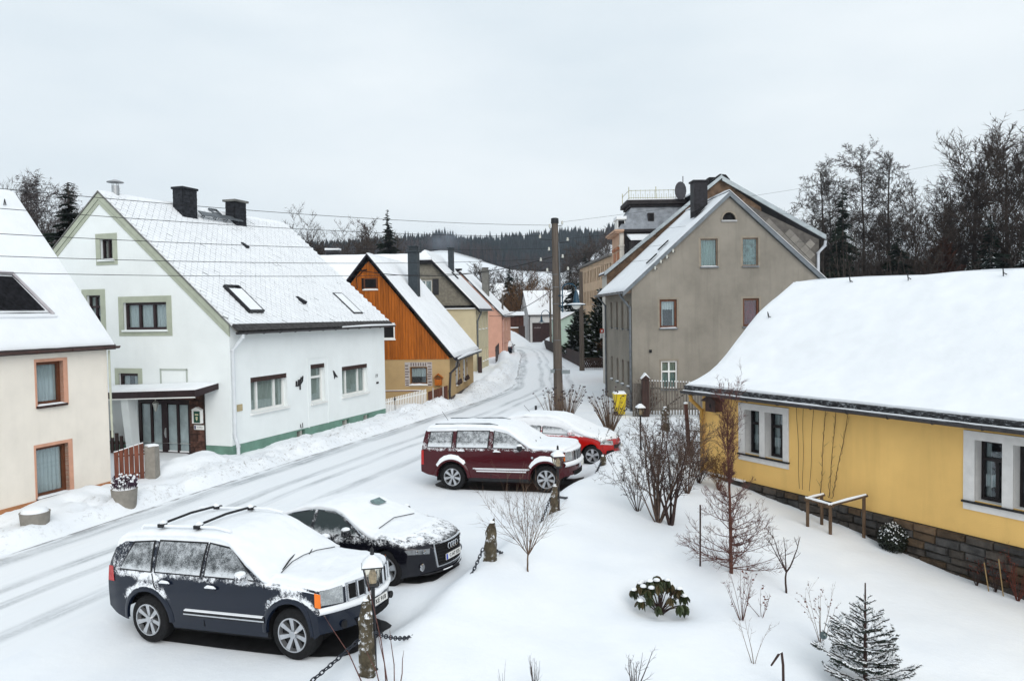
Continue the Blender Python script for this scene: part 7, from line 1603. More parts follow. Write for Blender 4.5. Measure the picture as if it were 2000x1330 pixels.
wire((px-.15, py-.1, 6.05), (-2.0, 69.0, 4.7), .45, .02, 'thick black cable from the pole to the shingled house', None)
# ================================================================ chain, posts and lanterns
M_POSTS = pm('mossy_stone_post', (.085, .07, .045), .95, .35, 9, .7, 30)
def _sp():
    nt = M_POSTS.node_tree; bs = [n for n in nt.nodes if n.type == 'BSDF_PRINCIPLED'][0]; src = bs.inputs['Base Color'].links[0].from_socket
    k = mathn(nt, 'MULTIPLY', mapr(nt, noisen(nt, 13, 5, .7), .52, .60), mapr(nt, noisen(nt, 3.5, 2, .5), .42, .56)); nt.links.new(mixc(nt, k, src, (.8, .82, .85)), bs.inputs['Base Color'])
_sp(); M_CHAIN = pm('chain_iron', (.02, .024, .035), .5, .2)
lk = MB(); K = 14; pts = []
for k_ in range(K+1):
    a = 2*PI*k_/K; pts.append((.034*math.cos(a)*1.35, .019*math.sin(a)*1.15, 0))
lk.tube(pts, .0075, 5, cap=False); ME_LINK = lk.mesh('link', M_CHAIN, smooth=True)
def chain(a, b, sag, lb, pitch=.068):
    a, b = Vector(a), Vector(b); L_ = (b-a).length*1.03; n = int(L_/pitch); t = thing('chain', tuple(a), lb, 'chain', 'chains between the stone posts')
    P_ = [lerp(a, b, f)-Vector((0, 0, 4*sag*f*(1-f))) for f in np.linspace(0, 1, n+1)]
    for i in range(n):
        d = P_[i+1]-P_[i]; M_ = d.to_track_quat('X', 'Z').to_matrix().to_4x4(); s = d.length/.0665
        put('link', ME_LINK, t, Matrix.Translation((P_[i]+P_[i+1])/2) @ M_ @ Matrix.Rotation((PI/2 if i % 2 else .15), 4, 'X') @ Matrix.Diagonal((s, 1.15, 1.15, 1)))
    return t
def stone_post(x, y, h, w, lb, lean=(0, 0), ptop=.3):
    z = gz(x, y)-.15; t = thing('stone_post', (x, y, z), lb, 'post', 'rough stone posts along the chain'); mb = MB(); rs = random.Random(int(x*100)); n = 9; lev = 8; b = len(mb.v)
    rows = []
    for i in range(lev+1):
        f = i/lev; r = w*(1-.25*f) if f < .75 else w*(.81-.9*(f-.75)*2*(1-ptop)); rows.append([(x+lean[0]*f+r*math.cos(2*PI*k_/n)*(1+rs.uniform(-.12, .12)), y+lean[1]*f+r*.8*math.sin(2*PI*k_/n)*(1+rs.uniform(-.12, .12)), z+(h+.15)*f*(1+.0*k_)+(.06*math.cos(2*PI*k_/n) if f > .9 else 0)) for k_ in range(n)])
    for i in range(lev): mb.add(rows[i]+rows[i+1], [(k_, (k_+1) % n, (k_+1) % n+n, k_+n) for k_ in range(n)])
    mb.add(rows[-1], [tuple(range(n))]); mb.build('shaft', M_POSTS, t)
    mb = MB(); mb.lathe((x+lean[0], y+lean[1], z+h+.13), [(w*.5, 0), (w*.42, .03), (w*.15, .05), (.004, .055)], 9); mb.build('snow_cap', M_SNOW, t, smooth=True); return z+.0
M_WARMG = pm('amber_glass', (.36, .30, .22), .15, .6, 14, coat=.6)
def lantern(x, y, z0, h, lb, s=1.0):
    t = thing('lantern', (x, y, z0), lb, 'lantern', 'black lanterns along the chain'); mb = MB(); mb.tube([(x, y, z0), (x, y, z0+h)], [.032*s, .026*s], 8); mb.lathe((x, y, z0+.28), [(.045*s, 0), (.045*s, .05)], 8); mb.lathe((x, y, z0+.95), [(.042*s, 0), (.042*s, .04)], 8); mb.build('pole', M_BLACKM, t, smooth=True)
    zb = z0+h; sq = lambda r, z, k=4: [(x+r*math.cos(PI/4+PI/2*i+.2), y+r*math.sin(PI/4+PI/2*i+.2), z) for i in range(k)]
    mb = MB(); mb.prism(sq(.085*s, zb), sq(.10*s, zb+.03*s)); A, B = sq(.105*s, zb+.03*s), sq(.165*s, zb+.27*s)
    for p, q in zip(A, B): mb.tube([p, q], .009*s, 5)
    for L_ in (A, B): 
        for i in range(4): mb.tube([L_[i], L_[(i+1) % 4]], .009*s, 5)
    mb.build('frame', M_BLACKM, t)
    mb = MB(); C, D = sq(.098*s, zb+.035*s), sq(.155*s, zb+.262*s); mb.add(C+D, [(i, (i+1) % 4, (i+1) % 4+4, i+4) for i in range(4)]); mb.build('glass', glass_mat('lantern_glass', (.93, .90, .82), .12) if 'lantern_glass' not in MAT else MAT['lantern_glass'], t)
    mb = MB(); mb.lathe((x, y, zb+.05*s), [(.05*s, 0), (.055*s, .10*s), (.03*s, .17*s), (.02*s, .2*s)], 10); mb.build('bulb', M_WARMG, t, smooth=True)
    mb = MB(); mb.prism(sq(.20*s, zb+.27*s), sq(.19*s, zb+.285*s)); rf_ = mb.build('roof', M_BLACKM, t)
    mb = MB(); E_, F_, G_, K_ = sq(.192*s, zb+.286*s), sq(.165*s, zb+.325*s), sq(.085*s, zb+.385*s), sq(.03*s, zb+.42*s)
    for a, b in ((E_, F_), (F_, G_), (G_, K_)): mb.add(a+b, [(i, (i+1) % 4, (i+1) % 4+4, i+4) for i in range(4)])
    mb.build('snow_cap', M_SNOW, t, smooth=True, sharp=70)
    mb = MB(); mb.lathe((x, y, zb+.40*s), [(.022*s, 0), (.03*s, .04*s), (.018*s, .06*s), (.028*s, .085*s), (.004*s, .12*s)], 8); mb.build('finial', M_BLACKM, t, smooth=True)
zg_ = stone_post(-1.93, 9.72, 1.0, .115, 'tall mossy stone post beside the nearest lantern')
stone_post(-.47, 13.7, .70, .13, 'pointed snow dusted stone post beside the little bare weeping tree', (.05, 0), .05)
stone_post(.88, 17.2, .60, .11, 'stone post at the foot of the second lantern', (.04, .0))
stone_post(2.57, 22.0, .28, .11, 'small stone post stub by the red hatchback')
stone_post(6.0, 30.2, .95, .19, 'snow capped stone post before the grey picket gate', (.02, 0), .8)
lantern(-1.86, 9.86, .05, 1.42, 'nearest black lantern with snowy cap standing by the tall stone post')
lantern(.99, 17.2, .2, 1.27, 'black lantern with snowy cap in front of the maroon off-roader')
lantern(4.16, 25.0, .2, 1.33, 'farthest black lantern among the brown shrubs')
chain((-2.0, 9.7, .86), (-3.6, 7.6, .30), .10, 'chain hanging left from the tall near stone post')
chain((-1.86, 9.75, .92), (-.58, 13.62, .78), .62, 'long chain between the tall post and the pointed post')
chain((-.36, 13.72, .72), (.80, 17.15, .80), .50, 'chain between the pointed post and the second lantern post')
chain((.98, 17.22, .82), (2.5, 21.9, .66), .36, 'chain running from the second lantern post towards the red hatchback')
mb = MB(); mb.lathe((0, 0, 0), [(.03, -.01), (.035, .02), (.03, .09)], 7)
# grey picket gate in front of the grey house
M_GPICK = pm('grey_fence_wood', (.13, .115, .10), .9, .2, 5, .4, 40, stretch=(3, 3, .4), rand=.25)
t_ = picket('picket_gate', (6.25, 35.2), (9.6, 34.4), 27, 1.55, 1.45, .062, .2, M_GPICK, 'weathered grey picket gate with snow tipped slats before the grey house', 'gate', (.18, .78), snow=1)
mb = MB(); mb.tube([(6.95, 35.1, .5), (8.1, 34.85, 1.35)], .03, 5); mb.build('brace', M_WOODD, t_)
t_ = thing('gate_post', (6.1, 35.2, 0), 'dark roofed wooden gate post with snow cap beside the picket gate', 'post'); mb = MB(); mb.box(5.93, 6.25, 35.05, 35.35, 0, 1.82); mb.build('shaft', M_WOODD, t_)
mb = MB(); mb.prism([(5.86, 34.98, 1.82), (6.32, 34.98, 1.82), (6.09, 34.98, 2.02)], [(5.86, 35.42, 1.82), (6.32, 35.42, 1.82), (6.09, 35.42, 2.02)]); mb.build('cap', M_WOODD, t_); mb = MB(); mb.prism([(5.88, 35.0, 1.85), (6.30, 35.0, 1.85), (6.09, 35.0, 2.12)], [(5.88, 35.4, 1.85), (6.30, 35.4, 1.85), (6.09, 35.4, 2.12)]); mb.build('snow_cap', M_SNOW, t_)
t_ = thing('board_screen', (5.7, 35.3, 0), 'grey board panel left of the dark gate post', 'fence')
for i in range(4): mb = MB(); mb.box(5.52+i*.10, 5.60+i*.10, 35.28, 35.32, .1, 1.62); mb.build('board', M_GPICK, t_)
# yellow waste bin
t_ = thing('waste_bin', (4.98, 35.8, .15), 'yellow wheeled waste bin with snow on its lid', 'bin')
mb = MB(); x, y, z = 4.98, 35.8, .12; mb.hexa([(x-.22, y-.24, z+.05), (x+.22, y-.24, z+.05), (x+.22, y+.24, z+.05), (x-.22, y+.24, z+.05), (x-.28, y-.3, z+.95), (x+.28, y-.3, z+.95), (x+.28, y+.3, z+.95), (x-.28, y+.3, z+.95)]); mb.build('body', pm('bin_yellow', (.62, .46, .015), .5, .08, 4), t_)
mb = MB(); mb.box(x-.30, x+.30, y-.33, y+.33, z+.952, z+1.0); mb.build('lid', MAT['bin_yellow'], t_); mb = MB(); mb.hexa([(x-.29, y-.32, z+1.0), (x+.29, y-.32, z+1.0), (x+.29, y+.32, z+1.0), (x-.29, y+.32, z+1.0), (x-.24, y-.26, z+1.09), (x+.24, y-.26, z+1.07), (x+.24, y+.26, z+1.1), (x-.24, y+.26, z+1.08)]); mb.build('snow_cap', M_SNOW, t_)
for sx in (-1, 1): mb = MB(); mb.lathe((x-.2+.0, y-.24+.0, z+.1), [(.10, -.03), (.11, 0), (.10, .03)], 14, axis='Y') if sx < 0 else mb.lathe((x+.14, y+.3, z+.1), [(.10, -.03), (.11, 0), (.10, .03)], 14, axis='Y'); mb.build('wheel', M_PLAST, t_)
# leaning pole and rails by the yellow house
t_ = thing('rail_fence', (5.45, 24.0, .2), 'leaning brown fence pole with thin rails at the yellow house corner', 'fence')
mb = MB(); mb.tube([(5.55, 24.0, .0), (5.42, 24.0, 2.05)], [.075, .06], 9); mb.build('pole', pm('brown_pole', (.12, .055, .045), .8, .25, 5, .4, 30, stretch=(3, 3, .4)), t_); mb = MB(); mb.lathe((5.42, 24.0, 2.04), [(.07, 0), (.065, .04), (.01, .06)], 9); mb.build('snow_cap', M_SNOW, t_)
for z in (.5, .85, 1.2): mb = MB(); mb.tube([(5.5, 24.0, z), (6.3, 23.4, z+.03)], .02, 5); mb.build('rail', M_GPICK, t_)
# dark plank fence along the road, lattice fence
M_PLANK = pm('dark_plank', (.028, .015, .014), .8, .3, 3, .3, 20, rand=.2)
picket('plank_fence', (4.35, 103), (6.0, 66.5), 44, 1.15, 1.25, .84, .1, M_PLANK, 'long dark brown plank fence on the right side of the road', 'fence', (.5,), tk=.05)
t_ = thing('lattice_fence', (6.1, 64, .1), 'dark crossed lattice fence with snow at the grey house', 'fence'); A_, B_ = Vector((5.95, 64.2, .12)), Vector((8.4, 63.4, .12)); d = (B_-A_); h = .95
lt = MB(); lt.box(-.5, .5, -.015, .015, -.04, .04); ME_LATH = lt.mesh('lath', pm('lattice_brown', (.05, .028, .022), .8, .2)); ang = math.atan2(d.y, d.x)
for i in range(15):
    for sg in (-1, 1):
        c = A_+d*((i+.5)/15)+Vector((0, 0, h/2)); o = put('lath', ME_LATH, t_, Matrix.Translation(c+Vector((0, .02*sg, 0))) @ Matrix.Rotation(ang, 4, 'Z') @ Matrix.Rotation(sg*1.12, 4, 'Y') @ Matrix.Diagonal((1.06, 1, 1, 1)))
for z in (.12, .82): mb = MB(); mb.tube([A_+Vector((0, .04, z)), B_+Vector((0, .04, z))], .03, 4); mb.build('rail', MAT['lattice_brown'], t_)
mb = MB(); mb.tube([A_+Vector((0, -.05, .06)), lerp(A_, B_, .5)+Vector((0, -.05, .07)), B_+Vector((0, -.05, .06))], .045, 5); mb.build('rail_snow', M_SNOW, t_)
# street marker peeping out beyond the red car
mb = MB(); mb.tube([(.98, 33.0, .1), (.98, 33.0, .95)], .05, 7); t_ = mb.build('marker_post', M_BLACKM, loc=(.98, 33, .1)); tag(t_, 'short dark road marker post just behind the red hatchback roof', 'post')
# ================================================================ vegetation
class Twigs:
    """collects tapered segments and makes three-sided branches in one mesh"""
    def __init__(s): s.a = []; s.b = []; s.ra = []; s.rb = []
    def seg(s, a, b, ra, rb): s.a.append(a); s.b.append(b); s.ra.append(ra); s.rb.append(rb)
    def mesh(s, name, m, k=3, rmin=0.):
        A = np.array(s.a, float); B = np.array(s.b, float); ra = np.maximum(np.array(s.ra), rmin); rb = np.maximum(np.array(s.rb), rmin*.7); n = len(A)
        T = B-A; T /= np.linalg.norm(T, axis=1, keepdims=True)+1e-9; up = np.where(np.abs(T[:, 2:3]) > .9, np.array([[1., 0, 0]]), np.array([[0, 0, 1.]]))
        U = np.cross(T, up); U /= np.linalg.norm(U, axis=1, keepdims=True)+1e-9; Vv = np.cross(T, U)
        P = np.zeros((n, 2*k, 3))
        for j in range(k):
            c_, s_ = math.cos(2*PI*j/k), math.sin(2*PI*j/k); o = U*c_+Vv*s_; P[:, j] = A+o*ra[:, None]; P[:, k+j] = B+o*rb[:, None]
        F = []; base = (np.arange(n)*2*k)[:, None]
        fs = [np.concatenate([base+j, base+(j+1) % k, base+k+(j+1) % k, base+k+j], 1) for j in range(k)]; F = np.concatenate(fs, 0)
        me = bpy.data.meshes.new(name); me.vertices.add(n*2*k); me.vertices.foreach_set('co', P.reshape(-1).astype(np.float32)); nf = len(F); me.loops.add(nf*4); me.loops.foreach_set('vertex_index', F.reshape(-1).astype(np.int32)); me.polygons.add(nf); me.polygons.foreach_set('loop_start', np.arange(0, nf*4, 4, dtype=np.int32)); me.polygons.foreach_set('loop_total', np.full(nf, 4, np.int32)); me.materials.append(m); me.update(calc_edges=True); me.validate(); return me
def rv(r): 
    v = Vector((r.gauss(0, 1), r.gauss(0, 1), r.gauss(0, 1))); return v.normalized()
def limb(tw, p, d, L_, r, lev, R_, P_):
    """grow one limb and its side shoots; P_ holds the habit of the species"""
    n = P_['segs'][lev]; q = p.copy(); d = d.normalized(); st = L_/n; rr = r
    kids = P_['kids'][lev] if lev < len(P_['kids']) else 0
    spots = [R_.uniform(P_['bare'][lev], 1.0) for _ in range(kids)] if kids else []
    spots.sort(); si = 0
    for i in range(n):
        d = (d+rv(R_)*P_['wig'][lev]+Vector((0, 0, P_['up'][lev]))).normalized(); q2 = q+d*st; r2 = r*(1-(i+1)/n*(1-P_['taper'])); tw.seg(q, q2, rr, r2)
        while si < len(spots) and spots[si] <= (i+1)/n:
            f = spots[si]*n-i; b = q.lerp(q2, min(1, max(0, f))); ax = rv(R_); perp = (ax-d*ax.dot(d)).normalized(); an = math.radians(R_.gauss(*P_['ang'][lev])); dd = d*math.cos(an)+perp*math.sin(an)
            ll = L_*P_['len'][lev]*R_.uniform(.7, 1.15)*(1-P_['shrink'][lev]*spots[si]); limb(tw, b, dd, ll, max(lerp(rr, r2, .5)*P_['rad'][lev], P_['rmin']), lev+1, R_, P_); si += 1
        q = q2; rr = r2
ALDER = dict(segs=[14, 7, 4, 3], kids=[64, 13, 8], bare=[.2, .1, .1], wig=[.04, .13, .2, .25], up=[.05, .07, .03, .0], ang=[(62, 12), (48, 12), (45, 15)], len=[.30, .42, .5], shrink=[.62, .35, .2], rad=[.34, .5, .6], taper=.12, rmin=.012)
ASH = dict(segs=[8, 8, 5, 3], kids=[22, 15, 11], bare=[.28, .18, .12], wig=[.07, .12, .16, .2], up=[.05, .10, .08, .05], ang=[(38, 9), (40, 12), (40, 14)], len=[.62, .45, .42], shrink=[.30, .35, .2], rad=[.55, .5, .55], taper=.12, rmin=.013)
BIRCH = dict(segs=[12, 6, 6, 4], kids=[42, 12, 8], bare=[.25, .15, .1], wig=[.05, .10, .10, .12], up=[.05, .06, -.10, -.22], ang=[(45, 10), (45, 12), (50, 15)], len=[.30, .5, .55], shrink=[.6, .3, .2], rad=[.32, .45, .6], taper=.12, rmin=.010)
POPLAR = dict(segs=[10, 7, 4, 3], kids=[34, 14, 9], bare=[.2, .1, .1], wig=[.04, .10, .15, .2], up=[.06, .14, .10, .06], ang=[(34, 7), (38, 10), (40, 12)], len=[.42, .42, .5], shrink=[.45, .35, .2], rad=[.42, .5, .6], taper=.12, rmin=.012)
def tree_mesh(P_, h, r, seed, m, rmin=.012, name='crown', split=True):
    R_ = random.Random(seed); tw = Twigs(); Pq = dict(P_); Pq['rmin'] = rmin
    limb(tw, Vector((0, 0, 0)), Vector((R_.uniform(-.04, .04), R_.uniform(-.04, .04), 1)), h, r, 0, R_, Pq)
    n0 = P_['segs'][0]; 
    # trunk = first-level segments, crown = the rest
    trunk = Twigs(); crown = Twigs(); z = Vector((0, 0, 0)); cur = Vector((0, 0, 0)); 
    for a, b, ra, rb in zip(tw.a, tw.b, tw.ra, tw.rb):
        if (Vector(a)-cur).length < 1e-6 and ra > rmin*1.01 and len(trunk.a) < n0: trunk.seg(a, b, ra, rb); cur = Vector(b)
        else: crown.seg(a, b, ra, rb)
    return trunk.mesh('trunk', m, 8), crown.mesh(name, m, 3, 0)
M_BARK = pm('dark_bark', (.058, .047, .041), .95, .3, 3); M_BARK2 = pm('brown_bark', (.075, .056, .046), .95, .3, 3); M_BIRCHB = pm('birch_bark', (.10, .085, .085), .9, .6, 5, stretch=(1, 1, 2)); M_RTWIG = pm('red_brown_twig', (.085, .04, .032), .9, .3, 8); M_TANTW = pm('tan_twig', (.17, .11, .075), .9, .3, 8); M_OTW = pm('willow_orange', (.15, .075, .03), .9, .3, 6)
TM = dict(alder1=tree_mesh(ALDER, 20, .26, 1, M_BARK, .022), alder2=tree_mesh(ALDER, 20, .24, 2, M_BARK, .022), ash1=tree_mesh(ASH, 15, .34, 3, M_BARK2, .023), ash2=tree_mesh(ASH, 15, .32, 4, M_BARK2, .023), birch=tree_mesh(BIRCH, 15, .17, 5, M_BIRCHB, .017), birch2=tree_mesh(BIRCH, 15, .17, 15, M_BIRCHB, .017), pop=tree_mesh(POPLAR, 18, .28, 6, M_BARK2, .023), pop2=tree_mesh(POPLAR, 18, .3, 16, M_BARK2, .023), small=tree_mesh(ASH, 9, .16, 7, M_BARK2, .02))
def plant_tree(name, key, x, y, z, s, rz, lb, cat='tree', group=None, sx=1.0, mats=None):
    t = thing(name, (x, y, z), lb, cat, group); tr, cr = TM[key]; M_ = Matrix.Translation((x, y, z)) @ Matrix.Rotation(rz, 4, 'Z') @ Matrix.Diagonal((s*sx, s*sx, s, 1)); put('trunk', tr, t, M_); put('crown', cr, t, M_); return t
# ---- conifers
M_NEED = pm('spruce_needles', (.018, .028, .020), .85, .35, 2, spec=.1); M_NEEDS = pm('snowy_needles', (.03, .042, .036), .85, .4, 2, spec=.1); M_THUJA = pm('thuja_green', (.022, .032, .016), .85, .45, 3, spec=.1)
def spray_tris(V, F, Mi, base, d, L_, w, droop, R_, n=7, snow=0.):
    """a branch: a drooping fan of needle sprays, each a folded pair of triangles"""
    side = d.cross(Vector((0, 0, 1))).normalized()
    for i in range(n):
        f = (i+.5)/n; c = base+d*(L_*f)+Vector((0, 0, -droop*L_*f*f)); ww = w*(1-.55*f)*R_.uniform(.7, 1.2)
        for sg in (-1, 1):
            tip = c+d*(L_*.26)+side*(sg*ww)+Vector((0, 0, -ww*R_.uniform(.15, .6))); b0 = c-d*(L_*.10); b = len(V)
            V += [tuple(b0), tuple(c+d*(L_*.16)+Vector((0, 0, .02*L_))), tuple(tip), tuple(c+side*(sg*ww*.5)+Vector((0, 0, -ww*.55)))]; F += [(b, b+1, b+2), (b, b+2, b+3)]
            s_ = 1 if R_.random() < snow else 0; Mi += [s_, 0]
def conifer_mesh(h, w, seed, snow=0., whorls=26, per=8, dens=7, droop=.35, shape=1.0, base=.04, up=.1):
    R_ = random.Random(seed); V = []; F = []; Mi = []
    for i in range(whorls):
        f = i/(whorls-1); z = h*(base+(1-base)*f**.92); rad = w*(1-f)**shape*(.8+.35*R_.random())+.02*h*(1-f)+.015*h
        for k_ in range(per):
            a = R_.uniform(0, 2*PI); d = Vector((math.cos(a), math.sin(a), up-.25*(1-f)+R_.uniform(-.12, .12))).normalized(); L_ = rad*R_.uniform(.65, 1.15)
            spray_tris(V, F, Mi, Vector((0, 0, z+R_.uniform(-.02, .02)*h)), d, L_, L_*.42, droop*R_.uniform(.5, 1.3), R_, dens, snow)
    tw = Twigs(); tw.seg((0, 0, 0), (0, 0, h*.5), .016*h, .010*h); tw.seg((0, 0, h*.5), (0, 0, h*1.02), .010*h, .002*h)
    return V, F, Mi, tw
def conifer(key, h, w, seed, m=None, **kw):
    V, F, Mi, tw = conifer_mesh(h, w, seed, **kw); me = bpy.data.meshes.new('crown'); me.from_pydata(V, [], F); me.materials.append(m or M_NEED); me.materials.append(M_SNOW); me.polygons.foreach_set('material_index', Mi); TM[key] = (tw.mesh('trunk', M_BARK, 7), me)
conifer('spruce1', 15, 3.2, 1, whorls=30, per=9); conifer('spruce2', 15, 2.5, 2, whorls=30, per=8); conifer('spruce_snow', 10, 2.7, 3, snow=.30, whorls=24, per=9); conifer('thuja', 7.5, 1.5, 4, M_THUJA, snow=.16, whorls=34, per=10, droop=-.3, shape=.55, up=.9, dens=6); conifer('bluespruce', 10, 2.9, 5, M_NEEDS, snow=.22, whorls=24, per=9)
# ---- trees on the right behind the yellow house
GR = 'bare trees behind the yellow house'
RT = [('bare_tree', 'alder1', 32.0, 78, 20.2, .3, 'spreading bare tree just right of the grey house roof', 1.05), ('bare_tree', 'alder2', 33.6, 79.5, 18.6, 1.2, 'second slim bare trunk close behind the dark narrow spruce', .9),
      ('bare_tree', 'alder2', 35.0, 76, 21.6, 2.2, 'tall straight bare alder, left one of the central pair', 1.0), ('bare_tree', 'alder1', 38.9, 80, 22.0, 3.6, 'tall straight bare alder, right one of the central pair', 1.0),
      ('bare_tree', 'ash2', 38.6, 75, 17.2, .8, 'lower wide crowned bare tree right of the alder pair', 1.25), ('bare_tree', 'ash1', 43.0, 78, 19.4, 1.9, 'broad bare tree with twisted limbs left of the tallest trees', 1.35), ('bare_tree', 'pop', 45.0, 74.5, 22.6, .2, 'very tall bare tree with upswept limbs near the right edge', 1.3), ('bare_tree', 'pop2', 46.2, 71, 22.4, 2.9, 'very tall bare tree second from the right edge', 1.25), ('bare_tree', 'pop', 49.0, 71, 22.9, 4.4, 'very tall bare tree cut by the right picture edge', 1.3),
      ('bare_tree', 'small', 33.2, 92, 17.5, .7, 'small faint bare tree above the slate flank', 1.5), ('bare_tree', 'small', 31.0, 94, 15.5, 2.7, 'smallest faint bare tree left of the spreading one', 1.4), ('bare_tree', 'ash2', 41.0, 84, 17.0, 4.0, 'dim bare tree behind the twisted broad one', 1.3), ('bare_tree', 'alder1', 47.5, 82, 19.0, 5.0, 'dim bare tree behind the tallest pair at right', 1.1), ('bare_tree', 'ash1', 36.8, 88, 15.8, 5.0, 'dim low bare tree between the alders', 1.3)]
NAT = dict(alder1=20, alder2=20, ash1=17.5, ash2=17.5, pop=18.5, pop2=18.5, small=10.5, birch=14.5, birch2=14.5, spruce1=15, spruce2=15, spruce_snow=10, thuja=7.5, bluespruce=10)
HT = {k_: max(max(v.co.z for v in TM[k_][1].vertices), 1) for k_ in TM}
for (nm_, key, x, y, top, rz, lb, sx) in RT:
    z = gz(x, y)-.2; plant_tree(nm_, key, x, y, z, (top-z)/HT[key], rz, lb, 'tree', GR, sx)
for (key, x, y, top, lb, sx) in (('spruce2', 31.9, 74, 16.9, 'dark narrow spruce among the bare trees on the right', .8), ('bluespruce', 38.6, 62, 9.9, 'snow dusted blue spruce above the yellow house ridge, left of two', 1.0), ('spruce_snow', 40.2, 60, 10.3, 'snow dusted spruce at the right picture edge above the ridge', 1.0), ('spruce1', 36.2, 72, 12.0, 'squat dark conifer below the alder pair', 1.2), ('spruce1', 43.6, 70, 13.0, 'dark conifer hidden low between the tall right trees', 1.1), ('spruce_snow', 36.0, 60.5, 8.7, 'small snowy conifer behind the yellow ridge', .9)):
    z = gz(x, y)-.2; plant_tree('conifer', key, x, y, z, (top-z)/HT[key], x, lb, 'conifer', 'conifers behind the yellow house', sx)
z = gz(40.5, 73); conifer('copper', 9, 2.2, 8, pm('copper_hedge', (.075, .028, .016), .9, .3, 3), whorls=26, per=10, droop=-.3, shape=.7, up=.8); plant_tree('beech_bush', 'copper', 41.0, 73, z-.2, 1.25, .4, 'rusty brown beech bush below the bare trees', 'bush'); 
# left behind the cream and white houses
GL = 'trees behind the left houses'
for (nm_, key, x, y, top, rz, lb, sx) in (('birch_tree', 'birch', -32.2, 52, 15.2, .4, 'drooping birch, left one above the cream roof', 1.0), ('birch_tree', 'birch2', -30.3, 52, 14.7, 1.7, 'drooping birch, right one beside the dark spruce', .8), ('bare_tree', 'ash1', -36.2, 54, 16.2, 2.5, 'bushy bare tree at the top left picture edge', .7), ('bare_tree', 'small', -33.0, 63, 14.6, .6, 'thin bare tree peeping beside the white gable', 1.2), ('bare_tree', 'ash2', -33.8, 50, 12.8, 3.5, 'dense dark bare tree above the cream ridge', 1.1), ('bare_tree', 'ash1', -31.6, 58, 14.6, 1.0, 'bare tree crown behind the two birches', 1.0), ('bare_tree', 'pop', -37.0, 60, 15.6, 3.0, 'dense bare tree behind the one at the left edge', .9), ('bare_tree', 'birch', -28.8, 50, 12.6, 4.5, 'low bare tree in the gap between cream and white house', 1.2)):
    plant_tree(nm_, key, x, y, -.1, (top+.1)/HT[key], rz, lb, 'tree', GL, sx)
plant_tree('conifer', 'spruce1', -27.4, 48, 0, 13.2/15, 1, 'dark spruce in the gap left of the white gable', 'conifer', GL, 1.3)
plant_tree('conifer', 'spruce1', -30.5, 47, 0, 10.5/15, 2, 'low dark spruce above the cream house verge', 'conifer', GL, 1.5); plant_tree('conifer', 'spruce2', -28.8, 45.5, 0, 8.8/15, 3, 'small dark spruce lowest in the gap between the houses', 'conifer', GL, 1.6)
# middle distance
GM = 'trees in the middle distance'
for (nm_, key, x, y, top, rz, lb, sx) in (('bare_tree', 'ash1', -29.0, 105, 19.9, .3, 'bare round crowned tree right of the white roof', 1.15), ('bare_tree', 'ash2', -27.0, 103, 17.5, 2.2, 'second bare crown overlapping the one by the white roof', 1.0), ('bare_tree', 'ash1', -23.3, 112, 20.2, 3.2, 'pale bare tree between white roof and dark spruce', 1.1), ('bare_tree', 'small', -22.0, 122, 20.4, 1.1, 'thin pale bare tree next to the dark spruce', 1.3), ('bare_tree', 'small', -4.6, 118, 13.2, .5, 'small bare tree behind the pink house chimney', 1.3), ('bare_tree', 'small', -6.6, 124, 12.6, 2.5, 'small bare tree left of the pink house chimney', 1.4), ('bare_tree', 'small', 3.0, 165, 16.5, 3.0, 'bare orchard tree above the barn', 1.6), ('bare_tree', 'small', 16.5, 170, 20.5, 4.0, 'bare tree on the snowy slope behind the factory, left', 1.4), ('bare_tree', 'small', 19.5, 172, 22.5, 5.0, 'bare tree on the snowy slope behind the factory, middle', 1.5), ('bare_tree', 'ash2', 22.0, 178, 23.5, 1.0, 'bare tree on the snowy slope beside the villa', .9), ('bare_tree', 'small', -2.6, 160, 14.0, 1.5, 'far bare tree left of the dark middle spruce', 1.4), ('bare_tree', 'small', 9.5, 150, 14.5, 2.0, 'bare tree right behind the wooden pole', 1.4), ('bare_tree', 'small', 13.0, 92, 9.2, 2.0, 'small frosty bare tree before the tan factory', 1.2)):
    z = gz(x, y)-.2; plant_tree(nm_, key, x, y, z, (top-z)/HT[key], rz, lb, 'tree', GM, sx)
for (key, x, y, top, lb, sx) in (('spruce1', -15.1, 95, 17.8, 'tall dark spruce behind the timber clad house', .95), ('spruce1', -.3, 138, 13.3, 'dark spruce left of the white barn', .95), ('bluespruce', 8.8, 111, 9.8, 'snowy blue spruce behind the wooden pole', 1.0), ('spruce2', 14.6, 150, 16.2, 'dark conifer on the slope above the factory roof', 1.4), ('spruce2', 11.6, 152, 14.2, 'second dark conifer left of the factory roof', 1.2), ('thuja', 8.3, 69, 7.2, 'tall snowy thuja left of the grey house', 1.35), ('thuja', 7.7, 67, 5.6, 'snowy thuja touching the grey house corner', 1.3), ('thuja', 6.95, 78, 5.4, 'shorter snowy thuja behind the plank fence', 1.6), ('bluespruce', 9.2, 73, 7.8, 'bushy snowy conifer behind the thujas', .8), ('spruce2', -4.5, 165, 12.5, 'small far dark conifer by the distant houses', 1.3)):
    z = gz(x, y)-.2; plant_tree('conifer', key, x, y, z, (top-z)/HT[key], x*2, lb, 'conifer', 'conifers in the middle distance', sx)
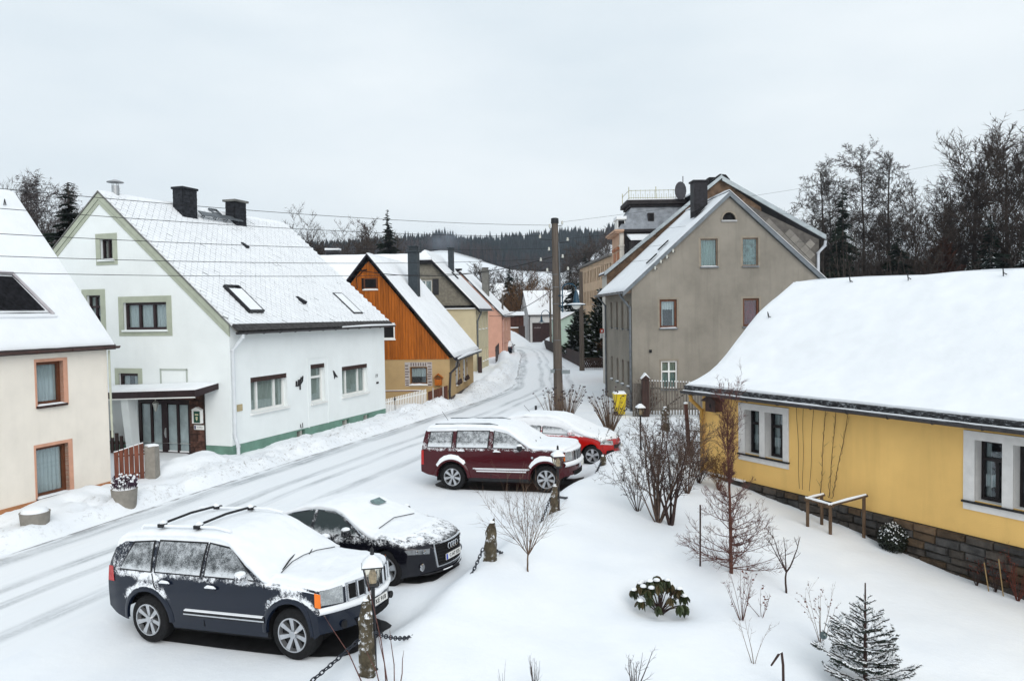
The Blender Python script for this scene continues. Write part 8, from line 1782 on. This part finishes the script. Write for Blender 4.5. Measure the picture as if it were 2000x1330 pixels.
# orange willow thicket and brown hedge
def thicket(name, x, y, z, w, h, n, m, lb, cat, seed, r=.03, spread=.5, d=None, kids=4):
    R_ = random.Random(seed); tw = Twigs(); d = d or w
    for i in range(n):
        a = R_.uniform(0, 2*PI); q = math.sqrt(R_.random()); p = Vector((q*w*.5*math.cos(a)*.6, q*d*.5*math.sin(a)*.6, 0)); dr = Vector((math.cos(a)*spread*q, math.sin(a)*spread*q, 1)).normalized(); L_ = h*R_.uniform(.6, 1.05)*(1-.25*q); n_ = 5; rr = r*R_.uniform(.7, 1.2)
        for k_ in range(n_):
            dr = (dr+rv(R_)*.12).normalized(); p2 = p+dr*L_/n_; tw.seg(p, p2, rr*(1-k_/n_*.8), rr*(1-(k_+1)/n_*.8))
            for j in range(kids):
                if k_ > 0: e = (dr+rv(R_)*.7).normalized(); tw.seg(p2, p2+e*L_*R_.uniform(.08, .22), rr*.5, rr*.2)
            p = p2
    t = thing(name, (x, y, z), lb, cat); o = put('stems', tw.mesh('stems', m), t, Matrix.Translation((x, y, z))); return t
thicket('willow_thicket', 4.5, 128, gz(4.5, 128)-.2, 9.5, 11.0, 260, M_OTW, 'orange brown leafless willow thicket above the barn', 'bush', 2, .05, .55)
thicket('willow_thicket', .5, 133, gz(.5, 133)-.2, 6, 9.0, 120, M_BARK2, 'brown leafless thicket beside the dark spruce', 'bush', 12, .05, .5)
thicket('brown_hedge', 8.6, 67.0, .1, 2.6, 3.0, 200, M_OTW, 'rusty leafless hedge behind the lattice fence', 'bush', 3, .03, .4, 2.0)
thicket('brown_hedge', -27, 98, 0, 26, 11.5, 420, M_BARK2, 'brown scrub below the bare trees beyond the white roof', 'bush', 4, .07, .25, 6)
thicket('hydrangea', 6.2, 36.3, .1, 1.6, 1.7, 50, M_RTWIG, 'withered brown hydrangea stems at the corner of the grey house', 'shrub', 5, .012, .5)
# dark undergrowth on the wooded slopes: too dense to count
def undergrowth(name, x0, x1, y0, y1, n, h0, h1, lb, seed, ms, r=.05):
    R_ = random.Random(seed); tw = Twigs(); z_ = 0
    for i in range(n):
        x, y = R_.uniform(x0, x1), R_.uniform(y0, y1); z = gz(x, y) if i % 3 == 0 else z_;
        z_ = z; p = Vector((x, y, z-.3)); h = R_.uniform(h0, h1); dr = Vector((R_.gauss(0, .12), R_.gauss(0, .12), 1)).normalized(); m_ = 4; rr = r*R_.uniform(.5, 1.5)
        for k_ in range(m_):
            dr = (dr+rv(R_)*.1).normalized(); p2 = p+dr*h/m_; tw.seg(p, p2, rr*(1-k_/m_*.7), rr*(1-(k_+1)/m_*.7))
            for j in range(5): e = (dr*.5+rv(R_)).normalized(); tw.seg(p2, p2+e*h*R_.uniform(.05, .14)*(1-.5*(k_ == m_-1)), rr*.4, rr*.15)
            p = p2
    o = put(name, tw.mesh(name, ms), None, Matrix.Identity(4)); return tag(o, lb, 'undergrowth', None, 'stuff')
undergrowth('woodland_undergrowth', 28, 62, 66, 108, 3600, 4, 9.5, 'dark tangled undergrowth of the wood on the right', 1, M_BARK); undergrowth('woodland_undergrowth', -44, -25, 48, 66, 1500, 5, 11, 'dark tangled undergrowth behind the left houses', 2, M_BARK)
# ---- forest on the far hill: one mass
def forest():
    R_ = random.Random(9); V = []; F = []; Mi = []; n = 0
    def cone(x, y, z, h, w, k=6):
        b = len(V); a0 = R_.uniform(0, 6)
        for (f0, f1, ww) in ((.12, .62, 1.0), (.42, .84, .72), (.68, 1.0, .42)):
            b = len(V)
            for j in range(k): a = a0+2*PI*j/k; q = ww*w*R_.uniform(.75, 1.2); V.append((x+q*math.cos(a), y+q*math.sin(a), z+h*f0*R_.uniform(.92, 1.05)))
            V.append((x, y, z+h*f1)); F.extend([(b+j, b+(j+1) % k, b+k) for j in range(k)]); Mi.extend([0]*k)
    while n < 5200:
        b = R_.uniform(-.5, .36); u = R_.random()**1.25; ed = np.interp(b, HB, HE_D); D = ed+6+u*250; y = D/math.hypot(1, b); x = y*b
        if b > .155 and u < .3 and R_.random() < .6: pass
        z = float(hill(np.array([x]), np.array([y]))[0]); h = R_.uniform(13, 21)*(1.0 if R_.random() > .03 else 1.15); cone(x, y, z-.5, h, h*R_.uniform(.13, .19)); n += 1
    me = bpy.data.meshes.new('hill_forest'); me.from_pydata(V, [], F); me.materials.append(pm('far_spruce', (.020, .030, .034), .95, .35, .05, spec=.0)); o = put('hill_forest', me, None, Matrix.Identity(4)); tag(o, 'dark spruce forest covering the far hill', 'forest', None, 'stuff')
    tw = Twigs()                                   # leafless trees along the forest's lower edge
    for i in range(900):
        b = R_.uniform(-.5, .15); ed = np.interp(b, HB, HE_D); D = ed-14+R_.uniform(0, 26); y = D/math.hypot(1, b); x = y*b; z = float(hill(np.array([x]), np.array([y]))[0]); h = R_.uniform(8, 15); p = Vector((x, y, z-.5)); tw.seg(p, p+Vector((R_.gauss(0, .3), 0, h)), .22, .06)
        for j in range(9): f = R_.uniform(.35, 1); q = p+Vector((0, 0, h*f)); e = Vector((R_.gauss(0, 1), R_.gauss(0, .5), R_.uniform(.4, 1.4))).normalized(); tw.seg(q, q+e*h*R_.uniform(.12, .3), .11, .04)
    o = put('forest_edge', tw.mesh('forest_edge', pm('far_twigs', (.060, .042, .040), .95, .25, .2, spec=0.)), None, Matrix.Identity(4)); tag(o, 'reddish leafless trees along the lower edge of the hill forest', 'forest', None, 'stuff')
forest()
# ================================================================ garden plants
def shrub(name, x, y, lb, stems, h, spread, m, seed, r=.012, P_=None, cat='shrub', zoff=-.03, kids=None, up=.05, wig=.1, hmin=.6):
    R_ = random.Random(seed); tw = Twigs(); z = gz(x, y)+zoff
    P2 = P_ or dict(segs=[7, 4, 3], kids=[kids or 7, 3], bare=[.3, .2], wig=[wig, .16, .2], up=[up, .06, .05], ang=[(34, 12), (38, 14)], len=[.36, .45], shrink=[.35, .2], rad=[.5, .6], taper=.25, rmin=.0025)
    for i in range(stems):
        a = 2*PI*i/stems+R_.uniform(-.4, .4); q = R_.uniform(.3, 1); d = Vector((math.cos(a)*spread*q, math.sin(a)*spread*q, 1)); limb(tw, Vector((math.cos(a)*.05*q*h*.5, math.sin(a)*.05*q*h*.5, 0)), d, h*R_.uniform(hmin, 1.05), r*R_.uniform(.7, 1.2), 0, R_, P2)
    t = thing(name, (x, y, z), lb, cat); put('branches', tw.mesh('branches', m, 4), t, Matrix.Translation((x, y, z))); return t, tw, z
M_SHR = pm('shrub_bark', (.105, .068, .052), .9, .3, 12); M_SHRD = pm('dark_shrub_bark', (.052, .030, .026), .9, .3, 12); M_REDT = pm('reddish_twig', (.12, .050, .042), .85, .25, 12); M_DRYL = pm('dry_leaf', (.13, .035, .022), .85, .35, 14)
def buds(t, tw, z0, x, y, n, m, seed, size=.02, zmin=.3, name='buds', snow=0):
    R_ = random.Random(seed); mb = MB(); idx = [i for i in range(len(tw.b)) if tw.b[i][2] > zmin]
    for i in R_.sample(idx, min(n, len(idx))):
        p = Vector(tw.b[i])+Vector((x, y, z0)); s = size*R_.uniform(.6, 1.3); d = rv(R_)*s; e = d.orthogonal().normalized()*s*.55; mb.add([p-d*.2, p+d*.5+e, p+d*1.3, p+d*.5-e+Vector((0, 0, .2*s))], [(0, 1, 2), (0, 2, 3), (1, 3, 2), (0, 3, 1)])
    o = mb.build(name, m, t); o['kind'] = 'stuff'; return o
BIG = dict(segs=[8, 6, 4, 3], kids=[6, 5, 4], bare=[.25, .2, .15], wig=[.10, .16, .2, .25], up=[.04, .05, .03, .02], ang=[(30, 10), (40, 14), (45, 15)], len=[.5, .48, .45], shrink=[.3, .3, .2], rad=[.55, .55, .6], taper=.3, rmin=.0035)
t, tw, z = shrub('bare_shrub', 3.2, 17.0, 'large many stemmed bare brown shrub left of the yellow house', 15, 2.35, .50, M_SHR, 21, .022, BIG); buds(t, tw, z, 3.2, 17.0, 260, M_SHRD, 1, .026, .8)
t, tw, z = shrub('bare_shrub', 3.45, 16.8, 'thick dark stemmed shrub grown into the large brown one', 5, 1.9, .40, M_SHRD, 22, .034, BIG); 
t, tw, z = shrub('bare_shrub', 2.85, 17.6, 'thin twiggy shrub at the left of the large brown shrub', 9, 1.7, .7, M_SHRD, 23, .011, BIG); buds(t, tw, z, 2.85, 17.6, 120, M_SHRD, 2, .03, .5)
t, tw, z = shrub('bare_shrub', 4.4, 19.4, 'brown shrub behind the large one near the leaning pole', 10, 1.75, .45, M_SHR, 24, .014, BIG)
t, tw, z = shrub('bare_shrub', 5.0, 20.6, 'dark low shrub in the corner of the yellow house', 14, 1.1, .7, M_SHRD, 25, .010, BIG); buds(t, tw, z, 5.0, 20.6, 200, M_SHRD, 3, .03, .2)
t, tw, z = shrub('bare_shrub', 5.35, 19.9, 'rusty low shrub against the stone base of the yellow house', 16, .85, .7, M_OTW, 26, .008, BIG)
t, tw, z = shrub('bare_shrub', 4.9, 22.4, 'thin shrub behind the leaning fence pole', 8, 1.4, .4, M_SHRD, 27, .010, BIG)
# young deciduous conifer
def larch(x, y, h, lb, seed):
    R_ = random.Random(seed); tw = Twigs(); z = gz(x, y)-.05; tr = Twigs(); n = 22; pts = [Vector((0, 0, 0))]
    for i in range(n): pts.append(pts[-1]+Vector((R_.gauss(0, .006)-.004, R_.gauss(0, .006), h/n)))
    for i in range(n): tr.seg(pts[i], pts[i+1], .034*(1-i/n)**.8+.004, .034*(1-(i+1)/n)**.8+.003)
    P2 = dict(segs=[8, 5, 3], kids=[10, 5], bare=[.2, .15], wig=[.06, .12, .2], up=[.085, .10, .06], ang=[(42, 12), (42, 14)], len=[.42, .5], shrink=[.45, .2], rad=[.5, .6], taper=.2, rmin=.0034)
    for i in range(92):
        f = .06+.90*(i/92)**1.15; p = pts[int(f*n)]; a = R_.uniform(0, 2*PI); L_ = (.88*(1-f/.62)**.8+.2 if f < .6 else .36+.5*R_.random())*R_.uniform(.75, 1.1); up = -.12+.95*f if f < .5 else 1.7+R_.random()*2
        limb(tw, p, Vector((math.cos(a), math.sin(a), up)), L_*1.1, .013*(1-.5*f), 0, R_, P2)
    t = thing('young_larch', (x, y, z), lb, 'tree'); put('trunk', tr.mesh('trunk', pm('red_bark', (.115, .045, .030), .85, .3, 10), 8), t, Matrix.Translation((x, y, z))); put('branches', tw.mesh('branches', M_REDT, 3), t, Matrix.Translation((x, y, z))); return t
larch(4.07, 14.32, 3.25, 'young leafless conical tree with red brown branches in the garden', 4)
# stake behind it
mb = MB(); mb.tube([(3.55, 14.6, -.0), (3.56, 14.6, 1.25)], .016, 6); o = mb.build('garden_stake', M_SHRD, loc=(3.55, 14.6, 0)); tag(o, 'thin upright stake left of the young conical tree', 'stake')
# small standard trees
def sapling(x, y, h, trunk, lb, seed, m, n, spread, r, P2, ht=1.0, name='sapling', r0=.018):
    R_ = random.Random(seed); z = gz(x, y)-.04; tr = Twigs(); tw = Twigs(); p = Vector((0, 0, 0))
    for i in range(4): q = p+Vector((R_.gauss(0, .008), R_.gauss(0, .008), trunk/4)); tr.seg(p, q, r0*(1-.06*i), r0*(1-.06*(i+1))); p = q
    for i in range(n):
        a = 2*PI*i/n+R_.uniform(-.3, .3); limb(tw, p-Vector((0, 0, R_.uniform(0, .08)*trunk)), Vector((math.cos(a)*spread, math.sin(a)*spread, R_.uniform(.7, 1.2))), (h-trunk)*R_.uniform(.75, 1.1)*ht, r*R_.uniform(.8, 1.2), 0, R_, P2)
    t = thing(name, (x, y, z), lb, 'tree'); put('trunk', tr.mesh('trunk', m, 8), t, Matrix.Translation((x, y, z))); put('branches', tw.mesh('branches', m, 4), t, Matrix.Translation((x, y, z)))
sapling(4.86, 13.63, 1.18, .42, 'small pruned sapling with few forked branches beside the young conical tree', 3, M_SHRD, 4, .75, .014, dict(segs=[6, 4, 3], kids=[4, 2], bare=[.3, .2], wig=[.13, .15, .2], up=[.14, .1, .05], ang=[(42, 10), (40, 12)], len=[.36, .5], shrink=[.3, .2], rad=[.55, .6], taper=.35, rmin=.003), r0=.02)
sapling(.22, 13.55, 1.5, .36, 'little round headed bare tree with fine pinkish twigs near the pointed post', 5, M_TANTW, 13, .62, .0075, dict(segs=[7, 6, 4], kids=[7, 4], bare=[.12, .1], wig=[.09, .12, .16], up=[.075, .06, .04], ang=[(30, 9), (32, 12)], len=[.62, .5], shrink=[.25, .2], rad=[.6, .6], taper=.2, rmin=.0024), r0=.017)
# rhododendron with hanging leaves
def rhodo(x, y, lb):
    R_ = random.Random(3); z = gz(x, y)-.06; t = thing('rhododendron', (x, y, z), lb, 'shrub'); tw = Twigs(); ends = []
    for i in range(34):
        a = R_.uniform(0, 2*PI); q = math.sqrt(R_.random()); e = Vector((math.cos(a)*q*.50, math.sin(a)*q*.42, .30+.36*(1-q*q)+R_.uniform(-.05, .08))); p = Vector((0, 0, 0)); m_ = 4
        for k_ in range(m_): f = (k_+1)/m_; p2 = Vector((e.x*f**1.2, e.y*f**1.2, e.z*f**.8))+rv(R_)*.012; tw.seg(p, p2, .013*(1-.7*k_/m_), .013*(1-.7*(k_+1)/m_)); p = p2
        ends.append(p)
    put('branches', tw.mesh('branches', M_SHRD, 4), t, Matrix.Translation((x, y, z)))
    mats = [pm('leaf_dark', (.030, .042, .016), .5, .35, 9, rand=.3), pm('leaf_bronze', (.075, .055, .022), .55, .3, 9, rand=.3)]
    lf = MB(); L_, w = .125, .026; pr = [(-.0, 0, 0), (.35, w, -.012), (.7, w*.9, -.012), (1.0, 0, 0)]
    lf.add([(0, 0, 0), (w, .012, -.3*L_), (w*.9, .012, -.65*L_), (0, .0, -L_), (-w*.9, .012, -.65*L_), (-w, .012, -.3*L_), (0, -.008, -.45*L_)], [(0, 1, 6), (1, 2, 6), (2, 3, 6), (3, 4, 6), (4, 5, 6), (5, 0, 6)])
    mes = [lf.mesh('leaf', m) for m in mats]; cnt = 0
    for p in ends:
        n = R_.randint(7, 9)
        for k_ in range(n):
            if cnt > 295: break
            a = 2*PI*k_/n+R_.uniform(-.3, .3); tl = R_.uniform(.12, .75); M_ = Matrix.Translation(Vector((x, y, z))+p) @ Matrix.Rotation(a, 4, 'Z') @ Matrix.Rotation(tl, 4, 'X') @ Matrix.Translation((0, .008, 0)) @ Matrix.Scale(R_.uniform(1.1, 1.75), 4); put('leaf', mes[0 if R_.random() < .62 else 1], t, M_); cnt += 1
    mb = MB()
    for p in ends:
        if R_.random() < .5: q = p+Vector((x, y, z+.0)); mb.lathe(q, [(.02, -.03), (.06, -.01), (.055, .012), (.03, .026), (.004, .03)], 8)
    mb.build('snow_tufts', M_SNOW, t, smooth=True)['kind'] = 'stuff'
rhodo(2.43, 12.84, 'evergreen rhododendron with drooping snowy leaves in a hollow of the snow')
FINE = dict(segs=[8, 5, 3], kids=[4, 2], bare=[.3, .3], wig=[.06, .12, .16], up=[.03, .05, .05], ang=[(32, 10), (36, 12)], len=[.4, .45], shrink=[.4, .2], rad=[.55, .6], taper=.25, rmin=.0022)
t, tw, z = shrub('bare_shrub', 3.69, 12.38, 'thin vase shaped shrub with a few red leaves below the conical tree', 9, 1.05, .62, M_REDT, 31, .007, FINE); buds(t, tw, z, 3.69, 12.38, 34, M_DRYL, 4, .032, .15, 'dry_leaves')
t, tw, z = shrub('bare_shrub', 4.05, 12.5, 'low sprig with hanging red leaves beside the vase shaped shrub', 4, .6, .9, M_REDT, 32, .005, FINE); buds(t, tw, z, 4.05, 12.5, 26, M_DRYL, 5, .03, .08, 'dry_leaves')
t, tw, z = shrub('bare_shrub', 3.46, 11.05, 'small forked sprig standing alone in the snow', 3, .66, .35, M_TANTW, 33, .006, FINE)
t, tw, z = shrub('bare_shrub', 4.75, 11.83, 'thin shrub with a dried brown leaf clump and a glass ball', 6, .85, .34, M_TANTW, 34, .006, FINE); buds(t, tw, z, 4.75, 11.83, 46, M_DRYL, 6, .026, .45, 'dry_leaves')
x, y = 4.75, 11.72; mb = MB(); mb.lathe((x, y, gz(x, y)+.17), [(.002, -.062), (.03, -.054), (.053, -.03), (.062, 0), (.053, .03), (.03, .054), (.002, .062)], 18); o = mb.build('glass_ball', pm('blue_green_glass', (.03, .07, .075), .1, .5, 14, coat=1., spec=.7), loc=(x, y, gz(x, y)+.17), smooth=True); tag(o, 'blue green glass garden ball hanging in the thin shrub', 'ornament')
x, y = 3.66, 10.44; z = gz(x, y); mb = MB(); mb.tube([(x+.02, y, z-.1), (x+.015, y, z+.3), (x-.005, y, z+.48), (x-.05, y-.005, z+.45), (x-.155, y-.01, z+.30)], [.020, .019, .018, .017, .012], 8); t_ = thing('bent_stick', (x, y, z), 'dark bent stick like a hook standing in the snow', 'stick'); mb.build('stick', M_SHRD, t_, smooth=True)
mb = MB(); mb.tube([(x-.0, y, z+.497), (x-.045, y-.005, z+.468)], [.012, .009], 6); mb.build('snow_cap', M_SNOW, t_)
t, tw, z = shrub('bare_shrub', 1.56, 10.1, 'dark twiggy stems at the bottom edge, right of the upright rods', 7, .62, .35, M_SHRD, 36, .010, FINE)
t, tw, z = shrub('rod_clump', .22, 9.92, 'clump of thin upright rods at the bottom edge of the garden', 14, .52, .22, M_SHRD, 37, .0045, dict(FINE, kids=[1, 0]))
t, tw, z = shrub('rod_clump', -.2, 9.85, 'few thin rods left of the upright clump at the bottom edge', 5, .45, .25, M_SHRD, 38, .004, dict(FINE, kids=[0, 0]))
# long canes by the lantern
t_ = thing('rose_canes', (-1.62, 9.5, gz(-1.62, 9.5)), 'long reddish canes rising beside the nearest lantern post', 'shrub'); rr = random.Random(8)
for (a, b) in (((-1.95, 9.55), (-2.42, 9.5, 1.25)), ((-1.62, 9.5), (-1.90, 9.6, 1.72)), ((-1.66, 9.55), (-1.76, 9.6, .95)), ((-1.55, 9.5), (-1.60, 9.55, 1.02)), ((-1.50, 9.5), (-1.42, 9.5, .78)), ((-1.72, 9.5), (-1.9, 9.5, .8))):
    z = gz(*a); mb = MB(); mb.tube([(a[0], a[1], z-.05), (lerp(a[0], b[0], .4)+.02, lerp(a[1], b[1], .4), lerp(z, b[2], .42)), (lerp(a[0], b[0], .75), b[1], lerp(z, b[2], .78)), b], [.008, .007, .005, .002], 5); mb.build('cane', M_REDT, t_, smooth=True)
# box ball
R_ = random.Random(5); x, y = 8.18, 16.45; z = gz(x, y)+.26; mb = MB()
for i in range(2600):
    d = rv(R_); r = .31*(1+.07*nse(d.x*3, d.y*3, d.z*3))*R_.uniform(.86, 1.03); p = Vector((x+d.x*r, y+d.y*r, z+d.z*r*1.08)); a = rv(R_)*.022; b = (d.cross(a)).normalized()*.012; mb.add([p-a, p+b, p+a, p-b], [(0, 1, 2, 3)], 1 if d.z > -.1 and R_.random() < .06+.26*max(0, d.z) else 0)
t_ = thing('box_ball', (x, y, z-.3), 'clipped snow dusted box ball against the stone base', 'shrub'); o = mb.build('foliage', [pm('box_leaf', (.016, .022, .012), .6, .4, 12), M_SNOW], t_); o['kind'] = 'stuff'; mb = MB(); mb.lathe((x, y, z), [(.01, -.28), (.16, -.22), (.25, -.08), (.27, .05), (.2, .19), (.01, .27)], 12); mb.build('core', pm('box_core', (.008, .010, .006), .9, .3), t_)
# ornamental grass clumps with seed heads
def grass_clump(x, y, h, lb, seed, n=90):
    R_ = random.Random(seed); z = gz(x, y)-.05; tw = Twigs(); hd = MB()
    for i in range(n):
        a = R_.uniform(0, 2*PI); q = math.sqrt(R_.random()); d = Vector((math.cos(a)*q*.42, math.sin(a)*q*.42, 1)).normalized(); p = Vector((math.cos(a)*q*.14, math.sin(a)*q*.14, 0)); L_ = h*R_.uniform(.55, 1.05); m_ = 5
        for k_ in range(m_): d = (d+Vector((math.cos(a)*.05*q, math.sin(a)*.05*q, 0))+rv(R_)*.04).normalized(); p2 = p+d*L_/m_; tw.seg(p, p2, .011*(1-k_/m_*.6), .011*(1-(k_+1)/m_*.6)); p = p2
        if R_.random() < .45:
            c = p+Vector((x, y, z))
            for k_ in range(5): e = (d+rv(R_)*.7).normalized()*.09; f = e.orthogonal().normalized()*.022; hd.add([c, c+e*.5+f, c+e, c+e*.5-f], [(0, 1, 2, 3)])
    t = thing('grass_clump', (x, y, z), lb, 'shrub', 'seed head clumps by the road'); put('stalks', tw.mesh('stalks', M_TANTW, 3), t, Matrix.Translation((x, y, z))); hd.build('seed_heads', pm('seed_dark', (.06, .04, .045), .9, .3) if 'seed_dark' not in MAT else MAT['seed_dark'], t)['kind'] = 'stuff'
grass_clump(3.9, 31.0, 1.75, 'withered clump with dark seed heads left of the yellow bin', 1, 120); grass_clump(2.35, 33.8, 1.75, 'withered clump with dark seed heads right behind the wooden pole', 2, 110); grass_clump(1.75, 34.4, 1.4, 'low withered clump with seed heads left of the wooden pole', 3, 40)
# dead perennials along the right part of the wall
for i, (tt, n, h) in enumerate(((6.75, 14, .75), (7.15, 16, .9), (6.4, 9, .55))):
    p = FY.p(tt, -.28, 0); t, tw, z = shrub('dead_perennial', p.x, p.y, ('low dead perennial stalks at the wall near the right edge', 'tall rusty dead perennials at the right picture edge', 'small dead perennial sprigs right of the box ball')[i], n, h, .55, M_SHRD if i != 1 else M_DRYL, 50+i, .007, FINE, zoff=-.02); buds(t, tw, z, p.x, p.y, 70, M_DRYL, 60+i, .024, .3, 'seed_heads')
for (xx, yy, hh, lb) in ((9.05, 14.5, .55, 'bamboo cane leaning among the dead perennials'), (9.2, 14.3, .7, 'second bamboo cane at the right edge among the perennials')):
    z = gz(xx, yy); mb = MB(); mb.tube([(xx, yy, z-.05), (xx-.08, yy+.03, z+hh)], .011, 6); o = mb.build('bamboo_cane', pm('bamboo', (.33, .22, .10), .6, .15) if 'bamboo' not in MAT else MAT['bamboo'], loc=(xx, yy, z)); tag(o, lb, 'cane')
# blue spruce in the foreground
def near_spruce(x, y, h, lb):
    R_ = random.Random(11); z = gz(x, y)-.05; tw = Twigs(); nd = Twigs(); sn = MB(); t = thing('young_spruce', (x, y, z), lb, 'conifer'); tr = Twigs()
    tr.seg((0, 0, 0), (0, 0, h*.5), .035, .022); tr.seg((0, 0, h*.5), (0, 0, h*.86), .022, .011); tr.seg((0, 0, h*.86), (0, 0, h), .012, .009)
    def shoot(p, d, L_, lev):
        m_ = max(3, int(L_/.05)); q = p
        for k_ in range(m_):
            d = (d+Vector((0, 0, .03))+rv(R_)*.03).normalized(); q2 = q+d*L_/m_; tw.seg(q, q2, .006, .005)
            nn = int(L_/m_/.0036)
            for j in range(nn):
                c = q.lerp(q2, R_.random()); a = rv(R_); pr = (a-d*a.dot(d)).normalized(); e = (pr*.85+d*.55).normalized(); nd.seg(c, c+e*R_.uniform(.020, .032), .0030, .0012)
            if R_.random() < .7:
                c = Vector((x, y, z))+q.lerp(q2, .5)+Vector((0, 0, .013)); s = R_.uniform(.6, 1.1); dd = d*(L_/m_*.75); sd = d.cross(Vector((0, 0, 1))).normalized()*.017*s; hgt = Vector((0, 0, .013*s)); sn.add([c-dd, c-sd, c+dd, c+sd, c+hgt-dd*.4, c+hgt+dd*.4], [(0, 1, 4), (1, 5, 4), (1, 2, 5), (2, 3, 5), (3, 4, 5), (3, 0, 4)])
            if lev < 2 and k_ > 0 and k_ < m_:
                for sg in (-1, 1):
                    if R_.random() < .42: sd = d.cross(Vector((0, 0, 1))).normalized()*sg; shoot(q2, (d*.75+sd*.75+Vector((0, 0, R_.uniform(-.05, .15)))).normalized(), L_*(1-k_/m_)*.55+.05, lev+1)
            q = q2
    for i in range(9):
        f = i/8; zz = h*(.12+.70*f); n = 6 if i < 7 else 5; rad = .52*(1-f)**.95+.09
        for k_ in range(n): a = 2*PI*k_/n+i*.7+R_.uniform(-.3, .3); shoot(Vector((0, 0, zz+R_.uniform(-.04, .04))), Vector((math.cos(a), math.sin(a), .12+.5*f)).normalized(), rad*R_.uniform(.6, 1.2), 0 if rad > .34 else 1)
    for j in range(90): f = R_.uniform(.86, 1.0); a = R_.uniform(0, 2*PI); nd.seg((0, 0, h*f), Vector((0, 0, h*f))+Vector((math.cos(a)*.012, math.sin(a)*.012, .014)), .002, .0008)
    M_ = Matrix.Translation((x, y, z)); put('trunk', tr.mesh('trunk', M_SHRD, 7), t, M_); put('twigs', tw.mesh('twigs', M_SHRD, 4), t, M_); o = put('needles', nd.mesh('needles', pm('blue_needles', (.028, .050, .036), .7, .3, 4), 3), t, M_); o['kind'] = 'stuff'; o = sn.build('snow_tufts', M_SNOW, t); o['kind'] = 'stuff'
near_spruce(4.86, 10.55, 1.55, 'young snow dusted blue spruce at the bottom right')
# ================================================================ chimney smoke
def smoke(x, y, z, w, h, d, dens, lb, seed):
    mb = MB(); n, m_ = 14, 8
    for i in range(m_+1):
        th = PI*i/m_
        for j in range(n): a = 2*PI*j/n; mb.v.append((x+w*math.sin(th)*math.cos(a), y+d*math.sin(th)*math.sin(a), z+h*math.cos(th)))
    for i in range(m_):
        for j in range(n): mb.f.append((i*n+j, (i+1)*n+j, (i+1)*n+(j+1) % n, i*n+(j+1) % n)); mb.m.append(0)
    m = bpy.data.materials.new('smoke_vapour'); m.use_nodes = True; nt = m.node_tree
    for n_ in list(nt.nodes): nt.nodes.remove(n_)
    out = nt.nodes.new('ShaderNodeOutputMaterial'); pv = nt.nodes.new('ShaderNodeVolumePrincipled'); pv.inputs['Color'].default_value = (.72, .84, 1, 1)
    t = nt.nodes.new('ShaderNodeTexCoord'); g = nt.nodes.new('ShaderNodeVectorMath'); g.operation = 'LENGTH'; mp_ = nt.nodes.new('ShaderNodeMapping'); mp_.inputs['Scale'].default_value = (1/w, 1/d, 1/h); nt.links.new(t.outputs['Object'], mp_.inputs[0]); nt.links.new(mp_.outputs[0], g.inputs[0])
    f = mapr(nt, g.outputs['Value'], .15, 1.0, 1, 0, True); nn = noisen(nt, .45, 3, .6); k = mathn(nt, 'MULTIPLY', f, mapr(nt, nn, .38, .7)); nt.links.new(mathn(nt, 'MULTIPLY', k, dens), pv.inputs['Density']); nt.links.new(pv.outputs[0], out.inputs['Volume'])
    o = mb.build('chimney_smoke', m, loc=(x, y, z), smooth=True); tag(o, lb, 'smoke', None, 'stuff')
smoke(-5.9, 70.5, 11.7, 2.6, 1.5, 2.0, .28, 'bluish smoke drifting above the shingled house chimney', 1)

# thin winter air between here and the hill
mb = MB(); mb.box(-1400, 1400, -50, 1500, -3, 130); m = bpy.data.materials.new('thin_haze'); m.use_nodes = True; nt = m.node_tree
for n_ in list(nt.nodes): nt.nodes.remove(n_)
out = nt.nodes.new('ShaderNodeOutputMaterial'); pv = nt.nodes.new('ShaderNodeVolumePrincipled'); pv.inputs['Color'].default_value = (.80, .88, 1, 1); pv.inputs['Density'].default_value = .0002; nt.links.new(pv.outputs[0], out.inputs['Volume'])
tag(mb.build('haze', m), 'thin bluish winter haze over the valley', 'haze', None, 'stuff')
